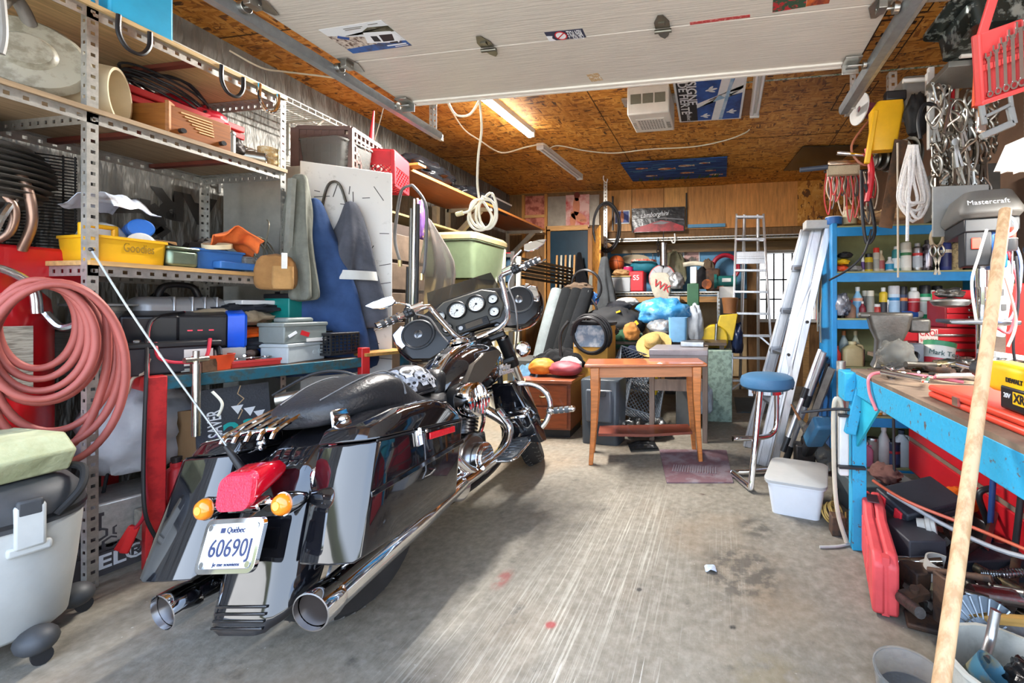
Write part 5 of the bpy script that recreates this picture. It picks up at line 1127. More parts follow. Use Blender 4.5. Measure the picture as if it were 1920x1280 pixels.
q=bench_at(-.13,.0);one('scrap_plate','thin grey steel plates and offcuts along the bench end','scrap',MB().box(q+V((-.1,0,.012)),(.3,.08,.02),(0,0,10)).box(q+V((0,.12,.01)),(.22,.05,.016),(0,0,-30)).box(q+V((-.2,.02,.03)),(.2,.03,.012),(0,5,20)),steel('8d8d88',.45))
t=T('tap_handle','chrome T-shaped bar standing against the bench edge','bar',bench_px(.05,368,.58));MB().cyl((0,0,0),(0.0,.0,.34),.016,n=12).cyl((-.0,-.045,.36),(0,.045,.36),.013,n=12).cyl((0,0,.34),(0,0,.40),.012).build('bar',steel('c3c6c0',.25),t);MB().tube([(.02,.05,.2),(.05,.07,.14),(.04,.06,.08)],.006).build('string',WIRE_W,t)
one('white_string','white string hanging over the bench end rail','string',MB().tube([bench_at(-.12,.0,1.0),bench_at(-.06,-.04,.93),bench_at(-.05,-.05,.89),bench_at(-.12,-.07,.86),bench_at(-.15,-.08,.79)],.006,6),WIRE_W)
one('small_block','small dark wooden block on the bench edge','block',MB().box(bench_px(-.02,382,ZBn+.03),(.06,.07,.06),(0,0,10)),wood('5c4433'))
zs=.128
rag('white_sack','large crumpled white sack stuffed under the bench','sack',bench_px(-.34,262,.34),(.3,.40,.48),mat('white sack',h('c9cdd2'),.6,var=.06,bump=.7,bs=9),12,.2,0,None,3.6)
boxthing('galvanised_bin','galvanised metal bin on the bench bottom shelf','bin',bench_px(-.3,255,zs),(.3,.3,.19),mat('galvanised steel',0),BR_,.01)
boxthing('screw_crate','grey wooden crate marked VIS under the bench','crate',bench_px(-.08,350,zs),(.14,.3,.13),wood('8b8579',(10,1,10)),BR_+4,.004)
text('VIS','hand_lettering',BLKP,bpy.data.objects['screw_crate'],(.0715,.03,.07),(90,0,90),.075,.0005,w=.1)
t=T('bottle_jack','red hydraulic bottle jack standing on the crate marked VIS','jack',bench_px(-.06,331,zs+.132));RJ=paint('b5252a')
MB().box((0,0,.01),(.09,.11,.02)).build('foot',RJ,t,bev=.004);MB().lathe([(.036,.02),(.036,.15),(.03,.165),(.022,.17),(.022,.19)],n=22).build('cylinder',RJ,t);MB().lathe([(.016,.17),(.016,.2),(.02,.2),(.02,.215)],n=16).build('ram',DARK,t);MB().cyl((.03,.03,.03),(.07,.03,.03),.01).build('valve',steel('8a8a86'),t)
q=AD(455,850,1.85)
cb=bench_px(.0,440,.3)
t=T('black_carton','dark ribbed cardboard box flap printed with pale rotated lettering','carton',cb+V((0,0,0)),(0,-8,BR_+5));CBK=mat('dark grey printed card',h('3d4148'),.7,var=.1,scale=5,bump=.4,bs=120)
MB().box((0,.02,.26),(.012,.30,.44)).build('printed_flap',CBK,t);MB().box((-.13,.02,.2),(.24,.28,.38)).build('carton_body',card('8b6c48'),t)
for s_,y,w_ in(('VELSAVER',-.06,.21),):text(s_,'lettering',WH,t,(.0075,y,.27),(90,-90,90),.075,.0005,w=w_,bold=.001)
text('23','teal_numeral',mat('teal print',h('1fa5a0'),.6),t,(.0075,.04,.24),(90,0,90),.15,.0005,bold=.003)
g=MB()
for y,z in((.03,.36),(.08,.34),(.12,.315)):g.prism([(-.025,.02),(0,-.025),(.025,.02)][::-1],.001,Matrix.Translation((.0065,y,z))@XF(rot=(90,0,90)))
g.build('white_triangle',WH,t)
g=MB()
for a,b_ in zip([(.0,.48),(-.015,.44),(.01,.41),(-.02,.38),(0,.35),(-.01,.33)],[(-.015,.44),(.01,.41),(-.02,.38),(0,.35),(-.01,.33),(-.02,.31)]):g.beam((.0066,.05+a[0],a[1]),(.0066,.05+b_[0],b_[1]),.004,.001,(1,0,0))
g.build('tear',mat('tan tear',h('b9a07c'),.8),t)
q=AD(600,745,2.25);t=T('exhaust_pipe','steel pipes and hoses piled beyond the printed carton','pipe',q);MB().tube([(-.15,-.1,0),(0,0,.02),(.2,.08,.03)],.035,14).build('pipe',steel('a5a5a0',.25),t);MB().box((0,-.02,-.03),(.07,.05,.12)).build('flange',DARK,t);MB().tube([(-.2,-.08,.02),(-.05,-.0,.12),(.1,.05,.13),(.25,.1,.05)],.008).build('hose',WIRE_K,t)
boxthing('low_plinth','plywood box holding up the pipes under the bench end','box',(q.x-.05,q.y+.1,0),(.4,.34,q.z-.10),wood('a58a5e'),BR_,.004)
t=T('steel_pot','shallow stainless pot on the plywood box under the bench end','pot',AD(548,800,2.0)+V((0,0,-.02)));MB().lathe([(.07,0),(.085,.01),(.088,.07),(.092,.072),(.08,.066),(.001,.06)],n=28).build('pot',CHROME,t)
for i,(px,c_,l)in enumerate(((398,'d8dade','white book spine leaning under the bench'),(384,'2a2730','black book leaning beside the white one under the bench'),(374,'5b3f78','purple plastic sheet crumpled above the leaning books'))):
 one('leaning_book',l,'book',MB().box((0,0,.14),(.2,.025,.28),(-28,0,0)),plastic(c_),bench_px(-.03,392-9*i,.2-.02*i+(.12 if i==2 else 0)),(0,0,BR_))
boxthing('picture_frame','white framed picture standing in front of the crate marked VIS','frame',bench_px(.03,388,.13),(.012,.1,.12),WHITE,BR_+6,.002,None,(('picture',(.0065,0,.065),(.001,.11,.1),mat('dark picture',h('3a3f3a'),.4)),))
q=AZ(186,1082,0);t=T('dark_milk_crate','dusty dark milk crate with pale EL lettering on the floor by the bench leg','crate',(q.x-.16,q.y+.1,0),(0,0,BR_+8));MC=mat('dusty dark plastic',h('4c4a4c'),.6,var=.15)
mb=crate(.32,.32,.27,6,5,.01);mb.box((.16,0,.235),(.012,.32,.07)).box((.16,0,.05),(.012,.32,.10));mb.build('body',MC,t)
g=MB()
for i in range(4):
 for j in range(2):
  c_=V((.166,-.10+.065*i+(.03 if j else 0),.135+.05*j));P_=[c_+V((0,cos(a)*.03,sin(a)*.03))for a in[2*pi*k/6+.52 for k in range(6)]]
  I_=[c_+V((0,cos(a)*.022,sin(a)*.022))for a in[2*pi*k/6+.52 for k in range(6)]];X_=V((.006,0,0));g.loft([P_,[p+X_ for p in P_],[p+X_ for p in I_],I_],close=True)
g.build('honeycomb',MC,t)
text('EL®','lettering',WH,t,(.1675,.0,.055),(90,0,90),.085,.0008,bold=.002)
q=AZ(265,1010,0);rag('green_bag','green and red printed feed bag on the floor behind the bench leg','bag',(q.x-.02,q.y+.12,0),(.18,.26,.3),mat('green printed film',h('1f7a3c'),.35,scale=5,col2=h('c33a2c'),mixlo=.55,mixhi=.6),14,.25)
one('yellow_hose','thin tan hose coiled on the floor beside the feed bag','hose',coil((q.x+.0,q.y+.04,.08),.10,3,(.5,-.4,.6),.012,5,.05),plastic('b8995c'))
t=T('coiled_black_hose','black hose looped on the floor under the bench','hose',(q.x+.04,q.y-.0,.02));coil((0,0,.01),.09,2,(0,0,1),.014,6,.03).build('loops',RUB,t)
#  near the door on the left: compressor, hose, vacuum
TX,TY=-2.95,1.22
t=T('air_compressor','upright red air compressor with finned pump head and hose hanger','compressor',(TX,TY,0));TR=mat('red tank paint',h('c4161f'),.3,var=.1,scale=3,coat=.2)
MB().lathe([(.12,.12),(.19,.16),(.2,.24),(.2,1.12),(.19,1.22),(.12,1.32),(.001,1.34)],n=40).build('tank',TR,t)
for a in(40,160,280):MB().beam((cos(R(a))*.16,sin(R(a))*.16,0),(cos(R(a))*.16,sin(R(a))*.16,.22),.05,.05).build('foot',TR,t)
g=MB()
for i in range(9):
 r_=.17+.04*sin(i*.38);g.lathe([(r_,0),(r_+.012,.005),(r_,.01)],(.02,-.02,1.62+.024*i),n=28)
g.lathe([(.15,1.6),(.16,1.84),(.1,1.86)],(.02,-.02,0),n=24);g.build('finned_head',mat('dusty cast fins',h('5d5a55'),.5,.4,var=.3),t)
MB().box((.02,-.12,1.49),(.22,.2,.22)).build('motor_housing',mat('motor grey',h('5a5f63'),.5,var=.1),t,bev=.015);MB().box((.131,-.12,1.56),(.002,.07,.09)).build('rating_label',mat('rating label',h('c9a9a0'),.5,scale=60,col2=h('b1302a')),t)
MB().box((.1,.05,1.36),(.03,.42,.16)).build('guard_plate',mat('red tank paint',0),t,bev=.02)
MB().tube([(.1,.0,1.75),(.17,.05,1.72),(.17,.08,1.55),(.11,.08,1.42)],.015,10).tube([(.12,-.03,1.66),(.17,.03,1.6),(.15,.03,1.48),(.08,-.02,1.42)],.013,10).build('copper_tube',mat('old copper tube',h('9a7f70'),.35,.8),t)
MB().box((.2,-.04,.98),(.005,.2,.26),(0,0,-12)).build('instruction_label',mat('faded label',h('b3ad9c'),.7,scale=50,col2=h('7c7668'),stretch=(1,.2,3)),t)
hz=MB().tube([(.16,-.26,1.2),(.2,-.2,1.28),(.22,-.06,1.34),(.24,.04,1.28),(.24,.06,1.16)],.016,10);hz.tube([(.22,-.06,1.33),(.2,-.02,1.5),(.16,.04,1.62)],.012,8)
for y in(-.22,.1):hz.tube([(.2,y,1.16),(.25,y+.02,1.1),(.33,y+.05,1.13)],.015,8)
hz.build('hose_hanger',steel('bcbfc0',.25),t)
for y in(-.17,.15):MB().cyl((.32,y-.001,1.125),(.35,y+.012,1.145),.018,n=12).build('yellow_tip',mat('yellow plastic',0),t)
HO=mat('dusty red rubber hose',h('9c5048'),.55,var=.15,scale=5);t=T('air_hose','thick dusty red rubber air hose coiled on the compressor hanger','hose',AD(72,530,1.62));rnd=random.Random(2)
nrm_=V((.9,-.45,0)).normalized();ux=V((.45,.9,0)).normalized()
for i in range(8):
 a_=.088+.011*i;b_=(.17,.19,.20,.215,.235,.29,.32,.35)[i];top=rnd.uniform(-.012,.012);c_=V((0,0,top-b_))+ux*(.0+(.004*i if i<5 else .055+.012*(i-5)-a_+.13))+nrm_*(.02*(i%4)-.02)
 MB().tube([c_+ux*cos(2*pi*k/16+.2)*a_+V((0,0,1))*sin(2*pi*k/16+.2)*b_+nrm_*.012*sin(2*pi*k/16+i)for k in range(16)],.0128,10,3,closed=True).build('loop',HO,t)
MB().tube([ux*.16+V((0,0,-.1)),ux*.16+V((0,0,-.35)),ux*.1+V((0,0,-.6)),ux*-.02+V((0,0,-.72)),V((-.1,-.15,-.76))],.0128,10).build('trailing_end',HO,t)
q=AD(132,395,2.02);t=T('black_wire_guard','black wire fan guard basket leaning beside the shelving post','wire guard',(q.x-.08,q.y-.08,1.4),(0,0,38));g=MB()
for k in range(34):g.tube([(-.16,0,.012+k*.0145),(.02,-.03,.012+k*.0145),(.14,0,.012+k*.0145)],.0032,4,3)
for x in(-.15,-.07,.02,.1,.135):g.beam((x,-.022+abs(x)*.15,0),(x,-.022+abs(x)*.15,.5),.005,.005)
for x in(.15,.165,.18):g.beam((x,.01,0),(x,.01,.5),.006,.006)
g.build('wire_cage',mat('dull black wire',h('3a3b3c'),.5,.5),t)
one('white_rope','short white rope looped from the wire guard','rope',MB().tube([AD(140,492,2.0),AD(148,505,2.0),AD(136,525,2.0),AD(136,540,1.98),AD(160,552,1.97),AD(185,568,1.96)],.007,6),WIRE_W)
boxthing('brown_carton','brown carton standing behind the compressor head','carton',(-3.1,1.12,1.72),(.24,.34,.26),card('a98a66'),8);boxthing('steel_cabinet','dark steel cabinet behind the compressor holding a carton','cabinet',(-3.12,1.1,0),(.1,.36,1.715),mat('dark cabinet',h('4a4a48'),.6),0)
VX,VY=-2.44,1.05;t=T('shop_vacuum','grey shop vacuum drum with a dusty black lid by the door opening','vacuum cleaner',(VX,VY,0),(0,0,-18));t.scale=(.88,.88,1.09);VG=mat('vacuum grey',h('b9bbb8'),.45,var=.05);VK=mat('dusty black lid',h('3b3d40'),.55,var=.2)
rr_=lambda w,z:[V((x,y,z))for x,y in rrect(w,w*.92,w*.42,8)]
MB().loft([rr_(.34,.075),rr_(.38,.09),rr_(.43,.26),rr_(.46,.40),rr_(.46,.42)]).build('drum',VG,t,ang=50);MB().loft([rr_(.475,.42),rr_(.475,.46),rr_(.46,.49),rr_(.40,.525),rr_(.3,.545),rr_(.2,.548)]).build('lid',VK,t,ang=50)
MB().loft([rr_(.482,.435),rr_(.482,.447)]).build('lid_rim',BLKP,t)
MB().box((.235,.06,.43),(.03,.07,.13)).box((.225,.06,.36),(.03,.1,.03)).build('latch',VG,t,bev=.008);MB().box((.236,.06,.485),(.03,.06,.05)).build('latch_catch',VK,t,bev=.008)
for a in(20,110,200,290):
 ft=MB().sph((cos(R(a))*.225,sin(R(a))*.225,.07),(.07,.055,.04)).build('caster_foot',VK,t);MB().cyl((cos(R(a))*.25-.012,sin(R(a))*.25,.026),(cos(R(a))*.25+.012,sin(R(a))*.25,.026),.026,n=18).build('caster_wheel',BLKP,ft)
MB().lathe([(.07,-.06),(.075,.0),(.06,.02),(.001,.02)],(.2,-.14,.2),(1,-.7,0),24).build('dark_port',VK,t);MB().tube([(.05,.17,.56),(.12,.2,.55),(.2,.18,.5),(.22,.12,.44)],.012).build('power_cord',RUB,t)
FO_=mat('aged foam',h('b9bd98'),.9,scale=10,bump=.7,bs=26,col2=h('9ba07a'),mixlo=.35,mixhi=.75)
fm=MB().loft([[V((x,y,z))for x,z in((-.2,.0),(-.21,.10),(-.17,.14),(.13,.135),(.19,.075),(.15,.0))]for y in(-.12,.12)])
one('foam_block','chunky pale yellow-green foam block lying on the vacuum lid','foam block',fm,FO_,(VX-.03,VY+.0,.60),(0,0,0),bev=.008)
#  the left wall beyond the locker
rs=AX(735,300,-2.9);q2=AX(985,392,-2.9)
S0,S1=3.3,6.5;zS=2.44
t=T('wall_shelf','long brown laminate shelf on white wooden brackets along the foil wall','shelf',(-3.1,(S0+S1)/2,zS));L_=S1-S0
MB().box((.0,0,.012),(.62,L_,.022)).build('board',wood('8a4a22',(12,1,12),coat=.2),t);MB().box((.315,0,.012),(.008,L_,.026)).build('front_edge',mat('orange edge',h('c57a3c'),.5),t)
for y in(-L_/2+.03,0,L_/2-.05):MB().beam((-.3,y,-.02),(.3,y,-.02),.05,.04,(0,1,0)).beam((-.3,y,-.45),(.15,y,-.03),.06,.05,(0,1,0)).beam((-.3,y,-.5),(-.3,y,0),.05,.04).build('bracket',mat('white painted timber',h('c6c1b0'),.6,var=.15),t)
MB().box((-.1,-.3,-.36),(.4,2.2,.02)).build('lower_board',wood('7c6a4a'),t)
for i,(y,z,d,l)in enumerate(((4.0,0,(.42,.8,.26),'glossy black bin bag bulging on the brown wall shelf'),(4.75,0,(.36,.5,.2),'smaller black plastic bag on the brown wall shelf by the tray'))):rag('black_bag',l,'bag',(-3.05,y,zS+.024),d,mat('black bin bag',h('16171a'),.18,var=.3,bump=.5,bs=14),30+i,.3)
t=T('wire_tray','silver and black metal tray tilted on the brown wall shelf','tray',(-2.98,5.1,zS+.03),(0,18,0));hollow(.36,.5,.16,.02,.95).build('tray',BLKP,t);MB().beam((.17,-.25,.16),(.17,.25,.16),.02,.02).build('silver_edge',ALU,t)
one('orange_board','short orange wood offcut on the wall shelf end','board',MB().box((-2.85,3.45,zS+.034),(.4,.1,.02)),wood('c97f3f'))
one('timber_upright','pale timber upright by the wall shelf','upright',MB().box((-3.35,4.6,1.2),(.06,.06,2.4)),mat('white painted timber',0))
CRM=mat('cream steel cabinet',h('c4b077'),.5,var=.08)
t=T('cream_cabinet','cream two-door cabinet under the wall shelf','cabinet',(-2.95,4.85,0));MB().box((0,0,.76),(.56,1.0,1.5)).build('body',CRM,t,bev=.01);g=MB()
for y in(-.25,.25):g.box((.285,y,.76),(.012,.47,1.42))
g.build('door_panel',CRM,t,bev=.004);MB().box((.295,.04,.9),(.02,.02,.1)).build('handle',steel('9a9a90'),t);MB().box((.293,.28,1.2),(.002,.3,.34)).build('picture_print',mat('tan photo print',h('6b4a2c'),.5,scale=6,col2=h('c98a4c'),mixlo=.4,mixhi=.6),t)
def tote(label,p,w,d,hh,body,lid,rot):
 t=T('storage_tote',label,'tote',p,(0,0,rot));MB().loft([ring3(rrect(w*.86,d*.86,.05),0),ring3(rrect(w,d,.06),hh*.8),ring3(rrect(w*1.04,d*1.04,.06),hh*.81),ring3(rrect(w*1.04,d*1.04,.06),hh*.86)]).build('tub',body,t)
 MB().loft([ring3(rrect(w*1.06,d*1.06,.06),hh*.84),ring3(rrect(w*1.07,d*1.07,.06),hh*.93),ring3(rrect(w*.95,d*.95,.06),hh)]).build('lid',lid,t);return t
q=AY(825,415,4.3);tote('sage green storage tote with a tan lid on the cream cabinet',(-2.85,4.55,1.515),.5,.72,.5,plastic('66745a'),plastic('a3946f'),0)
t=boxthing('blue_carton','dark blue carton with yellow lettering beside the green tote','carton',(-2.82,5.13,1.515),(.42,.3,.34),card('1f3a4c'),4,.004,None,());text('GRAND CHENET','lettering',mat('yellow print',h('c9a32c'),.6),t,(.0,-.1515,.2),(90,0,0),.07,.0005,w=.3)if 0 else text('CHENET','lettering',mat('yellow print',h('c9a32c'),.6),t,(.2115,0,.2),(90,0,90),.08,.0005,w=.22)
boxthing('red_jug','red plastic fuel can behind the blue carton','fuel can',(-2.9,5.42,1.515),(.3,.22,.42),plastic('a5222a'),0,.03)
t=T('upright_pipes','upright chrome tube and rods leaning beside the white locker door','pipe',AY(770,700,2.9)*1);t.location.z=0;bx0=t.location.copy()
for i,(dx,top,r_,m_)in enumerate(((0,2.02,.014,CHROME),(.03,1.98,.012,BLKP),(-.03,1.95,.013,steel('6a6a68')),(-.06,1.5,.012,steel('3a3a3c')))):MB().cyl((dx,0,0),(dx+.02,.02,top),r_,n=10).build('tube',m_,t)
for i,(a,l)in enumerate((([(752,360),(742,420),(741,455),(750,490)],'dark flexible hose with a brass end arching down beside the tubes'),([(776,350),(797,380),(800,430),(796,500),(791,515)],'second dark flexible hose with a brass end hanging beside the plastic sheet'))):
 y_=2.86-.04*i;P_=[AY(768,348,y_)]+[AY(*k,y_)for k in a];t=T('flexible_hose',l,'hose',P_[-1]);MB().tube([k-P_[-1]for k in P_],.011,8).build('hose',plastic('5a5a5c'),t);MB().cyl((0,0,.01),(0,0,-.04),.014,n=10).build('brass_end',steel('c9b98a',.3),t)
t=T('plastic_sheet','large cloudy plastic sheet draped over tools beside the tubes','sheet',AY(815,570,3.3));o_=t.location.copy()
FS=mat('cloudy sheet',h('c9c2bc'),.2,trans=.85,var=.12,scale=5,bump=.6,bs=8,ior=1.1)
MB().loft([[V(p)+V((cos(a)*w_*(1+.2*sin(3*a+z)),sin(a)*w_*.35*(1+.3*sin(4*a)),0))for a in[2*pi*i/22 for i in range(22)]]for p,w_,z in((AY(800,405,3.3)-o_,.02,0),(AY(808,440,3.3)-o_,.07,1),(AY(822,490,3.3)-o_,.16,2),(AY(815,540,3.3)-o_,.19,3),(AY(805,590,3.3)-o_,.17,4),(AY(800,640,3.3)-o_,.16,5))]).build('draped_film',FS,t,sub=1,ang=80)
rag('purple_bundle','purple and yellow straps bundled behind the plastic sheet','bundle',AY(786,460,3.5),(.1,.1,.42),mat('purple strap',h('4a2a66'),.6,scale=8,col2=h('b98a4c'),mixlo=.55,mixhi=.6),41,.3)
t=T('drawer_cabinet','dark cabinet with old drawers standing behind the upright tubes','cabinet',(-2.95,3.35,0));MB().box((0,0,.95),(.5,.55,1.9)).build('body',mat('dark old wood',h('3b3029'),.6,var=.2),t);g=MB()
for k in range(7):g.box((.255,0,.2+.25*k),(.015,.5,.22))
g.build('drawer_front',mat('dark drawer',h('54463a'),.55,var=.3),t,bev=.003)
WF=mat('white painted timber',0);rnd=random.Random(9)
for i,(px,m_,l)in enumerate(((905,WF,'white wooden window sash leaning behind the windscreen'),(921,WF,'second white window sash leaning in the stack'),(940,mat('dark sash',h('2f2d2b'),.5),'dark window sash leaning next to the white ones'),(952,WF,'slim white frame leaning at the end of the sash stack'))):
 p_=AY(px,600,4.6+.12*i);t=T('window_sash',l,'window frame',(p_.x,p_.y,0),(-4,0,8));g=MB();w_=.10
 for x in(-w_,w_):g.box((x,0,1.0),(.05,.04,2.0-.1*i))
 for z in(.05,.7,1.35,1.95-.05*i):g.box((0,0,z),(2*w_,.035,.05))
 g.build('sash_frame',m_,t)
for i in range(6):
 z=1.62+.05*i;p_=AY(965,480,5.5);one('lumber_length',('dark aluminium trim lengths stacked on end beyond the sashes'),'trim length',MB().beam((-2.75,4.9+.04*i,z),(-2.25,6.3,z-.08),.05,.03),steel('55554f',.5)if i%2 else steel('2f302f',.5),None,(0,0,0),'trim lengths stacked by the back stud wall')
for i in range(5):one('wood_strip','thin wooden strip leaning on the stud wall','strip',MB().beam((-2.52+.07*i,6.2,0),(-2.62+.075*i,6.62,2.05),.03,.015),(PINE2,WF)[i%2],None,(0,0,0),'strips leaning on the stud wall')
#  back of the garage
zB=AY(1300,446,6.25).z;xB0,xB1=AY(1136,450,6.25).x,AY(1545,450,6.25).x
t=T('back_shelf','slotted-angle shelf running across the back wall above the blue boards','shelf',((xB0+xB1)/2,6.45,zB));L_=xB1-xB0
angle_iron((-L_/2,-.2,.02),(L_/2,-.2,.02),(0,0,-1),(0,1,0),.05,.05,.016).build('front_beam',GALV,t);MB().box((0,.0,-.005),(L_,.4,.02)).build('board',wood('8f6f3c'),t);MB().box((0,.12,-.1),(L_,.03,.13)).build('dark_rail',wood('6e5530'),t)
PX_=xB0-.02;tp=AY(1137,328,6.2).z
one('shelf_post','tall slotted-angle post beside the plywood sheet and hanging black cable','post',angle_iron((PX_,6.2,0),(PX_,6.2,min(ZC-.01,tp)),(1,0,0),(0,1,0),.055,.05,.018),GALV)
q=AY(1140,440,6.1);one('black_cable_loop','thick black cable hung in a loop on the shelf post','cable',coil(AY(1137,425,6.12),.2,3,(0,1,.05),.014,4,.05,sq=1.75),WIRE_K)
p=AY(1122,560,6.0);one('plywood_sheet','strand-board sheet standing on edge beside the dark door','sheet',MB().box((p.x-.06,6.1,1.17),(.02,.8,2.34),(0,0,24)),OSB)
for i,(px,y0,y1)in enumerate(((1149,368,432),(1287,362,425))):one('black_bracket',('flat black iron strap on the planks near the hanging cable','flat black iron strap on the planks beside the car banner')[i],'bracket',MB().beam(AY(px,y0,6.66),AY(px,y1,6.66),.035,.02,(1,0,0)),BLKP)
def wallboard(name,label,cat,x0,y0,x1,y1,m,y=6.665,t=.004):
 a,b=AY(x0,y0,y),AY(x1,y1,y);return board(name,label,cat,(a+b)/2,(1,0,0),(0,0,1),b.x-a.x,a.z-b.z,t,m),b.x-a.x,a.z-b.z
SKN=mat('warm skin print',h('c97f5c'),.5,var=.15)
o,w_,h_=wallboard('figure_poster','red and white poster of a person in a pose above the dark door','poster',1061,366,1105,425,mat('pink poster print',h('d9b0a8'),.5,scale=3,col2=h('b5322f'),mixlo=.45,mixhi=.62))
art(o,'person_print',SKN,[ell(-.02,.08,.06,.16,14),ell(-.01,.22,.045,.06),ell(.02,-.1,.16,.07,14,-.5),ell(-.08,-.15,.05,.12)]);art(o,'hair_print',mat('auburn print',h('6b2a1c'),.5),[ell(-.01,.26,.05,.05)],.0014);text('HOT','lettering',WH,o,(.1,-h_*.3,.001),(0,0,0),.05,.0004)
o,w_,h_=wallboard('small_picture','small blue picture of a figure with a white border on the planks','picture',1152,395,1181,419,mat('poster white',0));art(o,'blue_print',mat('blue violet print',h('4a5a9c'),.5),[rct(-w_*.43,-h_*.42,w_*.43,h_*.42)]);art(o,'person_print',SKN,[ell(0,.0,.03,.09),ell(0,.09,.02,.025)],.0014)
o,w_,h_=wallboard('car_banner','wrinkled black and red sports car banner with white script lettering','banner',1185,391,1284,433,mat('black film',h('1d1d20'),.25,scale=8,bump=.7,bs=10,col2=h('3a3a3d')),6.6);text('Lamborghini','script_lettering',WH,o,(-w_*.08,h_*.22,.001),(0,0,4),.11,.0004,w=w_*.55,shear=.5)
art(o,'red_car_body',mat('car red print',h('b0202c'),.4,scale=6,col2=h('7a161f')),[[(-w_*.48,-h_*.48),(w_*.48,-h_*.48),(w_*.48,-h_*.3),(w_*.25,-h_*.1),(w_*.05,-h_*.02),(-w_*.2,-h_*.18),(-w_*.42,-h_*.3)]]);art(o,'car_window',mat('grey print',h('77777c'),.3),[[(-w_*.12,-h_*.16),(w_*.05,-h_*.06),(w_*.22,-h_*.12),(w_*.1,-h_*.2)],[(-w_*.2,h_*.02),(w_*.1,h_*.08),(w_*.48,0),(w_*.48,-h_*.05),(w_*.1,h_*.04)]],.0014)
wallboard('photo_print','pale photo print pinned to the blue boards behind the steel cylinder','picture',1248,467,1280,486,mat('pale rosy print',h('d8cfc8'),.5,scale=5,col2=h('a5604a'),mixlo=.5,mixhi=.6));o,w_,h_=wallboard('framed_print','square white-bordered print pinned to the blue boards','picture',1281,468,1312,492,mat('poster white',0));art(o,'rosy_print',mat('rosy print',h('c9a098'),.5,scale=5,col2=h('55504a'),mixlo=.5,mixhi=.58),[rct(-w_*.44,-h_*.43,w_*.44,h_*.43)])
t=T('hanging_cylinder','polished steel cylinder hanging from the back shelf by a wire','cylinder',AY(1244,498,6.15));MB().cyl((0,0,0),(0,0,.33),.055,n=22).build('body',steel('c2c3c4',.2),t);MB().cyl((0,0,.33),(0,0,.5),.006).cyl((0,0,-.04),(0,0,0),.008).build('wire',DARK,t)
one('hanging_chain','dark chain hoist hanging from the back shelf beside the cylinder','chain',chain(AY(1234,448,6.2),AY(1234,480,6.2),.02,0,.06),DARK)
one('white_hook','white hook under the back shelf','hook',MB().tube([AY(1265,438,6.22),AY(1266,452,6.2),AY(1262,455,6.2),AY(1259,450,6.2)],.012,6),WHITE)
zb_=AY(1300,549,6.0).z;x0,x1=AY(1150,550,6.0).x,AY(1352,550,6.0).x
t=T('wall_bench','slotted-angle bench along the back wall piled with tools','bench',((x0+x1)/2,6.3,0));W_=x1-x0
MB().box((0,0,zb_-.01),(W_,.62,.02)).build('top',wood('a88a5c'),t);angle_iron((-W_/2,-.31,zb_+.02),(W_/2,-.31,zb_+.02),(0,0,-1),(0,1,0),.05,.05,.016).build('front_beam',GALV,t);MB().box((0,-.29,zb_-.09),(W_,.03,.08)).build('wood_rail',wood('9c7342'),t)
for x,sx in((-W_/2,1),(W_/2,-1)):angle_iron((x,-.31,0),(x,-.31,zb_),(sx,0,0),(0,1,0),.055,.05,.018).build('leg',GALV,t)
def wb(px,y=6.12):p=AY(px,500,y);return V((p.x,y,zb_+.022))
def wz(py,y=6.12):return AY(1280,py,y).z
s=mpp((0,6.12))
t=T('basketball','orange basketball on a carton on the back bench','ball',wb(1156,6.3)+V((0,0,.33)));MB().sph((0,0,.12),.12,24).build('ball',mat('ball orange',h('b5582a'),.6,bump=.3,bs=90),t);MB().lathe([(.1205,-.003),(.1215,0),(.1205,.003)],(0,0,.12),(1,.4,.2),32,True).lathe([(.1205,-.003),(.1215,0),(.1205,.003)],(0,0,.12),(0,.2,1),32,True).build('seam',BLKP,t)
boxthing('clear_bin','clear bin with pale papers on the back bench','bin',wb(1167),(.30,.3,.21),mat('milky plastic',h('b9bcc0'),.35,trans=.3,var=.1,scale=4),0,.01,None,(('paper_lid',(0,0,.222),(.32,.32,.02),card('b79a6a')),))
rag('paper_sack','crumpled brown paper bag on top of the clear bin','bag',wb(1166)+V((0,.0,.235)),(.26,.2,.1),card('a9855a'),50,.3)
t=boxthing('red_bucket','red tool box with a white emblem on the back bench','tool box',wb(1196),(.22,.26,.3),plastic('b8222c'),0,.02);text('S5','emblem',WH,t,(0,-.131,.2),(90,0,0),.1,.0006)
can('pink_twine','pink twine roll behind the red tool box','twine',wb(1178,6.35)+V((0,0,.3)),.08,.1,plastic('c9306a'),None,None,'tin');t=T('striped_bag','teal duffel bag with a striped rim behind the red tool box','bag',wb(1207,6.42)+V((0,0,.3)));MB().lump((0,0,.1),(.42,.25,.22),51,28,.15).build('bag_body',mat('teal cloth',h('1f6f82'),.7),t);MB().lathe([(.2,.17),(.2,.2),(.19,.2),(.19,.17)],n=24,close=True).build('striped_rim',mat('striped rim',h('c9503c'),.6,scale=30,col2=h('e0d8c8')),t)
t=T('cable_reel','round grey cable reel with a red rim on the back bench','reel',wb(1241)+V((0,.05,.2)));MB().lathe([(.001,-.005),(.185,-.005),(.19,.02),(.185,.04),(.001,.045)],ax=(0,-1,.12),n=36).build('grey_face',mat('reel grey',h('a3a6ad'),.45,var=.08),t);MB().lathe([(.186,-.03),(.2,-.03),(.2,.03),(.186,.03)],ax=(0,-1,.12),n=36,close=True).build('red_rim',plastic('a8342c'),t);g=MB()
for k in range(8):a=k*pi/4;g.beam((cos(a)*.03,-.046,sin(a)*.03),(cos(a)*.18,-.046,sin(a)*.18),.005,.003,(0,1,0))
g.build('spoke_line',mat('small print',0),t)
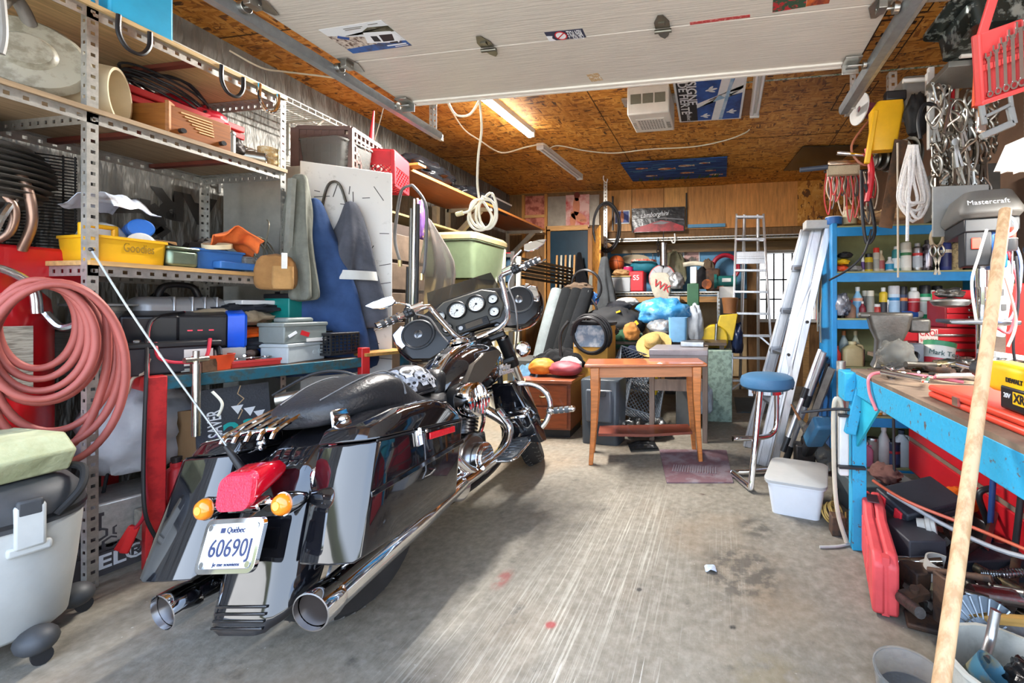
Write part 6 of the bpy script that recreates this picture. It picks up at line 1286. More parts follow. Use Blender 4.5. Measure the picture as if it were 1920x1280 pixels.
t=T('cloth_bag','cream cloth bag with red WK lettering hung over the reel','bag',wb(1242,5.93)+V((0,0,-.17)));MB().loft([[V((x*a-.01*k,y*b,z))for x,y in rrect(.3,.08,.03)]for k,(z,a,b)in enumerate(((0,.35,.5),(.1,.75,1),(.25,1.05,1),(.4,.95,.7),(.44,.6,.3)))]).build('bag_cloth',cloth('b9b3a4'),t,sub=1);text('WK','lettering',mat('sign red',0),t,(0,-.052,.24),(90,25,0),.15,.001)
rag('tarpaulin','olive tarpaulin bundle propped against the blue boards','tarp',wb(1264,6.45)+V((0,0,0)),(.36,.2,.62),mat('olive film',h('7d7a62'),.35,var=.3,scale=5,bump=.6,bs=9),52,.3);rag('foil_bag','silver foil bag beside the green cabinet on the back bench','bag',wb(1268,5.95),(.22,.16,.26),mat('silver film',h('a9abad'),.25,.6,scale=6,bump=.8,bs=12),53,.3)
boxthing('slatted_block','pale slatted plastic block in front of the back bench','block',V((wb(1264,5.9).x,5.9,zb_-.27)),(.17,.1,.22),mat('pale grey slats',h('b3b3ac'),.5,stretch=(1,1,30),scale=3),0);boxthing('block_stand','dark crate under the pale slatted block','crate',V((wb(1264,5.9).x,5.9,0)),(.24,.2,zb_-.272),mat('dark cabinet',0),0)
p=AY(1300,700,5.55);t=T('green_cabinet','tall narrow green tool case standing in front of the back bench','case',(p.x,5.55,0));GC=paint('2f5a3c',.45);hg=AY(1300,532,5.55).z;MB().box((0,0,hg/2),(.15,.17,hg)).build('case',GC,t,bev=.008);MB().box((.0,-.088,hg*.72),(.02,.01,.03)).build('latch',steel('b8b8a8'),t);MB().box((0.005,0,hg+.11),(.085,.1,.22)).build('white_post',WHITE,t,bev=.01);MB().tube([(-.13,0,hg+.25),(0,.02,hg+.27),(.14,0,hg+.25)],.03,8).build('rope_bundle',mat('pale rope',h('bfb9a6'),.8,bump=.6,bs=60),t)
rag('black_satchel','black satchel beside the rusty motor on the back bench','bag',wb(1317,6.2),(.2,.3,.36),cloth('232326'),54,.2);t=T('bench_grinder','rusty grey motor with two orange wheels on the back bench','motor',wb(1337));MB().box((0,0,.16),(.2,.26,.32)).build('casing',RUST,t,bev=.03);g=MB()
for x in(-.085,.085):g.cyl((x,-.15,.1),(x,-.1,.1),.07,n=22)
g.build('orange_wheel',mat('rusty orange',h('b5602a'),.6,scale=12,col2=h('6a3a20')),t);rag('leather_flap','brown leather flap behind the rusty motor','flap',wb(1327,6.4)+V((0,0,.1)),(.2,.1,.4),cloth('6b5a4a'),55,.25)
t=T('teal_grinder','teal bench grinder on a white stand at the back bench end','grinder',wb(1362,6.0)+V((0,0,-.1)));MB().cyl((-.14,0,.24),(.14,0,.24),.075,n=22).build('motor',paint('1f6a66'),t);MB().cyl((-.17,0,.24),(-.13,0,.24),.1,n=24).build('wheel_guard',paint('1f6a66',.45),t);MB().box((0,-.076,.25),(.12,.004,.05)).build('white_label',WHITE,t);MB().box((0,0,.08),(.2,.16,.16)).build('stand',WHITE,t,bev=.01);MB().box((0,0,-.52),(.18,.14,1.04)).build('pedestal',mat('dark cabinet',0),t)
one('red_hose','red hose coiled on a hook against the blue boards','hose',coil(AY(1360,502,6.5),.19,7,(0,1,.05),.022,6,.09,k=14),plastic('a81f36'))
t=T('longboard','tan longboard hung on two black hooks against the blue boards','board',AY(1190,486,6.6));MB().prism(ell(0,0,.24,.075,24),.02,XF(rot=(90,0,0))).build('deck',mat('tan deck',h('9c8a6c'),.5),t)
for px in(1184,1207,1224):one('peg_hook',('long black peg hook on the blue boards over the longboard tail','long black peg hook on the blue boards over the longboard nose','short black peg hook on the blue boards near the hanging cylinder')[(1184,1207,1224).index(px)],'hook',MB().beam(AY(px,472,6.6),AY(px,493,6.6),.012,.012).beam(AY(px-3,493,6.55),AY(px+3,493,6.55),.03,.04),BLKP)
p0=AZ(1025,690,.0)
for i,(px,c_,l)in enumerate(((1030,'6d7577','grey zipped long case leaning by the dark door'),(1046,'141618','black ribbed long case leaning second from the grey one'),(1062,'121416','black ribbed long case leaning third from the grey one'),(1078,'15171a','black ribbed long case leaning at the end of the row'))):
 b_=AY(px-18,665,4.5);tp=AY(px+15+3*i,545,4.95);b_=V((b_.x,4.5,.62));t=T('long_case',l,'case',b_,(0,0,0));d=tp-b_
 MB().tube([(0,0,0),d*.3,d*.7,d],lambda k:.075+.01*sin(3*k),12,5).build('case_body',cloth(c_),t);MB().tube([V((.03,-.072,0)),V((.03,-.072,0))+d],.006,5).tube([V((-.03,-.072,0)),V((-.03,-.072,0))+d],.006,5).build('piping',mat('grey stitching',0),t)
boxthing('case_stand','dark blanket chest under the leaning long cases','chest',(AY(1035,680,4.6).x,4.62,0),(.85,.5,.61),mat('dark cabinet',0));q=AY(1080,540,5.2)
t=T('hose_heap','dark cap and hoses heaped on the tops of the long cases','hose',AY(1085,545,5.0));MB().lump((0,0,.03),(.36,.2,.14),60,26,.3).build('brown_cloth',cloth('54463a'),t);coil((.12,-.05,.06),.19,2,(.2,1,.3),.012,6,.05).tube([(.1,-.1,0),(.25,-.1,-.2),(.24,-.08,-.42),(.16,-.05,-.5)],.014).build('black_hose',WIRE_K,t)
t=garment(AY(1136,480,5.6),(0,0,0),.1,.32,1.02,.2,cloth('44474a'),'hanging_jacket','long charcoal jacket hanging from the shelf post','jacket',12);t=T('slate_board','weathered grey plank leaning on the dark door','plank',(AY(1080,560,6.45).x,6.45,0),(-3,10,0));MB().box((0,0,.85),(.2,.03,1.75)).build('plank',wood('77776c',(10,10,1)),t)
garment(AY(1088,472,6.45),(0,0,0),.06,.22,.7,.12,cloth('15161a'),'black_coat','black coat hung on the dark door','coat',14)
one('thin_pole','pale handle leaning beside the blue cap over the long cases','handle',MB().cyl(AY(1088,650,4.9),AY(1098,560,5.1),.018),PINE2);rag('sun_hat','blue patterned cap hanging beside the pale handle','cap',AY(1110,575,5.0),(.16,.12,.18),mat('blue print',h('3f78c0'),.7,scale=14,col2=h('8a4a2c'),mixlo=.55,mixhi=.6),61,.25)
t=T('pile_table','low dark table carrying bags and bundles in front of the back bench','table',(-.72,5.0,0));MB().box((0,0,.80),(1.6,.9,.03)).build('top',wood('4a3a2c'),t);g_=[MB().box((x,y,.4),(.05,.05,.8)).build('leg',wood('4a3a2c'),t)for x in(-.75,.75)for y in(-.4,.4)]
def pt(px,py,y):return AY(px,py,y)
for(n,l,c_,px,py,y,d,m_,sd,rot)in(('duffel_bag','black and yellow duffel bag slumped on the pile','bag',1150,655,5.0,(.75,.45,.42),mat('black yellow cloth',h('1f2023'),.8,scale=3,col2=h('232427'),bump=.3),70,0),('blue_sack','big shiny blue plastic sack on top of the pile','sack',1245,612,5.0,(.62,.4,.33),mat('blue film',h('3f8fc9'),.22,scale=8,col2=h('86c0e6'),mixlo=.5,mixhi=.7,bump=.8,bs=12),71,12),('silver_wrap','crumpled silver plastic under the blue sack','wrap',1243,630,4.85,(.34,.24,.2),mat('silver film',0),72,0),('white_cloth','pale grey cloth hanging behind the blue sack end','cloth',1303,650,5.05,(.2,.16,.5),cloth('a9b0b8'),73,0),('grey_bundle','folded grey garment under the straw hat','garment',1230,660,4.7,(.44,.3,.2),cloth('94908a'),75,8),('green_bag','dark green canvas bag beside the straw hat','bag',1178,660,4.72,(.38,.3,.26),cloth('26422f'),76,0),('boot','tan suede boot lying by the straw hat','boot',1184,642,4.6,(.18,.2,.22),cloth('a5713c'),77,30),('wool_hat','black cap on top of the duffel bag','cap',1160,585,5.1,(.3,.2,.14),cloth('2a2b30'),78,0),('grey_rag','light grey rag on the bench behind the duffel bag','rag',1176,575,5.35,(.3,.16,.12),cloth('9c9c9a'),79,0),('tweed_hat','dark flat cap in front of the duffel bag','cap',1135,630,4.5,(.3,.2,.11),cloth('33302e'),80,0),('black_pouch','dark blue pouch on the table under the green bag','pouch',1190,672,4.5,(.3,.2,.14),cloth('20263a'),81,0)):
 p=pt(px,py,y);rag(n,l,c_,V((p.x,y,p.z+(.0 if n!='duffel_bag' else .08))),d,m_,sd,.22,rot)
g=bpy.data.objects['duffel_bag'];YF_=mat('yellow flash',h('d9a81f'),.6);MB().box((.22,-.2,.17),(.3,.02,.05),(0,-38,0)).box((.05,-.15,.36),(.16,.05,.02),(0,-20,0)).build('yellow_trim',YF_,g)
t=T('straw_hat','tan wide-brimmed straw hat resting on the pile','hat',pt(1226,655,4.42)+V((0,0,.05)),(38,-14,10));STW=mat('tan straw',h('a5884f'),.8,var=.15,scale=40,bump=.4,bs=120);MB().lathe([(.001,.11),(.06,.115),(.085,.09),(.095,.02),(.12,.004),(.19,.012),(.19,.004),(.1,-.002)],n=36).build('hat_body',STW,t,ang=70);MB().lathe([(.096,.02),(.098,.02),(.094,.045),(.092,.045)],n=32,close=True).build('hat_band',mat('tan cord',h('8b6a34'),.7),t)
t=T('blue_cooler_bin','light blue ridged plastic bin standing on a silver machine','bin',pt(1272,640,4.55));hollow(.2,.2,.26,.03,.9).build('tub',plastic('6d9fc4'),t);t=T('yellow_sieve','round yellow and white printed tray on the carton','tray',pt(1115,628,4.35)+V((0,0,0)),(30,0,0));MB().lathe([(.001,0),(.12,.0),(.14,.03),(.13,.03),(.11,.01),(.001,.01)],n=28).build('tray',mat('yellow print',h('d6cf4a'),.5,scale=12,col2=h('9fb0c0'),mixlo=.5,mixhi=.6),t)
p=AY(1105,690,4.1);boxthing('cable_carton','yellow-edged carton with blue plastic and black cables piled on top','carton',V((p.x,4.3,0)),(.36,.34,1.0),card('b98a3c'),0,.004,None,(('blue_film',(0,-.172,.9),(.34,.01,.22),mat('pale blue film',h('7f93a8'),.3,scale=12,col2=h('c4ccd2'))),))
one('black_cables','black cables looping over the yellow-edged carton','cable',coil((p.x+.02,4.1,.92),.19,5,(.15,1,.2),.013,3,.12,k=14).tube([(p.x-.22,4.1,1.05),(p.x-.3,4.08,.9),(p.x-.28,4.08,.6)],.016),WIRE_K)
boxthing('black_cloth_cover','black cloth folded over the yellow-edged carton','cloth',V((p.x,4.3,1.003)),(.4,.36,.045),cloth('26272a'),0,.02)
for i,(px,py,y,rx,rz,l)in enumerate(((1180,690,4.2,25,20,'grey plastic crate tipped on its side above the table top line'),(1195,745,4.1,62,25,'grey plastic crate tilted behind the console table'))):
 q=AY(px,py,y);t=T('grey_crate',l,'crate',q-V((0,0,.06)),(rx,20,rz));crate(.34,.28,.2,8,5,.006,True).build('body',plastic('5b636c'),t)
t=T('plastic_bin','charcoal plastic storage bin standing on end behind the console table','bin',(-1.01,3.66,0),(0,0,-6));PB=mat('charcoal bin plastic',h('3f464d'),.32,var=.05);MB().loft([ring3(rrect(.34,.22,.04),0),ring3(rrect(.36,.25,.04),.55),ring3(rrect(.34,.23,.04),.565)]).build('body',PB,t,bev=.004);MB().box((0,-.125,.34),(.24,.03,.28)).build('recessed_panel',plastic('565d65',.3),t,bev=.02);MB().box((0,-.142,.45),(.14,.01,.05)).build('handle',PB,t,bev=.01);MB().box((0,-.142,.47),(.05,.004,.012)).build('label',WHITE,t)
TB=wood('bf7236',(1.5,12,12),coat=.4);TD=wood('6e2f1c',(1.5,12,12),coat=.5);c0,c1=AZ(1086,683,.76),AZ(1316,681,.76);an=math.degrees(math.atan2((c1-c0).y,(c1-c0).x));Wt=(c1-c0).length
t=T('console_table','honey-brown console table with curved legs and a low shelf','table',V(((c0.x+c1.x)/2,(c0.y+c1.y)/2+.17,0)),(0,0,an))
MB().box((0,0,.748),(Wt,.38,.025)).build('table_top',wood('a0582e',(1.5,12,12),coat=.6),t,bev=.008);MB().box((0,-.13,.695),(Wt-.14,.02,.08)).box((0,.13,.695),(Wt-.14,.02,.08)).build('apron',mat('apron wood',h('b5754a'),.4,stretch=(1.5,12,12),scale=4,var=.15),t);MB().prism([(-Wt/2+.1,-.1),(0,-.145),(Wt/2-.1,-.1),(Wt/2-.1,.12),(-Wt/2+.1,.12)],.02,Matrix.Translation((0,0,.20))).build('lower_shelf',TD,t)
for sx in(-1,1):
 for sy in(-1,1):
  P_=[(Wt/2-.04,.735),(Wt/2-.048,.5),(Wt/2-.045,.25),(Wt/2-.03,.0),(Wt/2-.062,0),(Wt/2-.085,.25),(Wt/2-.105,.5),(Wt/2-.11,.735)]
  MB().loft([[V((sx*x,sy*y,z))for x,z in P_]for y in(.115,.165)]).build('leg',TB,t,bev=.006)
t=T('work_table','weathered grey-brown machine table with square legs behind the console table','table',(-.36,4.0,0),(0,0,1));OW=wood('77665a',(10,10,1));MB().box((0,0,.79),(.52,.54,.05)).build('table_top',mat('dull steel top',h('8d8586'),.4,.3,var=.15),t,bev=.004);MB().box((0,-.26,.73),(.5,.02,.07)).box((0,.26,.73),(.5,.02,.07)).box((.25,0,.73),(.02,.5,.07)).build('apron',mat('dull grey apron',h('7a7270'),.5),t);MB().box((0,-.255,.5),(.42,.02,.1)).build('front_rail',OW,t)
for x in(-.235,.235):
 for y in(-.24,.24):MB().box((x,y,.385),(.045,.045,.77)).build('leg',OW,t,bev=.003)
boxthing('silver_box','flat silver metal box on the machine table under the blue bin','box',(-.25,4.1,.817),(.22,.2,.05),steel('a5a8ab',.3));boxthing('dark_crate_stack','dark tool case stacked under the machine table','case',(-.32,4.3,0),(.2,.26,.5),mat('dark cabinet',0));rag('silver_cloth','crumpled pale blue cloth under the machine table','cloth',(-.16,4.32,.08),(.2,.2,.36),cloth('9aa5b0'),82,.25);rag('yellow_strap','yellow strap bundle by the machine table leg','strap',(-.62,4.1,.3),(.07,.08,.3),plastic('c9ad1f'),83,.3)
for i,(x,l)in enumerate(((-.98,'grey metal bracket pile under the console table'),(-.78,'silver car part under the console table by the red bolt'))):rag('metal_part',l,'part',(x+.22,3.85,0),(.2,.26,.16),steel(('6a6c6e','9a9c9e')[i]),84+i,.35)
boxthing('speckled_cabinet','pale green speckled concrete block cabinet beside the machine table','cabinet',(-.01,4.62,0),(.28,.3,AZ(1335,662,.0).z+.74),mat('speckled green paint',h('8fa598'),.7,scale=22,col2=h('6e8176'),bump=.2,bs=50),2)
p=AY(1342,655,5.2);t=T('yellow_machine','yellow floor machine with a round housing and steel lever','machine',(p.x,5.2,0));YM=paint('c2a520',.45);MB().box((0,0,.3),(.3,.26,.6)).build('base',YM,t,bev=.02);MB().cyl((-.02,-.16,.82),(-.02,.1,.82),.17,n=28).build('round_housing',YM,t,bev=.02);MB().prism([(-.02,.82),(.05,1.1),(.26,1.12),(.2,.8)],.18,Matrix.Translation((0,.05,0))@XF(rot=(90,0,0))).build('arm',YM,t,bev=.01);MB().cyl((.0,-.18,.78),(.01,-.18,1.0),.018).build('steel_lever',steel('b8bab6',.25),t);MB().lathe([(.08,1.12),(.085,1.2),(.1,1.3),(.09,1.31)],(.17,0,0),n=24).build('leather_cup',mat('brown leather',h('7a4f2c'),.6),t);rag('navy_bag','dark blue plastic bag hanging on the yellow machine','bag',(p.x+.25,5.15,.6),(.14,.16,.4),mat('navy film',h('1d2a48'),.3,var=.3,scale=6),88,.3)
p=AZ(1020,830,0);t=T('nightstand','dark wood two-drawer nightstand with a black plinth','nightstand',(-1.58,3.85,0),(0,0,3));NW=wood('7d3d1c',(1.2,1.2,9),coat=.2);MB().box((0,0,.29),(.5,.42,.42)).build('body',wood('6e3820',coat=.3),t,bev=.003);MB().box((0,.0,.515),(.54,.46,.03)).build('top',wood('8b4a2c',coat=.6),t,bev=.004);MB().box((0,.02,.04),(.46,.36,.08)).build('plinth',BLKP,t);
for z in(.19,.395):
 d=MB().box((0,-.215,z),(.44,.015,.185)).build('drawer',NW,t,bev=.003);MB().tube([(-.03,-.225,z),(-.02,-.245,z-.012),(.02,-.245,z-.012),(.03,-.225,z)],.006).build('handle',steel('6a5a3c'),d)
rag('orange_pouch','orange quilted pouch on the nightstand','pouch',(-1.68,3.86,.533),(.26,.2,.17),mat('orange nylon',h('c07a2a'),.6,bump=.5,bs=12),90,.12);rag('red_bag','dusty red padded bag on the nightstand','bag',(-1.44,3.84,.533),(.34,.22,.15),mat('dusty red nylon',h('8f3f48'),.55,bump=.2),91,.1,-8);rag('white_pad','white padded cap behind the red bag','cap',(-1.45,4.0,.533),(.24,.14,.17),cloth('c9c9c6'),92,.1);rag('black_netting','tangled black netting behind the orange pouch','netting',(-1.62,4.15,.5),(.5,.24,.25),cloth('1d1e20'),93,.45);rag('denim','folded blue denim beside the nightstand','cloth',(-1.88,3.95,.3),(.24,.3,.32),cloth('4a6a82'),94,.25);boxthing('denim_stand','low dark crate under the folded denim','crate',(-1.95,3.95,0),(.22,.3,.3),mat('dark cabinet',0))
one('rubber_mat','worn maroon rubber mat lying on the concrete','mat',MB().prism([(AZ(*q,0).x,AZ(*q,0).y)for q in((1250,906),(1375,906),(1362,845),(1236,844))],.008,Matrix.Translation((0,0,.001))).box((-.19,3.02,.010),(.32,.02,.004)),mat('maroon rubber',h('6e5157'),.8,scale=6,col2=h('81757a'),bump=.3));g=MB()
for i in range(18):g.box((-.33+.018*i,3.1,.011),(.007,.12,.006))
g.build('mat_rib',mat('dusty rib',h('8a8186'),.8),bpy.data.objects['rubber_mat']);bpy.data.objects['mat_rib'].matrix_parent_inverse=bpy.data.objects['rubber_mat'].matrix_basis.inverted()
flapsheet('black_film','crumpled black plastic scrap on the floor under the console table','scrap',AZ(1205,838,.004),.24,.2,mat('black bin bag',0),20,3,.012);one('grey_mat','dark grey mat on the floor by the stepladder','mat',MB().box((.55,5.3,.006),(.7,.8,.01)),mat('dark mat',h('4c5456'),.8));flapsheet('paper_scrap','small pale blue paper scrap on the floor','scrap',AZ(1332,1068,.003),.05,.04,mat('pale scrap',h('aab4c2'),.6),10,5,.006)
#  ladders, stool, bin
def ladder(label,rails,rungs,extra=None):
 t=T('stepladder',label,'ladder',(rails[0][0]+rails[1][0])/2);o_=t.location.copy();o_.z=0;t.location.z=0
 for a,b in rails:MB().beam(a-o_,b-o_,.028,.07,(0,1,0)).build('rail',ALU,t,bev=.004)
 return t,o_
f1,f2=AY(1370,755,5.4),AY(1452,750,5.4);f1.z=f2.z=0;t1,t2=AY(1381,402,5.75),AY(1431,402,5.75)
t,o_=ladder('tall aluminium stepladder standing before the window at the back',((f1,t1),(f2,t2)),0)
for k in(.115,.23,.345,.46,.575,.69,.76,.86,.985):
 a,b=f1.lerp(t1,k)-o_,f2.lerp(t2,k)-o_;MB().beam(a,b,.03,.08 if k!=.76 else .03,(0,1,0)).box((a+b)/2,((b-a).length,.02,.02 if k!=.76 else .16)).build('step' if k!=.76 else 'label_plate',ALU,t,bev=.003)
for k in(.115,.345):
 a,b=f1.lerp(t1,k)-o_,f2.lerp(t2,k)-o_;MB().beam(a+V((0,-.02,-.12)),a.lerp(b,.3),.012,.02).beam(b+V((0,-.02,-.12)),b.lerp(a,.3),.012,.02).build('brace',ALU,t)
for k in(.3,.8):MB().cyl(V((f1.lerp(f2,k).x,6.35,0))-o_,t1.lerp(t2,k)-o_,.022,n=8).build('back_leg',ALU,t)
A0,B0,C0=AZ(1403,838,0),AZ(1428,872,0),AZ(1452,866,0);A1,B1,C1=AY(1512,432,3.62),AY(1534,428,3.47),AY(1553,426,3.40)
t=T('closed_stepladder','closed aluminium stepladder leaning by the blue shelf unit','ladder',B0);g0=B0.copy()
for a,b,w in((A0,A1,.095),(B0,B1,.10),(C0,C1,.055)):
 MB().beam(a-g0,b-g0,w,.03,(0,1,0)).build('rail',ALU,t,bev=.004)
 if w>.08:MB().beam(a-g0+V((-.03,-.018,0)),b-g0+V((-.03,-.018,0)),.006,.006).beam(a-g0+V((.03,-.018,0)),b-g0+V((.03,-.018,0)),.006,.006).build('rail_rib',steel('a8aaae'),t)
MB().box((B1+C1)/2-g0+V((-.03,0,.02)),(.22,.12,.065)).build('top_cap',mat('grey ladder cap',h('b9b8b4'),.5),t,bev=.008)
for k in(.25,.46,.64,.83):a,b=A0.lerp(A1,k),B0.lerp(B1,k);MB().beam(a-g0,b-g0,.09,.02).box((a*.8+b*.2)-g0,(.1,.05,.05)).build('step',steel('85868a',.4),t)
for k,j in((.46,.32),(.62,.84)):MB().beam(B0.lerp(B1,k)-g0+V((0,-.03,0)),C0.lerp(C1,j)-g0+V((0,-.03,0)),.03,.006).build('spreader',ALU,t)
g=MB()
for a,b,k in((B0,B1,.46),(B0,B1,.28),(A0,A1,.3),(C0,C1,.32),(C0,C1,.6)):c_=a.lerp(b,k)-g0;g.cyl(c_+V((0,-.035,0)),c_+V((0,-.01,0)),.012,n=10)
g.build('rivet',DARK,t)
q0,q1,q2=AZ(1408,915,.025),AZ(1374,887,.025),AZ(1455,882,.025);sc=AD(1438,722,2.93)
t=T('bar_stool','bar stool with a round blue seat and bent chrome tube frame','stool',(sc.x,sc.y,0));o_=t.location.copy();u_=AD(1425,733,2.83)
MB().tube([q2-o_,(q1+q2)/2-o_,q1-o_+V((.03,.02,0)),q1-o_,q1.lerp(q0,.1)-o_,q1.lerp(q0,.9)-o_,q0-o_,q0-o_+V((.005,.005,.06)),u_-o_],.021,12,5).build('chrome_frame',CHROME,t)
MB().tube([AD(1456,728,3.0)-o_,AD(1456,790,3.0)-o_,AD(1448,812,2.98)-o_,AD(1425,820,2.93)-o_,AD(1374,822,2.88)-o_],.018,12,6).build('footrest',CHROME,t)
MB().lathe([(.001,-.02),(.15,-.02),(.178,0),(.183,.03),(.172,.06),(.14,.075),(.001,.082)],sc-o_,n=40).build('seat_cushion',mat('blue vinyl',h('3f6b8e'),.5,var=.08,scale=3,bump=.15,bs=50),t);MB().cyl(sc-o_+V((0,0,-.05)),sc-o_+V((0,0,-.02)),.11).box(sc-o_+V((-.11,0,-.04)),(.03,.03,.07)).build('seat_plate',CHROME,t)
q=(AZ(1445,965,0)+AZ(1535,987,0))/2;t=T('white_bin','white plastic bin with a grey lid standing on the concrete beside the stool','bin',(q.x+.05,q.y+.19,0),(0,0,-14));hollow(.31,.36,.19,.04,.84,.004,.01).build('tub',mat('bin white',h('dcdfe2'),.4,var=.03),t);lidmb(.34,.40,.19,.02,.05).build('lid',mat('bin lid grey',h('a9a9a6'),.5,var=.06,scale=8),t)
q=AZ(1577,893,0);one('conduit_pipe','dull galvanised pipe standing beside the blue bench leg','pipe',MB().lathe([(.031,0),(.031,.81),(.027,.81),(.027,0)],q,n=20,close=True),GALV)
for i,(a,b,r_,m_,l)in enumerate(((AZ(1474,862,0),AY(1545,660,3.25),.02,ALU,'shiny aluminium tube with black collars leaning by the shelf side'),(AZ(1468,846,.12),AY(1538,655,3.35),.017,ALU,'thinner aluminium tube leaning just behind the collared one'),(AZ(1490,870,0),AY(1556,700,3.2),.014,steel('8a8c90'),'grey steel rod leaning lowest against the shelf side'),(AZ(1500,850,0),AY(1553,680,3.3),.016,steel('5a5c60'),'dark steel rod leaning behind the grey rod'),(AZ(1482,835,0),AY(1550,668,3.4),.014,steel('9a9a98'),'pale steel rod leaning behind the dark rod'))):
 t=T('leaning_rod',l,'rod',a);MB().cyl((0,0,0),b-a,r_,n=12).build('rod',m_,t)
 if i<2:d=b-a;[MB().cyl(d*k0,d*k1,r_*k2,n=12).build('black_collar',BLKP,t)for k0,k1,k2 in((.52,.62,1.5),(0,.14,1.35))]
one('wood_batten','pale wooden batten standing behind the tubes','batten',MB().beam(AZ(1510,800,0),AY(1512,600,3.9),.05,.03),PINE2)
t=T('level_bar','orange and grey spirit level leaning among the rods','level',AZ(1492,868,0));d=AY(1560,690,3.15)-t.location;MB().beam((0,0,0),d,.02,.05).build('bar',steel('9a9c9c',.4),t);MB().box(d*.35,(.05,.03,.1)).build('orange_vial',plastic('d9502a'),t,bev=.01)
t=T('blue_hand_vacuum','blue clear-topped hand vacuum leaning nose down by the blue shelf','vacuum',AZ(1505,862,.04));d=AY(1545,790,3.0)-t.location;MB().beam(d*.5,d,.13,.1).build('blue_body',mat('blue clear plastic',h('4d86ac'),.2,trans=.3),t,bev=.02);MB().beam((0,0,0),d*.5,.09,.07).build('black_nose',BLKP,t,bev=.02)
t=T('clear_film_cone','clear plastic film wrapped round a brown handle lying by the pipe','film',AZ(1545,885,.0));MB().tube([(.05,0,.05),(-.05,.02,.2),(-.16,.04,.36)],lambda k:.09-.075*k,12).build('film',FILM,t);MB().cyl((-.14,.04,.33),(-.22,.05,.47),.014,.006,n=10).build('brown_tip',wood('8a5a36'),t)
t=T('motor_block','dark cast machine block standing behind the white bin','machine',AZ(1508,876,0));MB().box((0,0,.09),(.14,.12,.18)).box((.01,.0,.2),(.06,.06,.06)).cyl((.06,-.05,.1),(.06,-.05,.2),.02).build('casting',DARK,t,bev=.012)
YS=3.3;X0,X1=AY(1560,500,YS).x,1.92;HS=AY(1700,414,YS).z
zs_=[AY(1700,y,YS).z for y in(440,507,597,690,783,880)]
t=T('blue_shelf_unit','bright blue steel shelf unit with olive insides full of cans and bottles','shelf unit',((X0+X1)/2,YS+.2,0));o_=t.location.copy();W_=X1-X0;BL=paint('1f86c4',.4);OL=paint('99996a',.55)
for x in(X0+.018,X1-.018):MB().box((x-o_.x,0,HS/2),(.036,.4,HS)).build('side_post',BL,t,bev=.003)
MB().box((0,.19,HS/2),(W_-.06,.01,HS-.02)).build('back_panel',OL,t)
for i,z in enumerate([HS-.02]+zs_[1:]):MB().box((0,0,z-.006),(W_-.07,.38,.012)).build('shelf_plate',OL,t);MB().box((0,-.195,z-.045),(W_-.07,.012,.065)).build('shelf_edge',BL,t,bev=.003)
MB().box((-W_/2+.0,.02,.40),(.01,.34,.8)).build('side_sheet',mat('dark blue sheet',h('1d4f86'),.4),t)
def cn(z,rows,y=YS+.08):
 for r in rows:
  n,l,px,w,top,st,c=r[:7];cap=r[7]if len(r)>7 else None;bd=r[8]if len(r)>8 else None;b2=r[9]if len(r)>9 else None;yy=y+(r[10]if len(r)>10 else 0)
  p=AY(px,500,yy);k=mpp(p);hh=AY(px,top,yy).z-z
  can(n,l,{'spray':'can','capped':'can'}.get(st,st),V((p.x,yy,z+.001)),w*k/2,hh,c,cap,bd,st,None,(0,0,0),b2)
pl=plastic;tin_=steel('b0b0ae')
cn(zs_[1],(('glue_bottle','small white bottle beside the yellow box on the upper blue shelf',1618,6,474,'bottle',WHITE,pl('c22a2a'),pl('5a3a7a')),('yellow_jar','yellow and black jar behind the hanging strings on the upper blue shelf',1629,14,476,'jar',pl('c9b02a'),BLKP,pl('6a6048')),('red_cap_jar','clear jar with a red cap on the upper blue shelf',1643,12,465,'jar',pl('b9b4a6'),pl('d03a2a'),pl('9a9a92')),('tan_bottle','short tan bottle with a pink label between jars on the upper blue shelf',1652,12,470,'bottle',pl('b5a486'),pl('c9c0a4'),pl('9c4a4a')),('drop_bottle','small blue and white bottle with a pointed cap on the upper blue shelf',1668,15,482,'bottle',WHITE,WHITE,pl('1f8ab5')),('teal_can','teal can behind the white hanging rod on the upper blue shelf',1680,14,462,'spray',pl('3a8a8c'),pl('c9c9c4'),pl('d4e2e6')),('square_tin','square-shouldered white and green tin with a round black picture on the upper blue shelf',1698,19,455,'capped',pl('d8d6c8'),pl('c9c4b4'),pl('e2e2da'),pl('3a7a4a')),('silver_can','silver and red spray can on the upper blue shelf',1720,17,456,'spray',steel('c0c4c8',.3),pl('9a9a9a'),pl('b0b8c0'),pl('c23a3a')),('mottled_can','shiny mottled spray can with a dark top on the upper blue shelf',1739,17,450,'spray',mat('mottled chrome can',h('a5a0a8'),.25,.6,scale=14,col2=h('3a3238'),mixlo=.45,mixhi=.55),DARK),('navy_can','dark blue and cream spray can beside the rusty one on the upper blue shelf',1773,19,447,'spray',pl('2a3570'),pl('c9c9d4'),pl('1f2658'),pl('d0c8b0')),('rusty_can','rusty speckled tan can on the upper blue shelf',1793,20,449,'spray',mat('speckled tan tin',h('a89468'),.6,scale=40,col2=h('6a5a42')),DARK),('green_bottle','dark bottle with a gold top at the end of the upper blue shelf',1815,17,465,'bottle',pl('15201c',.15),steel('c9a03a'))))
for i,(c_,px,z,l)in enumerate((('d9b01f',1579,.05,'yellow box cutter case in the hand tools heap on the upper blue shelf'),('d8502a',1577,.0,'orange tool handle in the hand tools heap on the upper blue shelf'),('2a2a2c',1585,.10,'black pliers grip in the hand tools heap on the upper blue shelf'),('8a8a88',1602,.0,'grey steel bits heaped beside the yellow case on the upper blue shelf'))):
 p=AY(px,500,YS+.08);rag('hand_tool',l,'tool',V((p.x,YS+.08,zs_[1]+z)),(.1,.12,.05),pl(c_),100+i,.25)
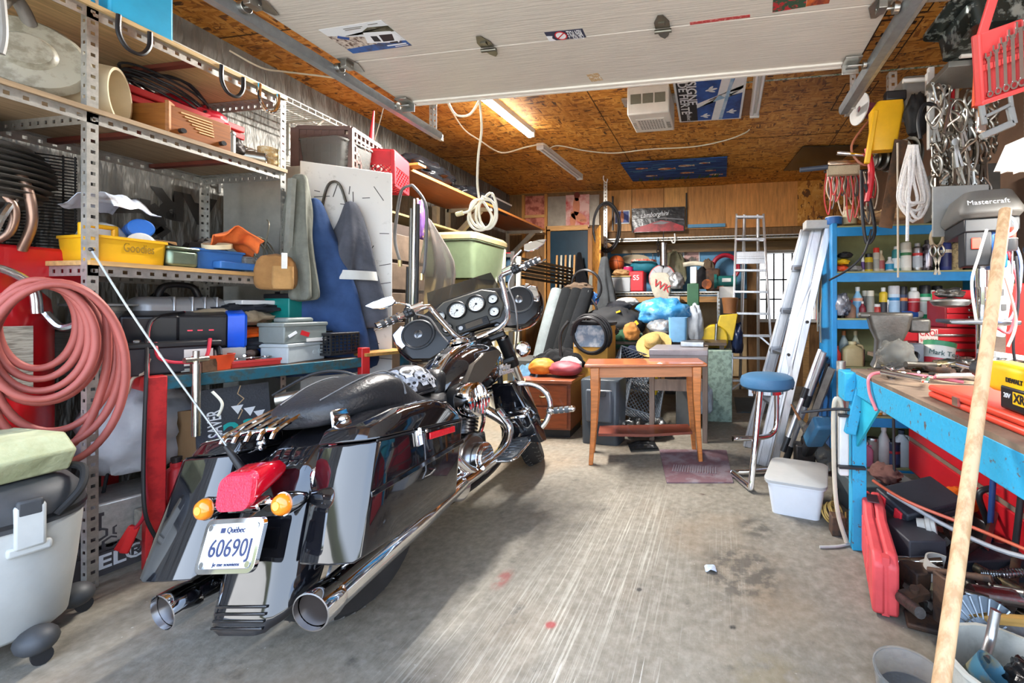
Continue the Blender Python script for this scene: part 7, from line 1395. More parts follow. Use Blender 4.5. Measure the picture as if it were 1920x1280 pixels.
cn(zs_[2],(('black_gold_can','black and gold small can first on the middle blue shelf',1569,8,573,'capped',BLKP,steel('c9a050')),('black_copper_can','black and copper small can second on the middle blue shelf',1579,8,573,'capped',BLKP,steel('b5744a')),('oil_can','squat brown oil can with a red spout on the middle blue shelf',1594,20,563,'bottle',mat('brown oil can',h('8a6a58'),.5,var=.3),pl('c22a3a')),('blue_bottle','light blue windshield bottle on the middle blue shelf',1608,19,538,'bottle',pl('8fc4e2'),WHITE,pl('7ab0d8'),pl('d8a08a'),.06),('red_small_bottle','small dark red bottle with a white cap on the middle blue shelf',1617,12,565,'bottle',pl('7a2a35'),WHITE),('clear_jar','tall clear jar of screws with a cream lid on the middle blue shelf',1632,14,545,'jar',pl('8f8f86'),pl('d8d2c0')),('second_clear_jar','dim clear jar behind the jar of screws',1622,12,545,'jar',pl('77756e'),pl('c9c4b4'),None,None,.1),('white_red_jar','white-lidded red jar before the yellow can on the middle blue shelf',1644,14,570,'jar',pl('a8322a'),WHITE),('yellow_can','yellow and black lubricant can with a white nozzle on the middle blue shelf',1656,14,539,'spray',pl('d4b42a'),WHITE,pl('2a2a30')),('slim_silver_can','slim silver can before the big blue and white can',1663,8,562,'capped',steel('b5b8ba'),WHITE),('white_blue_can','big white and blue paint can with a flat cap on the middle blue shelf',1676,20,536,'capped',pl('c4d8e8'),pl('c9c9cc'),pl('9fc0dc'),pl('1f7ab5')),('navy_orange_can','navy and orange cleaner can with a black cap on the middle blue shelf',1693,15,537,'capped',pl('2a3a5a'),BLKP,pl('34405c'),pl('c97a3a')),('red_white_can','red and white brake cleaner can with a white oval on the middle blue shelf',1713,20,539,'spray',pl('d8d8d2'),WHITE,pl('b52a35'),pl('c23a40')),('green_white_can','green and white can with a black cap on the middle blue shelf',1734,19,535,'capped',pl('1f8a5c'),BLKP,pl('cfd8d2'),pl('d8dcd8')),('green_tall_can','bright green and cream can next to the red tool chest',1749,14,544,'spray',pl('2aa866'),pl('d8d0c4'),pl('c9d8c4')),('black_cap_can','can with a broad black cap behind the green can',1757,18,536,'capped',pl('3a3a3c'),BLKP,None,None,.1)))
t=can('blue_can_fallen','blue and white can lying on its side on the middle blue shelf','can',AY(1690,500,YS+.06)*1,.026,.14,pl('2f5fae'),WHITE,None,'capped',None,(0,90,0));t.location.z=zs_[2]+.028
rag('spray_gun','tangle of spray gun parts and caps at the start of the middle blue shelf','tool',V((AY(1580,500,YS).x,YS+.04,zs_[2])),(.12,.16,.17),mat('mixed metal parts',h('8a8c94'),.4,.3,scale=10,col2=h('2a2d3a')),110,.4)
cn(zs_[3],(('red_oil_bottle','red oil bottle on the lower blue shelf',1569,15,648,'bottle',pl('b5302a'),pl('8a2a22')),('cream_jug','cream jug with a beige handle on the lower blue shelf',1598,36,640,'jug',pl('b9a87a'),pl('c9bc90')),('glass_demijohn','dim clear bottle with an orange cap behind the cream jug',1582,18,620,'bottle',pl('8f9a98'),pl('b5703a'),None,None,.12),('pale_bottle','pale bottle with a tan cap behind the cream jug handle',1604,16,620,'bottle',pl('a5a68c'),pl('c4b48a'),None,None,.12),('steel_tube','short steel tube standing by the cream jug',1617,9,655,'capped',steel('b0b0ae'),steel('b0b0ae'))))
cn(zs_[4],(('orange_can','orange and white can under the bench on the blue shelf',1645,18,737,'capped',pl('d98a2a'),pl('e0a050'),pl('e2dcd0')),('striped_tube','white tube with a printed scale beside the orange can',1657,11,735,'capped',WHITE,WHITE,pl('8a8a9c')),('grey_red_can','tall grey-brown can with a red mark under the bench',1673,20,733,'capped',pl('77706a'),pl('8a8078'),None,pl('a8483a')),('purple_can','dark purple can with a cream cap under the bench',1693,16,738,'capped',pl('35283a'),pl('c9bca8')),('green_label_can','white can with a teal lid on the blue shelf behind the pipe',1588,14,725,'tin',pl('c9c4bc'),pl('3a8a8c')),('red_label_tin','red and white tin on the blue shelf behind the pipe',1568,12,720,'tin',pl('c9b4ac'),pl('a83a35'))))
cn(zs_[5],(('white_jug','white wash bottle with a blue cap on the bottom blue shelf',1690,26,806,'jug',pl('c9d0d4'),pl('3a4250')),('clear_bag_bottle','milky bottle with a bag top on the bottom blue shelf',1657,22,797,'bottle',pl('c4c6c2'),pl('d8d8d4')),('grease_tub','dark blue grease tub with a red label on the bottom blue shelf',1674,26,826,'tin',pl('26304a'),pl('2a3040'),pl('3a4a70'),pl('b5303a')),('paint_tin','rusty paint tin with a steel lid on the bottom blue shelf',1636,20,820,'tin',pl('8f8c84'),tin_),('pink_jug','clear jug of pink fluid behind the bench leg',1622,26,828,'jug',mat('pink fluid',h('d98aa8'),.2,trans=.25),pl('d8d8d8'),None,None,-.03)),YS+.07)
zt_=HS+.004
can('brown_lid_jar','clear jar with an orange lid on top of the blue shelf unit','jar',V((AY(1601,400,YS).x,YS+.1,zt_)),.05,.135,pl('b0a484'),pl('b5702a'),None,'jar');can('blue_tape_tub','low blue and white tub on top of the blue shelf unit','tub',V((AY(1570,400,YS).x,YS+.1,zt_)),.06,.06,pl('1f5a9c'),pl('c9d0d8'),None,'tin');rag('brown_paper','crumpled tan paper on top of the blue shelf unit','paper',V((AY(1665,400,YS).x,YS+.02,zt_)),(.36,.2,.08),card('c4a47a'),120,.4);boxthing('parts_cabinet','dark grey plastic drawers on top of the blue shelf unit','drawers',(1.68,YS+.02,zt_),(.34,.3,.34),mat('dark grey bins',h('4c4b46'),.5,var=.2),0)
rnd=random.Random(21)
for i in range(22):
 p=AY(1552+i*4.2,322,YS-.15+rnd.uniform(-.05,.05));d=rnd.uniform(.16,.36);c_=('b5302f','c9b9a4','4a4a4c','c4413c','8a7a64')[i%5]
 one('hanging_wire','lengths of insulated wire hung in a row above the blue shelf unit','wire',MB().tube([p,p+V((.015,-.02,-d*.5)),p+V((rnd.uniform(-.02,.02),0,-d)),p+V((-.02,.01,-d*.6)),p+V((-.008,0,-.01))],.005,5),pl(c_),None,(0,0,0),'wires hung above the shelf unit')
a,b=AY(1545,322,YS-.15),AY(1660,318,YS-.15);one('wire_rail','steel rod carrying the row of hanging wires','rod',MB().cyl(a,b,.008,n=8),steel('6a6a66'))
for k in range(26):
 p=AY(1553-(k%5)*4,440+(k*7)%90,3.62+.02*(k%4));d=.3+.25*rnd.random()
 one('strip_wire','mixed cords hanging down the outside of the blue shelf unit','cord',MB().tube([p,p+V((rnd.uniform(-.03,.02),0,-d*.5)),p+V((rnd.uniform(-.04,.02),0,-d))],.006,5),pl(('c9bca4','3a3a3c','b0a890','c0506a','6a7a8a','a8804a')[k%6]),None,(0,0,0),'cords hung beside the shelf unit')
t=T('dust_brush','bench brush with pale bristles and a grey handle above the wires','brush',AY(1575,312,3.05));MB().cyl((-.26,0,-.01),(-.08,0,.0),.016).build('handle',pl('3a4250'),t);MB().box((.02,0,.02),(.2,.05,.04)).build('back',steel('b09a84',.25),t,bev=.01);MB().box((.02,0,-.03),(.2,.045,.06)).build('bristle',mat('pale bristle',h('b5a68a'),.9,bump=.8,bs=120),t)
one('brush_bracket','steel arm on the wire rail holding the brush','bracket',MB().cyl(AY(1575,316,3.05),AY(1580,321,3.15),.01),DARK)
t=T('wire_reel','white-flanged reel of copper-coloured cord above the brush','reel',AY(1612,205,3.0));MB().cyl((0,0,0),(.2,.06,-.01),.05,n=20).build('cord_winding',pl('7a3a44'),t);MB().lathe([(.02,0),(.1,0),(.1,.008),(.02,.008)],(0,0,0),(-1,-.3,.05),28,True).build('white_flange',WHITE,t);MB().tube([(.08,-.02,-.05),(-.06,-.03,-.25),(.02,-.03,-.38),(.14,-.02,-.3),(.18,.0,-.05)],.008,6).tube([(.1,-.02,-.05),(.12,-.03,-.25),(.14,-.02,-.04)],.007).build('loose_cord',pl('a86a50'),t)
t=T('yellow_case','yellow plastic drill case lid hanging above the pulleys','case',AY(1668,240,2.8));MB().loft([[V((x,y,.16))for x,y in rrect(.15,.05,.02)],[V((x-.02,y,.1))for x,y in rrect(.19,.07,.02)],[V((x-.04,y,-.14))for x,y in rrect(.14,.06,.02)]]).build('shell',mat('yellow plastic',0),t);MB().beam((-.09,-.03,.1),(-.14,-.03,-.22),.03,.03).build('side_flange',mat('yellow plastic',0),t,bev=.006);MB().box((.03,.0,.19),(.12,.05,.06)).build('black_top',BLKP,t,bev=.01)
t=T('step_pulleys','row of stepped grey pulleys on a shaft above the hanging wires','pulley',AY(1660,298,2.95));g=MB()
for k in range(6):r_=.05+.016*k;g.lathe([(r_*.5,-.012),(r_,-.01),(r_*.88,0),(r_,.01),(r_*.5,.012)],(-.06+.04*k,0,0),(1,.2,0),24)
g.build('pulley_wheel',steel('77756e',.4),t);MB().cyl((-.3,-.02,.05),(.1,0,0),.012).build('shaft',CHROME,t);MB().tube([(-.12,-.04,.06),(-.1,-.05,-.1),(-.12,-.04,-.28)],.02,8).build('red_grip',pl('c4262f'),t)
t=T('rusty_saw','long rusty brown steel blade hanging before the blue shelf unit','blade',AY(1690,262,2.75));e_=AY(1660,427,2.75)-t.location;MB().beam((0,0,0),e_,.075,.006,(0,1,0)).build('blade',mat('brown steel blade',h('6a4a30'),.5,.3,scale=9,col2=h('4a3a2c')),t)
t=T('white_rope_hank','hank of white rope hung in long loops before the blue shelf unit','rope',AY(1712,270,2.6));o_=t.location.copy();RO=mat('white braided rope',h('dcd8d4'),.7,var=.12,scale=90,bump=.6,bs=160)
for i,(x0,x1,y)in enumerate(((1684,1728,405),(1690,1733,415),(1694,1738,395),(1700,1742,410),(1688,1720,385),(1704,1734,380))):
 yy=2.6-.012*i;MB().tube([AY(1710+2*i-5,272,yy)-o_,AY(x0+6,330,yy)-o_,AY(x0,375,yy)-o_,AY((x0+x1)/2,y,yy)-o_,AY(x1,375,yy)-o_,AY(x1-8,330,yy)-o_,AY(1714+2*i-5,272,yy)-o_],.009,8,5).build('loop',RO,t)
MB().tube([AY(1706,300,2.54)-o_,AY(1702,400,2.54)-o_,AY(1701,452,2.54)-o_],.009).build('tail',RO,t)
one('thin_white_rod','thin pale rod hanging down across the upper blue shelf','rod',MB().cyl(AY(1683,268,2.7),AY(1684,520,2.7),.006,n=8),pl('b5a690'));one('black_hose','black rubber hose drooping over the shelf top with a brass end','hose',MB().tube([AY(1615,320,2.9),AY(1617,400,2.85),AY(1625,455,2.85),AY(1640,435,2.85),AY(1632,380,2.9),AY(1622,345,2.9)],.011,8),WIRE_K);one('black_lead','thin black lead running from the shelf top down past the ladder','lead',MB().tube([AY(1634,430,2.84),AY(1620,475,2.84),AY(1590,505,2.86),AY(1555,525,3.0)],.007),WIRE_K)
a,b=AY(1693,152,2.7),AY(1775,140,2.7);zr=a.z;bR=V((XR-.002,2.7,zr))
one('hanging_rail','white steel rail fixed to the side wall carrying chains and clamps','rail',MB().cyl(a,bR,.013,n=10),mat('fitting white',0));one('upper_rail','second pale rail above the hanging tools','rail',MB().cyl(AY(1800,105,2.3),V((XR-.002,2.3,AY(1800,105,2.3).z)),.012,n=10),mat('fitting white',0))
one('roof_strap','perforated steel strap dropping from the ceiling to the tool rail','strap',angle_iron(AY(1667,135,3.1),AY(1667,215,3.1),(1,0,0),(0,1,0),.05,.05,.02),GALV)
boxthing('clear_hopper','grey translucent bin hanging on the rail by the white bar','bin',AY(1727,215,2.95),(.3,.24,.2),mat('smoky bin',h('8a8a84'),.3,trans=.3),0,.02);t=T('white_clamp','white painted square bar clamp hanging from the rail','clamp',AY(1745,280,2.62));MB().box((0,0,.23),(.032,.03,.46)).box((.03,0,.08),(.035,.04,.17)).box((-.015,0,.37),(.02,.03,.12)).build('bar',mat('clamp white',h('d0cfca'),.45),t,bev=.005)
one('wavy_cable','black wavy cable hooked over the rail','cable',MB().tube([AY(1745,160,2.6),AY(1765,142,2.6),AY(1778,165,2.6),AY(1770,200,2.6),AY(1735,195,2.6),AY(1722,225,2.6),AY(1726,260,2.6)],.011),WIRE_K);rag('black_glove','black rubbery glove hanging by the white bar clamp','glove',AY(1718,262,2.72),(.12,.1,.26),RUB,130,.3)
for i,(px,y0,y1,c_,l)in enumerate(((1788,140,310,'c4242f','red cord hanging from the rail among the chains'),(1781,140,240,'d4b42a','yellow cord hanging from the rail'),(1770,170,230,'b52a33','short red strap hanging beside the yellow cord'),(1796,150,270,'b5ac98','tan cord hanging beside the red cord'))):one('hanging_strap',l,'cord',MB().tube([AY(px,y0,2.6),AY(px-3,(y0+y1)/2,2.6),AY(px+2,y1,2.58)],.010),pl(c_))
CH_=steel('8f8a80',.3);ls=('beside the white rope','behind the red cord','under the hanging rail end','with a big hook at its end','dangling before the drill press guard','near the side wall','above the work lamp','beside the hacksaw')
for i,(px,y0,y1)in enumerate(((1765,235,430),(1772,270,420),(1755,250,415),(1778,300,440),(1790,240,330),(1850,170,300),(1868,180,285),(1826,170,260))):a=AY(px,y0,2.5);one('steel_chain','steel chain hanging '+(ls[i]if i!=4 else 'short among the spanners'),'chain',chain(a,AY(px+(i%3-1)*3,y1,2.5),.012,0,.034),CH_)
for i in range(105):
 px=1748+(i*37%104);y0=155+(i*53%225);p=AY(px,y0,2.42+.006*(i%30));L_=rnd.uniform(.10,.22);w_=rnd.uniform(.015,.035);k=i%4;mb=MB()
 if k==0:mb=spanner(L_);mb.v=[V((q.x,q.z,-q.y))for q in mb.v]
 elif k==1:mb.tube([(0,0,0),(w_,0,-L_*.3),(0,0,-L_*.5),(-w_,0,-L_*.8),(w_*.4,0,-L_)],.007,6)
 elif k==2:mb.tube([(0,0,0),(w_,0,-w_),(w_,0,-L_*.6),(0,0,-L_),(-w_,0,-L_*.6),(-w_,0,-w_)],.006,6,closed=True)
 else:mb.beam((-w_*.4,0,-L_),(0,0,-.02),.012,.01).beam((w_*.5,0,-L_),(0,0,-.02),.012,.01).cyl((0,-.008,-.04),(0,.008,-.04),.018,n=10)
 one('hanging_tool','steel hand tools and hooks hung in a dense cluster from the rails','tool',mb,(CH_,steel('c4c2ba',.3),steel('a8a49a'),steel('6f6a60'))[i%4 if i%7 else 1],p,(0,rnd.uniform(-12,12),rnd.uniform(-50,50)),'steel tools hung from the rails')
t=T('bolt_cutter','orange-handled bolt cutter hanging above the wrench rack edge','cutter',AY(1831,200,2.3));MB().cyl((-.005,0,.0),(.01,0,.3),.016).build('orange_grip',pl('e0532a'),t);MB().cyl((.04,0,.0),(.05,0,.3),.014).build('grey_grip',pl('55605c'),t);MB().box((.02,0,-.06),(.05,.02,.14)).build('steel_jaw',CHROME,t,bev=.01)
t=T('hacksaw','grey hacksaw handle hanging beside the work lamp','saw',AY(1868,245,2.0));t.scale=(.72,.72,.72);g=MB();g.beam((-.06,0,.04),(-.1,0,.3),.03,.02,(0,1,0)).beam((.09,0,.05),(.06,0,.3),.02,.02,(0,1,0)).beam((-.08,0,-.03),(.09,0,.04),.04,.03,(0,1,0)).beam((.09,0,.03),(.07,0,.13),.035,.03,(0,1,0)).beam((-.07,0,.08),(.08,0,.15),.02,.02,(0,1,0)).build('frame',pl('8a8d8c'),t,bev=.006)
t=T('oil_pan','shiny black oil pan hung under the ceiling over the tools','pan',AY(1850,78,2.2));MB().loft([[V((x,y,z))for x,y in rrect(w_,.3,.04)]for z,w_ in((0,.26),(.1,.3),(.11,.44),(.125,.44))]).build('pan',mat('mottled black steel',h('2a3230'),.25,.6,scale=18,col2=h('9aa5a2'),mixlo=.5,mixhi=.62),t)
boxthing('paper_roll_box','clear tray with a cream roll hanging over the rail','tray',AY(1815,145,2.45),(.3,.24,.03),mat('smoky bin',0),0,.004);one('cream_roll','cream roll lying in the clear tray over the rail','roll',MB().cyl(AY(1788,131,2.42),AY(1838,128,2.42),.028,n=16),pl('c4b494'))
RK=AD(1890,105,1.32);t=T('wrench_rack','red plastic rack of chrome combination wrenches hanging near the ceiling','wrench rack',RK,(20,-18,6));RR=mat('coral red plastic',h('d8423f'),.45,var=.06)
MB().box((0,.01,-.01),(.20,.012,.20)).box((0,0,-.11),(.20,.035,.015)).box((-.094,0,-.01),(.012,.03,.2)).build('tray',RR,t,bev=.004);MB().beam((-.08,.01,.06),(-.0,.01,.24),.03,.01,(0,1,0)).build('hanger_arm',RR,t,bev=.003);MB().box((.0,.0,-.01),(.19,.02,.02)).box((0,0,.02),(.19,.015,.012)).build('clip_bar',RR,t,bev=.003)
for k in range(7):
 mb=spanner(.13+.014*k);mb.v=[V((q.x,q.z,q.y))for q in mb.v];w=one('wrench','chrome combination wrench clipped in the red rack','wrench',mb,CHROME,None,(0,0,0),'wrenches in the red rack');o_=t.matrix_basis;o_=Matrix.LocRotScale(t.location,t.rotation_euler,V((1,1,1)));w.location=o_@V((-.075+.025*k,-.016,-.1));w.rotation_euler=t.rotation_euler
q=AD(1975,292,1.5);t=T('work_lamp','lit white fluorescent work lamp hanging on chains over the bench','work lamp',q,(0,0,12));MB().loft([[V((x,y,z))for y,z in((-.09,-.03),(-.04,.05),(.04,.05),(.09,-.03),(.08,-.03),(.035,.04),(-.035,.04),(-.08,-.03))]for x in(-.14,.9)]).build('reflector',mat('fitting white',0),t)
for y in(-.035,.035):MB().cyl((-.12,y,-.005),(.88,y,-.005),.019,n=12).build('lit_tube',mat('lit tube',0),t)
g=MB()
for k in range(8):g.box((-.12+.05*k,0,-.03),(.004,.16,.02))
g.build('louvre',WHITE,t);chain((-.1,0,.05),(-.1,0,.62),.006,0,.02).build('chain',CH_,t);MB().tube([(-.06,-.02,-.03),(-.05,-.02,-.2),(-.02,-.02,-.35)],.004).build('pull_cord',pl('c9b98a'),t)
lamp('work lamp',(q.x+.35,q.y+.02,q.z-.06),.8,.14,16,rot=(0,0,12))
#  blue workbench and what is on and under it
BX,BY0,BY1,BZ=.655,.35,2.26,.88
CB_=mat('chipped bright blue paint',h('2d9cc4'),.5,scale=34,col2=h('5d5048'),mixlo=.60,mixhi=.66,bump=.3,bs=60)
t=T('blue_workbench','heavy blue steel workbench with chipped paint beside the red drawers','workbench',(1.25,1.3,0));o_=t.location.copy();P2=lambda x,y,z:V((x,y,z))-o_
MB().box(P2(1.25,(BY0+BY1)/2,BZ-.012),(1.2,BY1-BY0,.024)).box(P2(1.5,2.72,BZ-.012),(.95,.92,.024)).build('bench_top',mat('greasy plank top',h('6a594a'),.6,scale=7,col2=h('84715e'),bump=.2),t);MB().box(P2(BX,(BY0+BY1)/2,BZ-.065),(.012,BY1-BY0,.10)).box(P2(1.25,BY1,BZ-.065),(1.2,.012,.1)).build('edge_rail',CB_,t,bev=.003)
MB().box(P2(.675,2.235,BZ/2-.06),(.065,.065,BZ-.12)).build('leg',CB_,t,bev=.004);MB().box(P2(1.9,3.1,BZ/2),(.06,.06,BZ-.03)).box(P2(1.8,.45,BZ/2),(.06,.06,BZ-.03)).build('rear_leg',CB_,t)
MB().prism([(0,0),(.0,-.26),(.2,0)],.012,Matrix.Translation(P2(.67,2.2,BZ-.11))@XF(rot=(90,0,-75))).build('gusset',paint('2fa5bb'),t);MB().box(P2(.655,2.19,.72),(.05,.05,.3),(0,12,0)).box(P2(.65,2.24,.8),(.1,.12,.14)).build('welded_bracket',CB_,t,bev=.006)
t=T('power_strip','white power strip strapped to the blue bench leg','power strip',(.605,2.22,.36));MB().box((0,0,.15),(.045,.04,.3)).build('casing',WHITE,t,bev=.008);MB().tube([(0,0,.3),(-.02,0,.37),(-.045,0,.33),(-.04,.01,.0),(-.02,.02,-.2),(.02,.02,-.34)],.011,8).build('cord',pl('c4b8a4'),t);MB().tube([(-.2,.0,.3),(-.02,-.03,.33),(.1,-.06,.32)],.007).box((.03,-.03,.3),(.12,.03,.012)).box((.03,-.03,.05),(.12,.03,.012)).build('black_strap',WIRE_K,t)
RX=1.33;ya,yb=1.3,AX(1704,780,RX).y;t=T('red_roller_cabinet','red steel drawer cabinet standing under the blue bench','cabinet',(RX+.3,(ya+yb)/2,0));L_=yb-ya;RC_=mat('tool cabinet red',h('b81d26'),.3,var=.1,scale=4,coat=.2);MB().box((0,0,.43),(.6,L_,.78)).build('body',mat('grey-brown trim',h('77695c'),.45),t,bev=.004)
for z,hh in((.72,.13),(.57,.13),(.38,.2),(.15,.2)):MB().box((-.304,0,z),(.016,L_-.05,hh)).build('drawer',RC_,t,bev=.006)
for y in(-.8,.7):MB().cyl((-.2,y-.02,.02),(-.2,y+.02,.02),.02).build('caster',BLKP,t)
for i,(px,c_,l)in enumerate(((1862,'1d3a70','blue steel bar leaning against the red drawers'),(1906,'2a2a2c','black steel tube leaning against the red drawers'))):p=AX(px,860,RX-.06);one('leaning_bar',l,'bar',MB().cyl(V((p.x-.02,p.y,0)),V((RX-.025,p.y+.02-.06*i,.8)),.013,n=10),pl(c_))
one('orange_cable','orange cord strung across the front of the red drawers','cord',MB().tube([(.75,2.25,.33),(.85,2.1,.3),(1.05,1.95,.27),(1.2,1.7,.28),(1.27,1.5,.33)],.007,6),pl('d8684a'));one('grey_flat_cable','grey flat cable looping before the red drawers','cable',MB().tube([(.8,2.2,.3),(.98,2.0,.24),(1.12,1.8,.25),(1.25,1.6,.36),(1.28,1.5,.5)],.009,6),pl('a8abae'));one('pink_cable','pink cord draped over the bench edge','cord',MB().tube([(.95,1.85,.89),(.8,1.95,.9),(.66,1.98,.895),(.635,1.95,.83),(.64,1.88,.76)],.007),pl('d8707a'));one('black_rod_lead','thin black lead hanging straight down from the bench top','lead',MB().tube([AD(1675,735,2.35),AD(1676,850,2.32),AD(1678,915,2.3)],.008),WIRE_K)
q=AZ(1645,692,BZ);t=T('bench_vise','heavy grey cast iron vise at the corner of the blue bench','vise',(q.x+.08,q.y+.08,BZ),(0,0,-12));VI=mat('worn cast iron',h('5a5650'),.4,.7,var=.3,scale=12,bump=.2);MB().loft([[V((x,y,z))for x,y in rrect(w_,d_,.02,3,cx)]for z,w_,d_,cx in((0,.16,.16,0),(.04,.13,.13,0),(.14,.12,.12,-.0),(.2,.17,.14,0),(.27,.2,.14,0))]).build('body',VI,t,bev=.006);MB().box((-.02,0,.265),(.24,.12,.03)).box((.13,0,.215),(.09,.1,.07)).build('jaw',VI,t,bev=.012)
rag('clear_parts_bag','crumpled clear bag of parts before the vise','bag',(q.x+.05,q.y-.10,BZ),(.16,.14,.15),FILM,140,.25);t=T('pipe_block','grey split block with a round hole on the bench','block',AZ(1708,685,BZ),(0,0,-15));r1=rrect(.09,.12,.01,3);MB(XF((0,0,.06),(90,0,0))).loft([ring3(rct(-.045,-.06,.045,.06),0),ring3(rct(-.045,-.06,.045,.06),.09),[V((cos(R(225+90*k))*.028,sin(R(225+90*k))*.028,.09))for k in range(4)],[V((cos(R(225+90*k))*.028,sin(R(225+90*k))*.028,0))for k in range(4)]],close=True).build('block',mat('grey block',h('77787a'),.5),t,bev=.004);MB().lathe([(.032,0),(.032,.01),(.026,.01),(.026,0)],(0,-.09,.06),(0,-1,0),20,True).build('bore_ring',mat('grey block',0),t);MB().lathe([(.05,0),(.05,.1),(.045,.1),(.045,0)],(-.09,.0,.07),(1,.2,0),20,True).build('collar',VI,t)
t=T('cigarette_tin','white round tin with dark green lettering and a green rim on the bench','tin',AZ(1757,688,BZ),(-8,10,0));MB().lathe([(.068,0),(.07,.003),(.07,.115)],n=28).build('body',mat('cream tin print',h('dcd6c8'),.4),t);MB().lathe([(.072,.105),(.073,.128),(.068,.13),(.064,.118)],n=28,close=True).build('green_rim',pl('3a8a5c'),t);MB().lathe([(.0705,.012),(.0705,.042)],n=28).build('red_band',pl('c8323a'),t);text('Mark Ten','lettering',mat('dark green print',h('1f4a42'),.5),t,(-.01,-.0715,.066),(90,0,-6),.034,.0006)
def chest(n,label,p,w,d,hh,rows,rot=0):
 t=T(n,label,'tool chest',p,(0,0,rot));MB().box((0,0,hh/2),(w,d,hh)).build('body',mat('gap-shaded red shell',h('74121a'),.4),t,bev=.004);k=hh/rows  # shell red darkened so the gaps between drawers read as shade
 for r in range(rows):dr_=MB().box((0,-d/2-.004,k*(r+.5)),(w*.94,.012,k*.86)).build('drawer',RC_,t,bev=.003);MB().box((w*.05,-d/2-.014,k*(r+.5)),(w*.42,.014,.016)).build('handle',steel('a8a8a6',.25),dr_,bev=.004)
 return t
p=AY(1775,650,2.95);t=chest('lower_tool_chest','wide red tool chest with a radio station sticker behind the bench clutter',(p.x+.0,3.02,BZ),.62,.26,.18,2,-3);st_=MB().box((-.13,-.148,.125),(.105,.003,.095)).build('station_sticker',mat('cream sticker',h('d8ccc4'),.5),t);RD_=mat('sign red',0);text('CKOI','lettering',RD_,t,(-.13,-.15,.145),(90,0,0),.05,.0005,w=.095,bold=.001);text('96.9 FM','lettering',RD_,t,(-.13,-.15,.1),(90,0,0),.03,.0005,w=.09)
chest('upper_tool_chest','smaller red tool chest with steel handles stacked on the wide one',(p.x+.15,3.02,BZ+.182),.36,.25,.17,4,-2);boxthing('red_small_box','small red box on top of the stacked tool chest','box',(p.x+.06,3.02,BZ+.354),(.14,.2,.06),RC_,0)
q=AZ(1845,705,BZ);DP=V((1.36,2.15,BZ));q=AD(1835,420,2.0);t=T('drill_press','black and blue bench drill press with a grey belt cover','drill press',(q.x,q.y,BZ),(0,0,-12));zq=q.z-BZ;DG=pl('55585a',.45)
MB().box((.05,.08,.02),(.2,.28,.04)).build('base',DARK,t,bev=.008);MB().cyl((.06,.15,0),(.06,.15,zq),.028,n=18).build('column',steel('c4c6c6',.2),t);MB().loft([ring3(rrect(.21,.34,.05),zq),ring3(rrect(.24,.38,.06),zq+.02),ring3(rrect(.24,.38,.06),zq+.045),ring3(rrect(.18,.3,.05),zq+.125)]).build('belt_cover',pl('5c5b58',.5),t,bev=.004);MB().box((0,-.0,zq-.03),(.2,.32,.06)).build('cover_base',BLKP,t,bev=.006)
text('Mastercraft','lettering',WH,t,(-.02,-.181,zq+.065),(66,0,0),.034,.0006,w=.15);MB().box((-.045,-.1,zq-.13),(.1,.1,.16)).build('switch_box',BLKP,t,bev=.006);MB().box((.035,-.06,zq-.13),(.07,.14,.18)).build('blue_head',pl('1f5fae',.35),t,bev=.012);MB().box((-.055,-.153,zq-.11),(.035,.01,.05)).build('red_switch',pl('d8402a'),t,bev=.003);MB().box((.03,-.132,zq-.09),(.02,.004,.035)).build('orange_label',pl('e08a2a'),t);MB().cyl((.0,-.05,zq-.3),(.0,-.05,zq-.2),.03,n=16).cyl((0,-.05,zq-.38),(0,-.05,zq-.3),.018,n=14).build('chuck',CHROME,t);MB().box((-.02,-.02,zq-.46),(.26,.26,.02)).build('work_table',steel('77787a'),t,bev=.006);MB().sph((.16,-.1,zq-.14),.03).build('black_knob',BLKP,t);MB().tube([(.04,-.13,zq-.05),(.0,-.16,zq-.2),(.02,-.14,zq-.3)],.006).build('lead',pl('c4bca8'),t)
boxthing('grey_guard_plate','flat grey plate hanging between the chains and the drill press','plate',AY(1800,443,2.4),(.26,.012,.26),mat('grey guard',h('8f908c'),.45),0,.004);t=T('scissors','old steel scissors hanging before the upper blue shelf','scissors',AY(1757,480,2.5));g=MB()
for s in(-1,1):g.tube([(s*.02,0,.0),(s*.035,0,.03),(s*.02,0,.06),(s*.005,0,.03)],.006,6,closed=True);g.beam((s*.015,0,0),(-s*.012,0,-.1),.014,.004,(0,1,0))
g.build('blades',CH_,t);coil((0,0,.1),.03,3,(0,1,.2),.007,2,.02,k=12,sq=1.6).build('twine',pl('a8977c'),t)
t=T('steel_bowl','shallow steel pulley dish on the drill press table','dish',AD(1782,565,2.05));MB().lathe([(.02,-.03),(.07,-.02),(.085,.0),(.08,.008),(.05,.012),(.001,.02)],n=26).build('dish',steel('b0b0ae',.25),t);rag('clamp_heap','small grey clamps heaped on the steel dish','clamp',AD(1782,560,2.05),(.12,.08,.05),VI,150,.4)
for i,(px,py,d,w,l,m_,nm)in enumerate(((1715,690,2.1,.16,'greasy steel fittings by the clear bag',VI,'fitting'),(1765,700,2.0,.2,'tangle of brass and steel fittings before the tin',mat('brassy scrap',h('8a7a58'),.4,.6,scale=14,col2=h('4a4640')),'fitting'),(1800,690,2.0,.18,'loose wrenches and bolts near the drill',steel('8f8f8c'),'tool'),(1800,665,2.3,.18,'grey cast parts behind the fittings',VI,'part'),(1685,703,2.0,.1,'rag and washers on the bench corner',mat('rust rag',h('77604c'),.8),'rag'),(1880,665,2.1,.2,'grey trays and tools by the broom handle',steel('9a9a9a'),'tool'))):p=AD(px,py,d);rag('bench_scrap',l,nm,(p.x,p.y,BZ),(w,w*.7,.035+.012*(i%3)),m_,160+i,.45,fq=4)
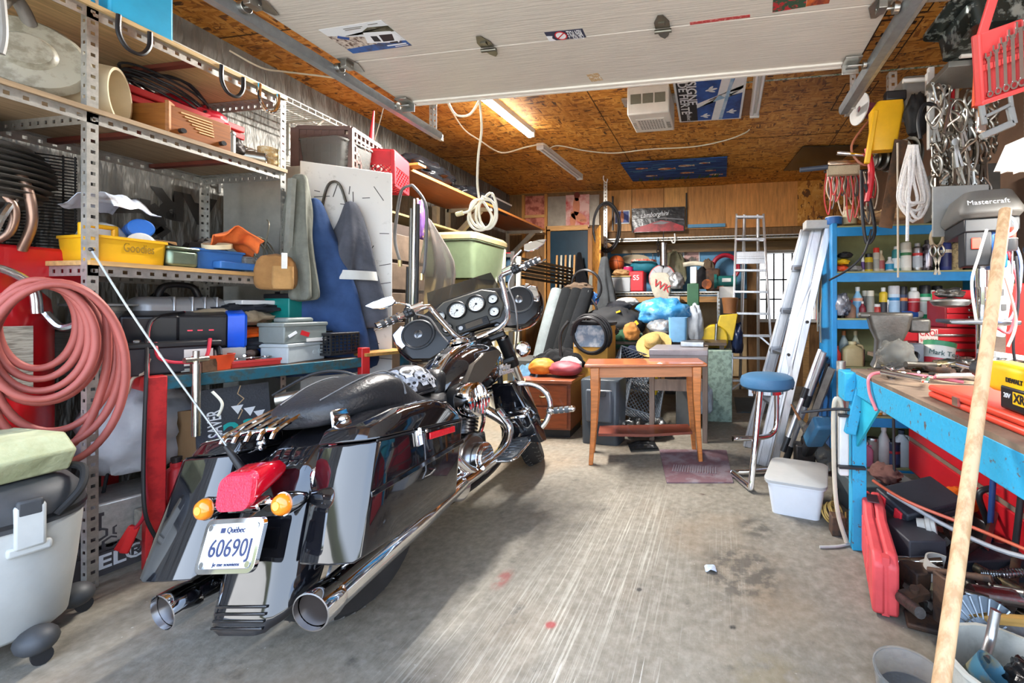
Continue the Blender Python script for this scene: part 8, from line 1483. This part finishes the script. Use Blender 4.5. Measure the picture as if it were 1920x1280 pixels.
for i in range(7):p=AZ(1690+18*i,706-(i%3)*6,BZ+.03);one('bench_tool','steel tool lying across the bench clutter','tool',spanner(.16)if i%2 else MB().cyl((0,-.08,0),(0,.08,.01),.012,n=10),(CHROME,RUST,VI)[i%3],p+V((0,0,.01*(i%3))),(0,0,40+37*i),'tools scattered on the bench')
one('white_board','white board lying at the back of the bench by the broom handle','board',MB().box(AD(1900,668,1.9),(.22,.14,.02),(0,8,0)),WHITE)
p=AX(1850,735,.76);t=T('red_drill_case','flat red plastic case lying on the bench under the yellow drill','case',(.80,1.40,BZ),(0,0,0));MB().box((0,-.1,.01),(.2,.56,.02)).box((0,-.1,.032),(.2,.56,.021)).build('shell',pl('d8452f'),t,bev=.008);MB().box((-.102,-.0,.022),(.008,.03,.026)).build('latch',steel('c9b8b0'),t)
p=V((.76,1.27,BZ+.044));t=T('cordless_drill','yellow and black cordless drill with a 20V battery lying on the red case','drill',p,(0,0,-2));DY=pl('edb81a',.4)
MB().loft([[V((x,y,z+.075))for x,z in rrect(w_,h_,.02)]for y,w_,h_ in((-.17,.06,.05),(-.12,.075,.075),(.02,.075,.08),(.08,.06,.065))]).build('motor_housing',DY,t,bev=.003);MB().box((0,-.1,.03),(.08,.13,.06)).build('battery_pack',BLKP,t,bev=.006);MB().cyl((0,.08,.075),(0,.15,.075),.03,.022,n=18).build('chuck',BLKP,t);MB().cyl((0,.15,.075),(0,.26,.075),.008).build('bit',CHROME,t);MB().box((-.0405,-.115,.035),(.002,.05,.03)).build('yellow_badge',DY,t)
text('20V','lettering',WH,t,(-.041,-.066,.036),(90,0,-90),.017,.0006);text('XR','lettering',BLKP,t,(-.042,-.115,.035),(90,0,-90),.03,.0006,bold=.001);text('DEWALT','lettering',BLKP,t,(-.039,-.09,.075),(90,0,-90),.016,.0006,bold=.0005)
a,b=AD(1885,395,1.25),AD(1765,1280,.8);d=(b-a).normalized();e_=b+d*((b.z-.012)/-d.z);one('wooden_pole','long bare wooden pole leaning from the floor up to the drill press','pole',MB().tube([a,a.lerp(e_,.5),e_],.0155,16,4),mat('bare pale wood',h('c9a880'),.6,scale=5,stretch=(8,8,.6),col2=h('b08a62')))
a,b=AZ(1661,1160,0),AZ(1630,1010,0);q=(a+b)/2;an=math.degrees(math.atan2(-(b-a).x,(b-a).y));t=T('red_tool_case','red moulded plastic tool case standing on edge by the blue bench leg','case',(q.x,q.y,0),(0,0,an));L_=(b-a).length;RP_=mat('dusty red plastic',h('cf4a4c'),.5,var=.12,scale=10)
P_=[(-L_/2,.01),(-L_/2,.2),(-L_/2+.04,.235),(L_*.05,.235),(L_*.12,.265),(L_*.42,.265),(L_/2,.22),(L_/2,.01)]
MB().loft([[V((x,y,z))for y,z in P_]for x in(-.046,-.001)]).loft([[V((x,y,z))for y,z in P_]for x in(.001,.046)]).build('shell',RP_,t,bev=.012);MB().box((0,0,.118),(.026,L_*.985,.222)).build('seam',RP_,t);MB().box((0,L_*.26,.267),(.05,.09,.006)).build('handle_slot',pl('5a3a3c'),t,bev=.002);g=MB()
for y in(-.12,-.02,.08):g.box((-.047,y,.12),(.006,.07,.16))
g.build('raised_panel',RP_,t,bev=.003)
t=T('black_tool_case','black plastic tool case with red latches lying on boxes under the bench','case',AZ(1722,945,.22),(14,-6,22));MB().box((0,0,.04),(.33,.2,.036)).box((0,0,.0),(.33,.2,.036)).build('shell',mat('black grained case',h('2b2f36'),.5,var=.1,bump=.2,bs=90),t,bev=.008);MB().box((-.168,-.05,.02),(.012,.04,.05)).box((-.168,.05,.02),(.012,.04,.05)).build('red_latch',pl('d8303a'),t,bev=.003)
JK=[('grey_box','flat grey steel box beneath the black tool case','box',1645,955,0,(.36,.26,.19),mat('grey steel box',h('5f686a'),.5,.3),12),('black_battery','black plastic box standing on the floor behind the red case','box',1712,1075,0,(.16,.2,.2),mat('dusty black case',0),10),('rusty_block','rusty steel bracket block on the floor by the red case','block',1722,1120,0,(.1,.1,.13),RUST,18),('steel_plate','flat rusty steel plate on the floor','plate',1735,1172,0,(.13,.09,.02),RUST,-14),('brown_plate','upright rusty steel sheet on the floor behind the pole','plate',1778,1190,0,(.02,.12,.2),RUST,20),('sheet_metal','grey sheet metal panel under the drawers','panel',1880,1010,.0,(.3,.22,.12),steel('7d8288',.45),10),('jack_base','rusty bolted foot beside the bench leg','block',1570,1000,0,(.07,.07,.10),RUST,0),('black_base_box','long black case along the wall side of the floor heap','case',1850,1075,0,(.5,.14,.1),mat('black grained case',0),12)]
for n,l,c_,px,py,z,d,m_,rt in JK:p=AZ(px,py,z);boxthing(n,l,c_,p,d,m_,rt,.006)
ML=(steel('7d7d7b',.4),DARK,RUST,steel('a5a7a9',.25));jl=[('steel tube',1690,965,1790,985,.018),('square bar',1735,985,1775,1015,.02),('steel rod',1740,1068,1860,1085,.012),('grey pipe',1820,1110,1930,1125,.028),('chrome tube',1820,1095,1925,1115,.016),('threaded rod',1672,962,1735,985,.010),('flat bar',1770,970,1790,1040,.018),('black jack handle',1785,1105,1855,1125,.015),('angle bar',1845,1030,1865,960,.016),('short pipe',1800,1040,1840,1015,.014)]
w_=('crossing under the black tool case','lying beside the red tool case','lying across the floor heap by the pole','lying at the edge of the floor heap','lying over the grey pipe','poking toward the red tool case','upright behind the pole','with a bright end before the fan','slanting up toward the grey panel','tilted in the middle of the heap')
for i,(n,x0,y0,x1,y1,r_)in enumerate(jl):one(n.replace(' ','_'),n+' '+w_[i],n.split()[-1],MB().cyl(AZ(x0,y0,.10+.02*(i%4)),AZ(x1,y1,.14+.03*(i%3)),r_,n=4 if 'bar' in n else 12),ML[i%4])
t=T('ribbed_pulley','white ribbed spindle wheel lying under the black tool case','pulley',AZ(1735,985,.2));MB().lathe([(.01,-.03),(.03,-.03),(.03,.0),(.045,.005),(.045,.02),(.04,.025),(.04,.04),(.01,.04)],(0,0,0),(.9,-.4,.2),24).build('wheel',mat('dusty white',h('b5b3ac'),.5),t)
one('ribbed_belt','pale grey ribbed belt curling in the floor heap','belt',MB().sheet(lambda u,v:(.06*cos(4.2*u),.06*sin(4.2*u)+.02*u,v*.07),24,5,.006),mat('grey ribbed belt',h('a9a49a'),.6,stretch=(1,1,60)),AZ(1765,1085,.09),(10,0,60))
one('flex_conduit','ribbed steel conduit stretching out of the floor heap','conduit',MB().tube([AZ(1840,1075,.12),AZ(1880,1075,.14),AZ(1930,1072,.15)],lambda k:.014+.003*math.copysign(1,sin(k*130)),10,30),steel('a5a7a9',.25));t=T('caliper_plate','cast plate with a snap ring in the floor heap','casting',AZ(1838,1100,.14),(30,10,10));MB().box((0,0,0),(.11,.09,.03)).build('plate',VI,t,bev=.012);MB().lathe([(.026,.016),(.03,.02),(.026,.024),(.022,.02)],n=20,close=True).build('ring',CHROME,t)
t=T('handle_grip','black D-shaped shovel handle standing before the red drawers','handle',AZ(1868,985,.12));MB().tube([(-.07,0,.16),(.05,0,.18),(.08,0,.1),(.07,0,0),(.0,0,-.05),(-.05,0,.05)],.015,10,6,True).build('grip',BLKP,t);MB().cyl((0,0,-.05),(.03,.02,-.2),.014).build('shaft',DARK,t)
t=T('oil_filter','oily brass-coloured filter canister standing before the red drawers','filter',AZ(1915,985,.14));MB().lathe([(.045,-.14),(.05,-.13),(.05,.05),(.045,.055)],n=24).build('canister',mat('oily brass',h('7a6a44'),.4,.5,scale=6,col2=h('a59468')),t);MB().lathe([(.048,.054),(.046,.062),(.02,.062),(.02,.056),(.001,.056)],n=24).build('end_plate',steel('c9c0a4'),t);rag('orange_cover','orange plastic cover behind the black tool case','cover',AZ(1795,965,.1),(.2,.12,.14),pl('d8681f'),170,.2)
t=T('cooling_fan','grey finned fan wheel leaning in the floor heap','fan',AZ(1850,1195,.1));B=basis((-.3,-.8,.5));g=MB()
for k in range(26):a=2*pi*k/26;g.beam(B@V((cos(a)*.05,sin(a)*.05,0)),B@V((cos(a)*.115,sin(a)*.115,.01)),.004,.022,B@V((0,0,1)))
g.build('fin',steel('8a929a',.35),t);MB().lathe([(.001,.01),(.055,.005),(.06,-.01),(.118,-.012),(.118,-.016),(.001,-.016)],(0,0,0),tuple(B@V((0,0,1))),32).build('hub_plate',steel('6a7278',.4),t)
t=T('white_bucket','dirty white bucket of greasy parts at the door edge','bucket',AZ(1860,1330,0)+V((.03,-.02,0)));hollow(.3,.3,.16,.149,.85,.006,.008).build('bucket',mat('dirty white plastic',h('bdbbb0'),.5,scale=9,col2=h('8a877c'),mixlo=.5,mixhi=.8),t);q=t.location.copy()
t=T('blue_cup','blue and brass metal cup with a bent pipe in the dirty bucket','cup',q+V((-.06,.0,.11)),(20,30,0));MB().lathe([(.02,-.05),(.04,-.04),(.05,.04),(.046,.04),(.03,-.02)],n=22).build('cup',mat('blue brass enamel',h('4f7f94'),.4,.4,scale=9,col2=h('9a8a5c')),t);MB().tube([(.0,.04,.02),(.02,.1,.05),(.0,.14,.12)],.014,10).build('bent_pipe',steel('b5b8ba'),t);rag('greasy_gear','greasy black gear cluster in the dirty bucket','gear',q+V((.05,-.03,.08)),(.13,.13,.1),mat('wet black grease',h('1c1c1e'),.25,.4,bump=.5,bs=30),172,.35)
t=T('scraper','wood-backed flat steel scraper leaning on the bucket','scraper',q+V((.14,.14,.16)),(0,-24,-40));MB().box((0,0,.03),(.3,.03,.022)).build('wood_back',wood('b08a4c'),t);MB().box((0,0,0),(.3,.008,.05)).build('steel_blade',ALU,t)
t=T('clear_tub','round clear plastic tub with a red litres label by the pole','tub',AZ(1705,1305,0));MB().lathe([(.085,0),(.09,.005),(.097,.07),(.1,.07),(.1,.076),(.092,.076),(.086,.01),(.001,.008)],n=32).build('tub',CLEAR,t);LM=XF((.03,-.01,.012),(0,0,165));o=MB(LM).box((0,0,0),(.075,.045,.001)).build('red_label',pl('b52a40'),t);tx=text('litres','lettering',WH,t,(.03,-.01,.0128),(0,0,165),.03,.0004);tx.scale=(1,1,1)
one('rubber_strip','pale rubber strip lying on the concrete by the bench leg','strip',MB().tube([AZ(1537,1025,.008),AZ(1570,1024,.008),AZ(1600,1018,.008)],.007),pl('a8a8a4'));one('wire_nest','yellow and orange wires spilling by the white bin','wire',coil(AZ(1562,960,.05),.05,5,(.6,-.5,.6),.005,9,.08,k=12).tube([AZ(1590,880,.05),AZ(1565,920,.06),AZ(1558,970,.03)],.006).tube([AZ(1600,875,.06),AZ(1572,905,.08),AZ(1565,960,.05)],.006),pl('c9a45c'));rag('fabric_strips','brown leather strips draped behind the bench leg','strip',AZ(1660,900,.22),(.14,.2,.08),cloth('6a4a44'),174,.35)
RWD=mat('red enamel panel',h('b5261f'),.4,scale=5,col2=h('d0682c'),mixlo=.55,mixhi=.7)
p=AD(1905,590,2.3);boxthing('red_sign','red and orange metal panel leaning by the side wall behind the drill press','panel',(p.x+.02,p.y+.1,BZ),(.3,.03,.44),RWD,-10,.006);p=AD(1880,560,2.0);t=T('power_bar','white power bar hanging among coloured wires beside the broom pole','power bar',p);MB().box((0,0,0),(.055,.04,.36),(0,8,0)).build('casing',WHITE,t,bev=.008);g=MB()
for k in range(4):g.box((.002-.01*k,-.022,-.11+.07*k),(.02,.004,.03))
g.build('socket_slot',mat('dark slot',h('4a4a4a'),.5),t)
for i,(c_,l,P_)in enumerate((('8fa8d8','pale blue wire looping past the white power bar',((1900,450),(1915,500),(1900,590),(1868,600),(1850,560))),('c9505a','red wire curling across the white power bar',((1890,470),(1908,540),(1895,620),(1870,615))),('d8d2c8','white cord hanging beside the white power bar',((1850,430),(1835,480),(1822,530),(1830,600))),('26262a','thick black cable dropping beside the red panel',((1905,480),(1910,560),(1900,640),(1905,690))),('d8a89a','pink wire drooping below the red panel edge',((1885,520),(1905,600),(1890,650))),('b5c0c8','grey wire hooked round the pole top',((1878,420),(1895,408),(1905,430),(1880,445),(1872,430))))):
 one('loose_wire',l,'wire',MB().tube([AD(x,y,1.85-.04*i)for x,y in P_],.006,6),pl(c_))
t=T('red_screwdriver','red-handled screwdriver stuck among the wires by the pole','screwdriver',AD(1898,470,1.8));MB().lathe([(.008,0),(.014,.01),(.013,.07),(.016,.09),(.008,.1)],n=12).build('grip',pl('d8392f'),t);MB().cyl((0,0,-.1),(0,0,0),.004).build('shaft',CHROME,t)
can('rubber_ball','dark round rubber ball hanging by the drill press head','ball',AD(1888,470,1.75),.035,.05,BLKP,None,None,'tin');t=T('hand_saw','white-toothed steel saw standing behind the pole','saw',AD(1872,650,2.1));MB().beam((0,0,-.05),(.01,0,.28),.06,.003,(0,1,0)).build('blade',steel('c4c6c6'),t)
rnd=random.Random(77);MS_=(steel('8d8d8a',.35),VI,RUST,CHROME,mat('brassy scrap',0),DARK)
def bits(n,name,label,group,spot,lo,hi):
 for i in range(n):
  p=spot();s_=rnd.uniform(lo,hi);k=i%5;mb=MB()
  if k==0:mb.cyl((0,-s_,0),(0,s_,0),s_*.22,n=10)
  elif k==1:mb.box((0,0,0),(s_*1.6,s_*.7,s_*.45)).cyl((0,0,0),(0,0,s_*.5),s_*.25,n=10)
  elif k==2:mb.lathe([(s_*.35,-s_*.15),(s_*.6,-s_*.15),(s_*.6,s_*.15),(s_*.35,s_*.15)],n=18,close=True)
  elif k==3:mb.prism([(-s_,-s_*.2),(s_*.2,-s_*.25),(s_,s_*.3),(s_*.7,s_*.5),(0,s_*.1),(-s_,s_*.1)],s_*.3)
  else:mb.tube([(-s_,0,0),(-s_*.3,s_*.4,0),(s_*.4,-s_*.1,s_*.2),(s_,s_*.3,0)],s_*.14,8)
  one(name,label,'part',mb,MS_[rnd.randrange(6)],p+V((0,0,s_*.25)),(rnd.uniform(-20,20),rnd.uniform(-25,25),rnd.uniform(0,360)),group)
bits(46,'bench_part','small metal machine part lying in the clutter on the blue bench','small parts on the blue bench',lambda:AZ(rnd.uniform(1650,1860),rnd.uniform(672,708),BZ+rnd.uniform(0,.02)),.025,.06)
bits(40,'machine_part','metal machine part lying in the heap on the floor under the blue bench','metal parts on the floor by the bench',lambda:AZ(rnd.uniform(1700,1925),rnd.uniform(985,1170),rnd.uniform(.01,.12)),.04,.10)
bits(18,'lower_bench_part','small metal piece by the foot of the blue shelf unit','metal pieces by the blue shelf',lambda:AZ(rnd.uniform(1490,1560),rnd.uniform(850,900),.01),.03,.06)
for i in range(3):q=V((1.0+.3*i,.75+.2*i,BZ));boxthing('parts_tray',('shallow grey steel tray of parts at the open end of the blue bench','rusty steel tray on the blue bench by the side wall','black plastic tray on the blue bench below the work lamp')[i],'tray',q,(.24,.3,.04),(steel('8a8a88'),RUST,BLKP)[i],20*i)
#  camera, light
cam=bpy.data.cameras.new('camera');co=bpy.data.objects.new('camera',cam);COL.objects.link(co);C.camera=co
cam.sensor_width=36;cam.lens=FPX/1920*36;cam.clip_start=.02
cam.shift_x=(960-PCX)/1920;cam.shift_y=(PCY-640)/1920
co.location=CAM;co.rotation_euler=(R(90),0,YAW)
w=bpy.data.worlds.new('sky');C.world=w;w.use_nodes=True;N=w.node_tree.nodes;L=w.node_tree.links
tc=N.new('ShaderNodeTexCoord');sx=N.new('ShaderNodeSeparateXYZ');L.new(tc.outputs['Generated'],sx.inputs[0])
rp=N.new('ShaderNodeValToRGB');L.new(sx.outputs['Z'],rp.inputs[0]);e=rp.color_ramp.elements
e[0].position=0;e[0].color=(.10,.11,.08,1);e[1].position=1;e[1].color=(.42,.60,.95,1)
for p,c in((.03,(.13,.15,.10)),(.06,(.72,.83,.99)),(.45,(.58,.74,1.))):
 q=e.new(p);q.color=(*c,1)
bgn=N['Background'];L.new(rp.outputs[0],bgn.inputs[0]);bgn.inputs[1].default_value=2.1
sun=bpy.data.lights.new('sun','SUN');so=bpy.data.objects.new('sun',sun);COL.objects.link(so)
sun.energy=20;sun.color=(1,.95,.87);sun.angle=.01;so.rotation_euler=(R(-9),R(40),0)
C.view_settings.view_transform='Standard';C.view_settings.look='None';C.view_settings.exposure=1.55;C.view_settings.gamma=1
C.cycles.max_bounces=10;C.cycles.diffuse_bounces=6;C.cycles.transmission_bounces=8;C.cycles.transparent_max_bounces=12;C.cycles.use_denoising=True
C.cycles.caustics_reflective=False;C.cycles.caustics_refractive=False;C.cycles.sample_clamp_indirect=6
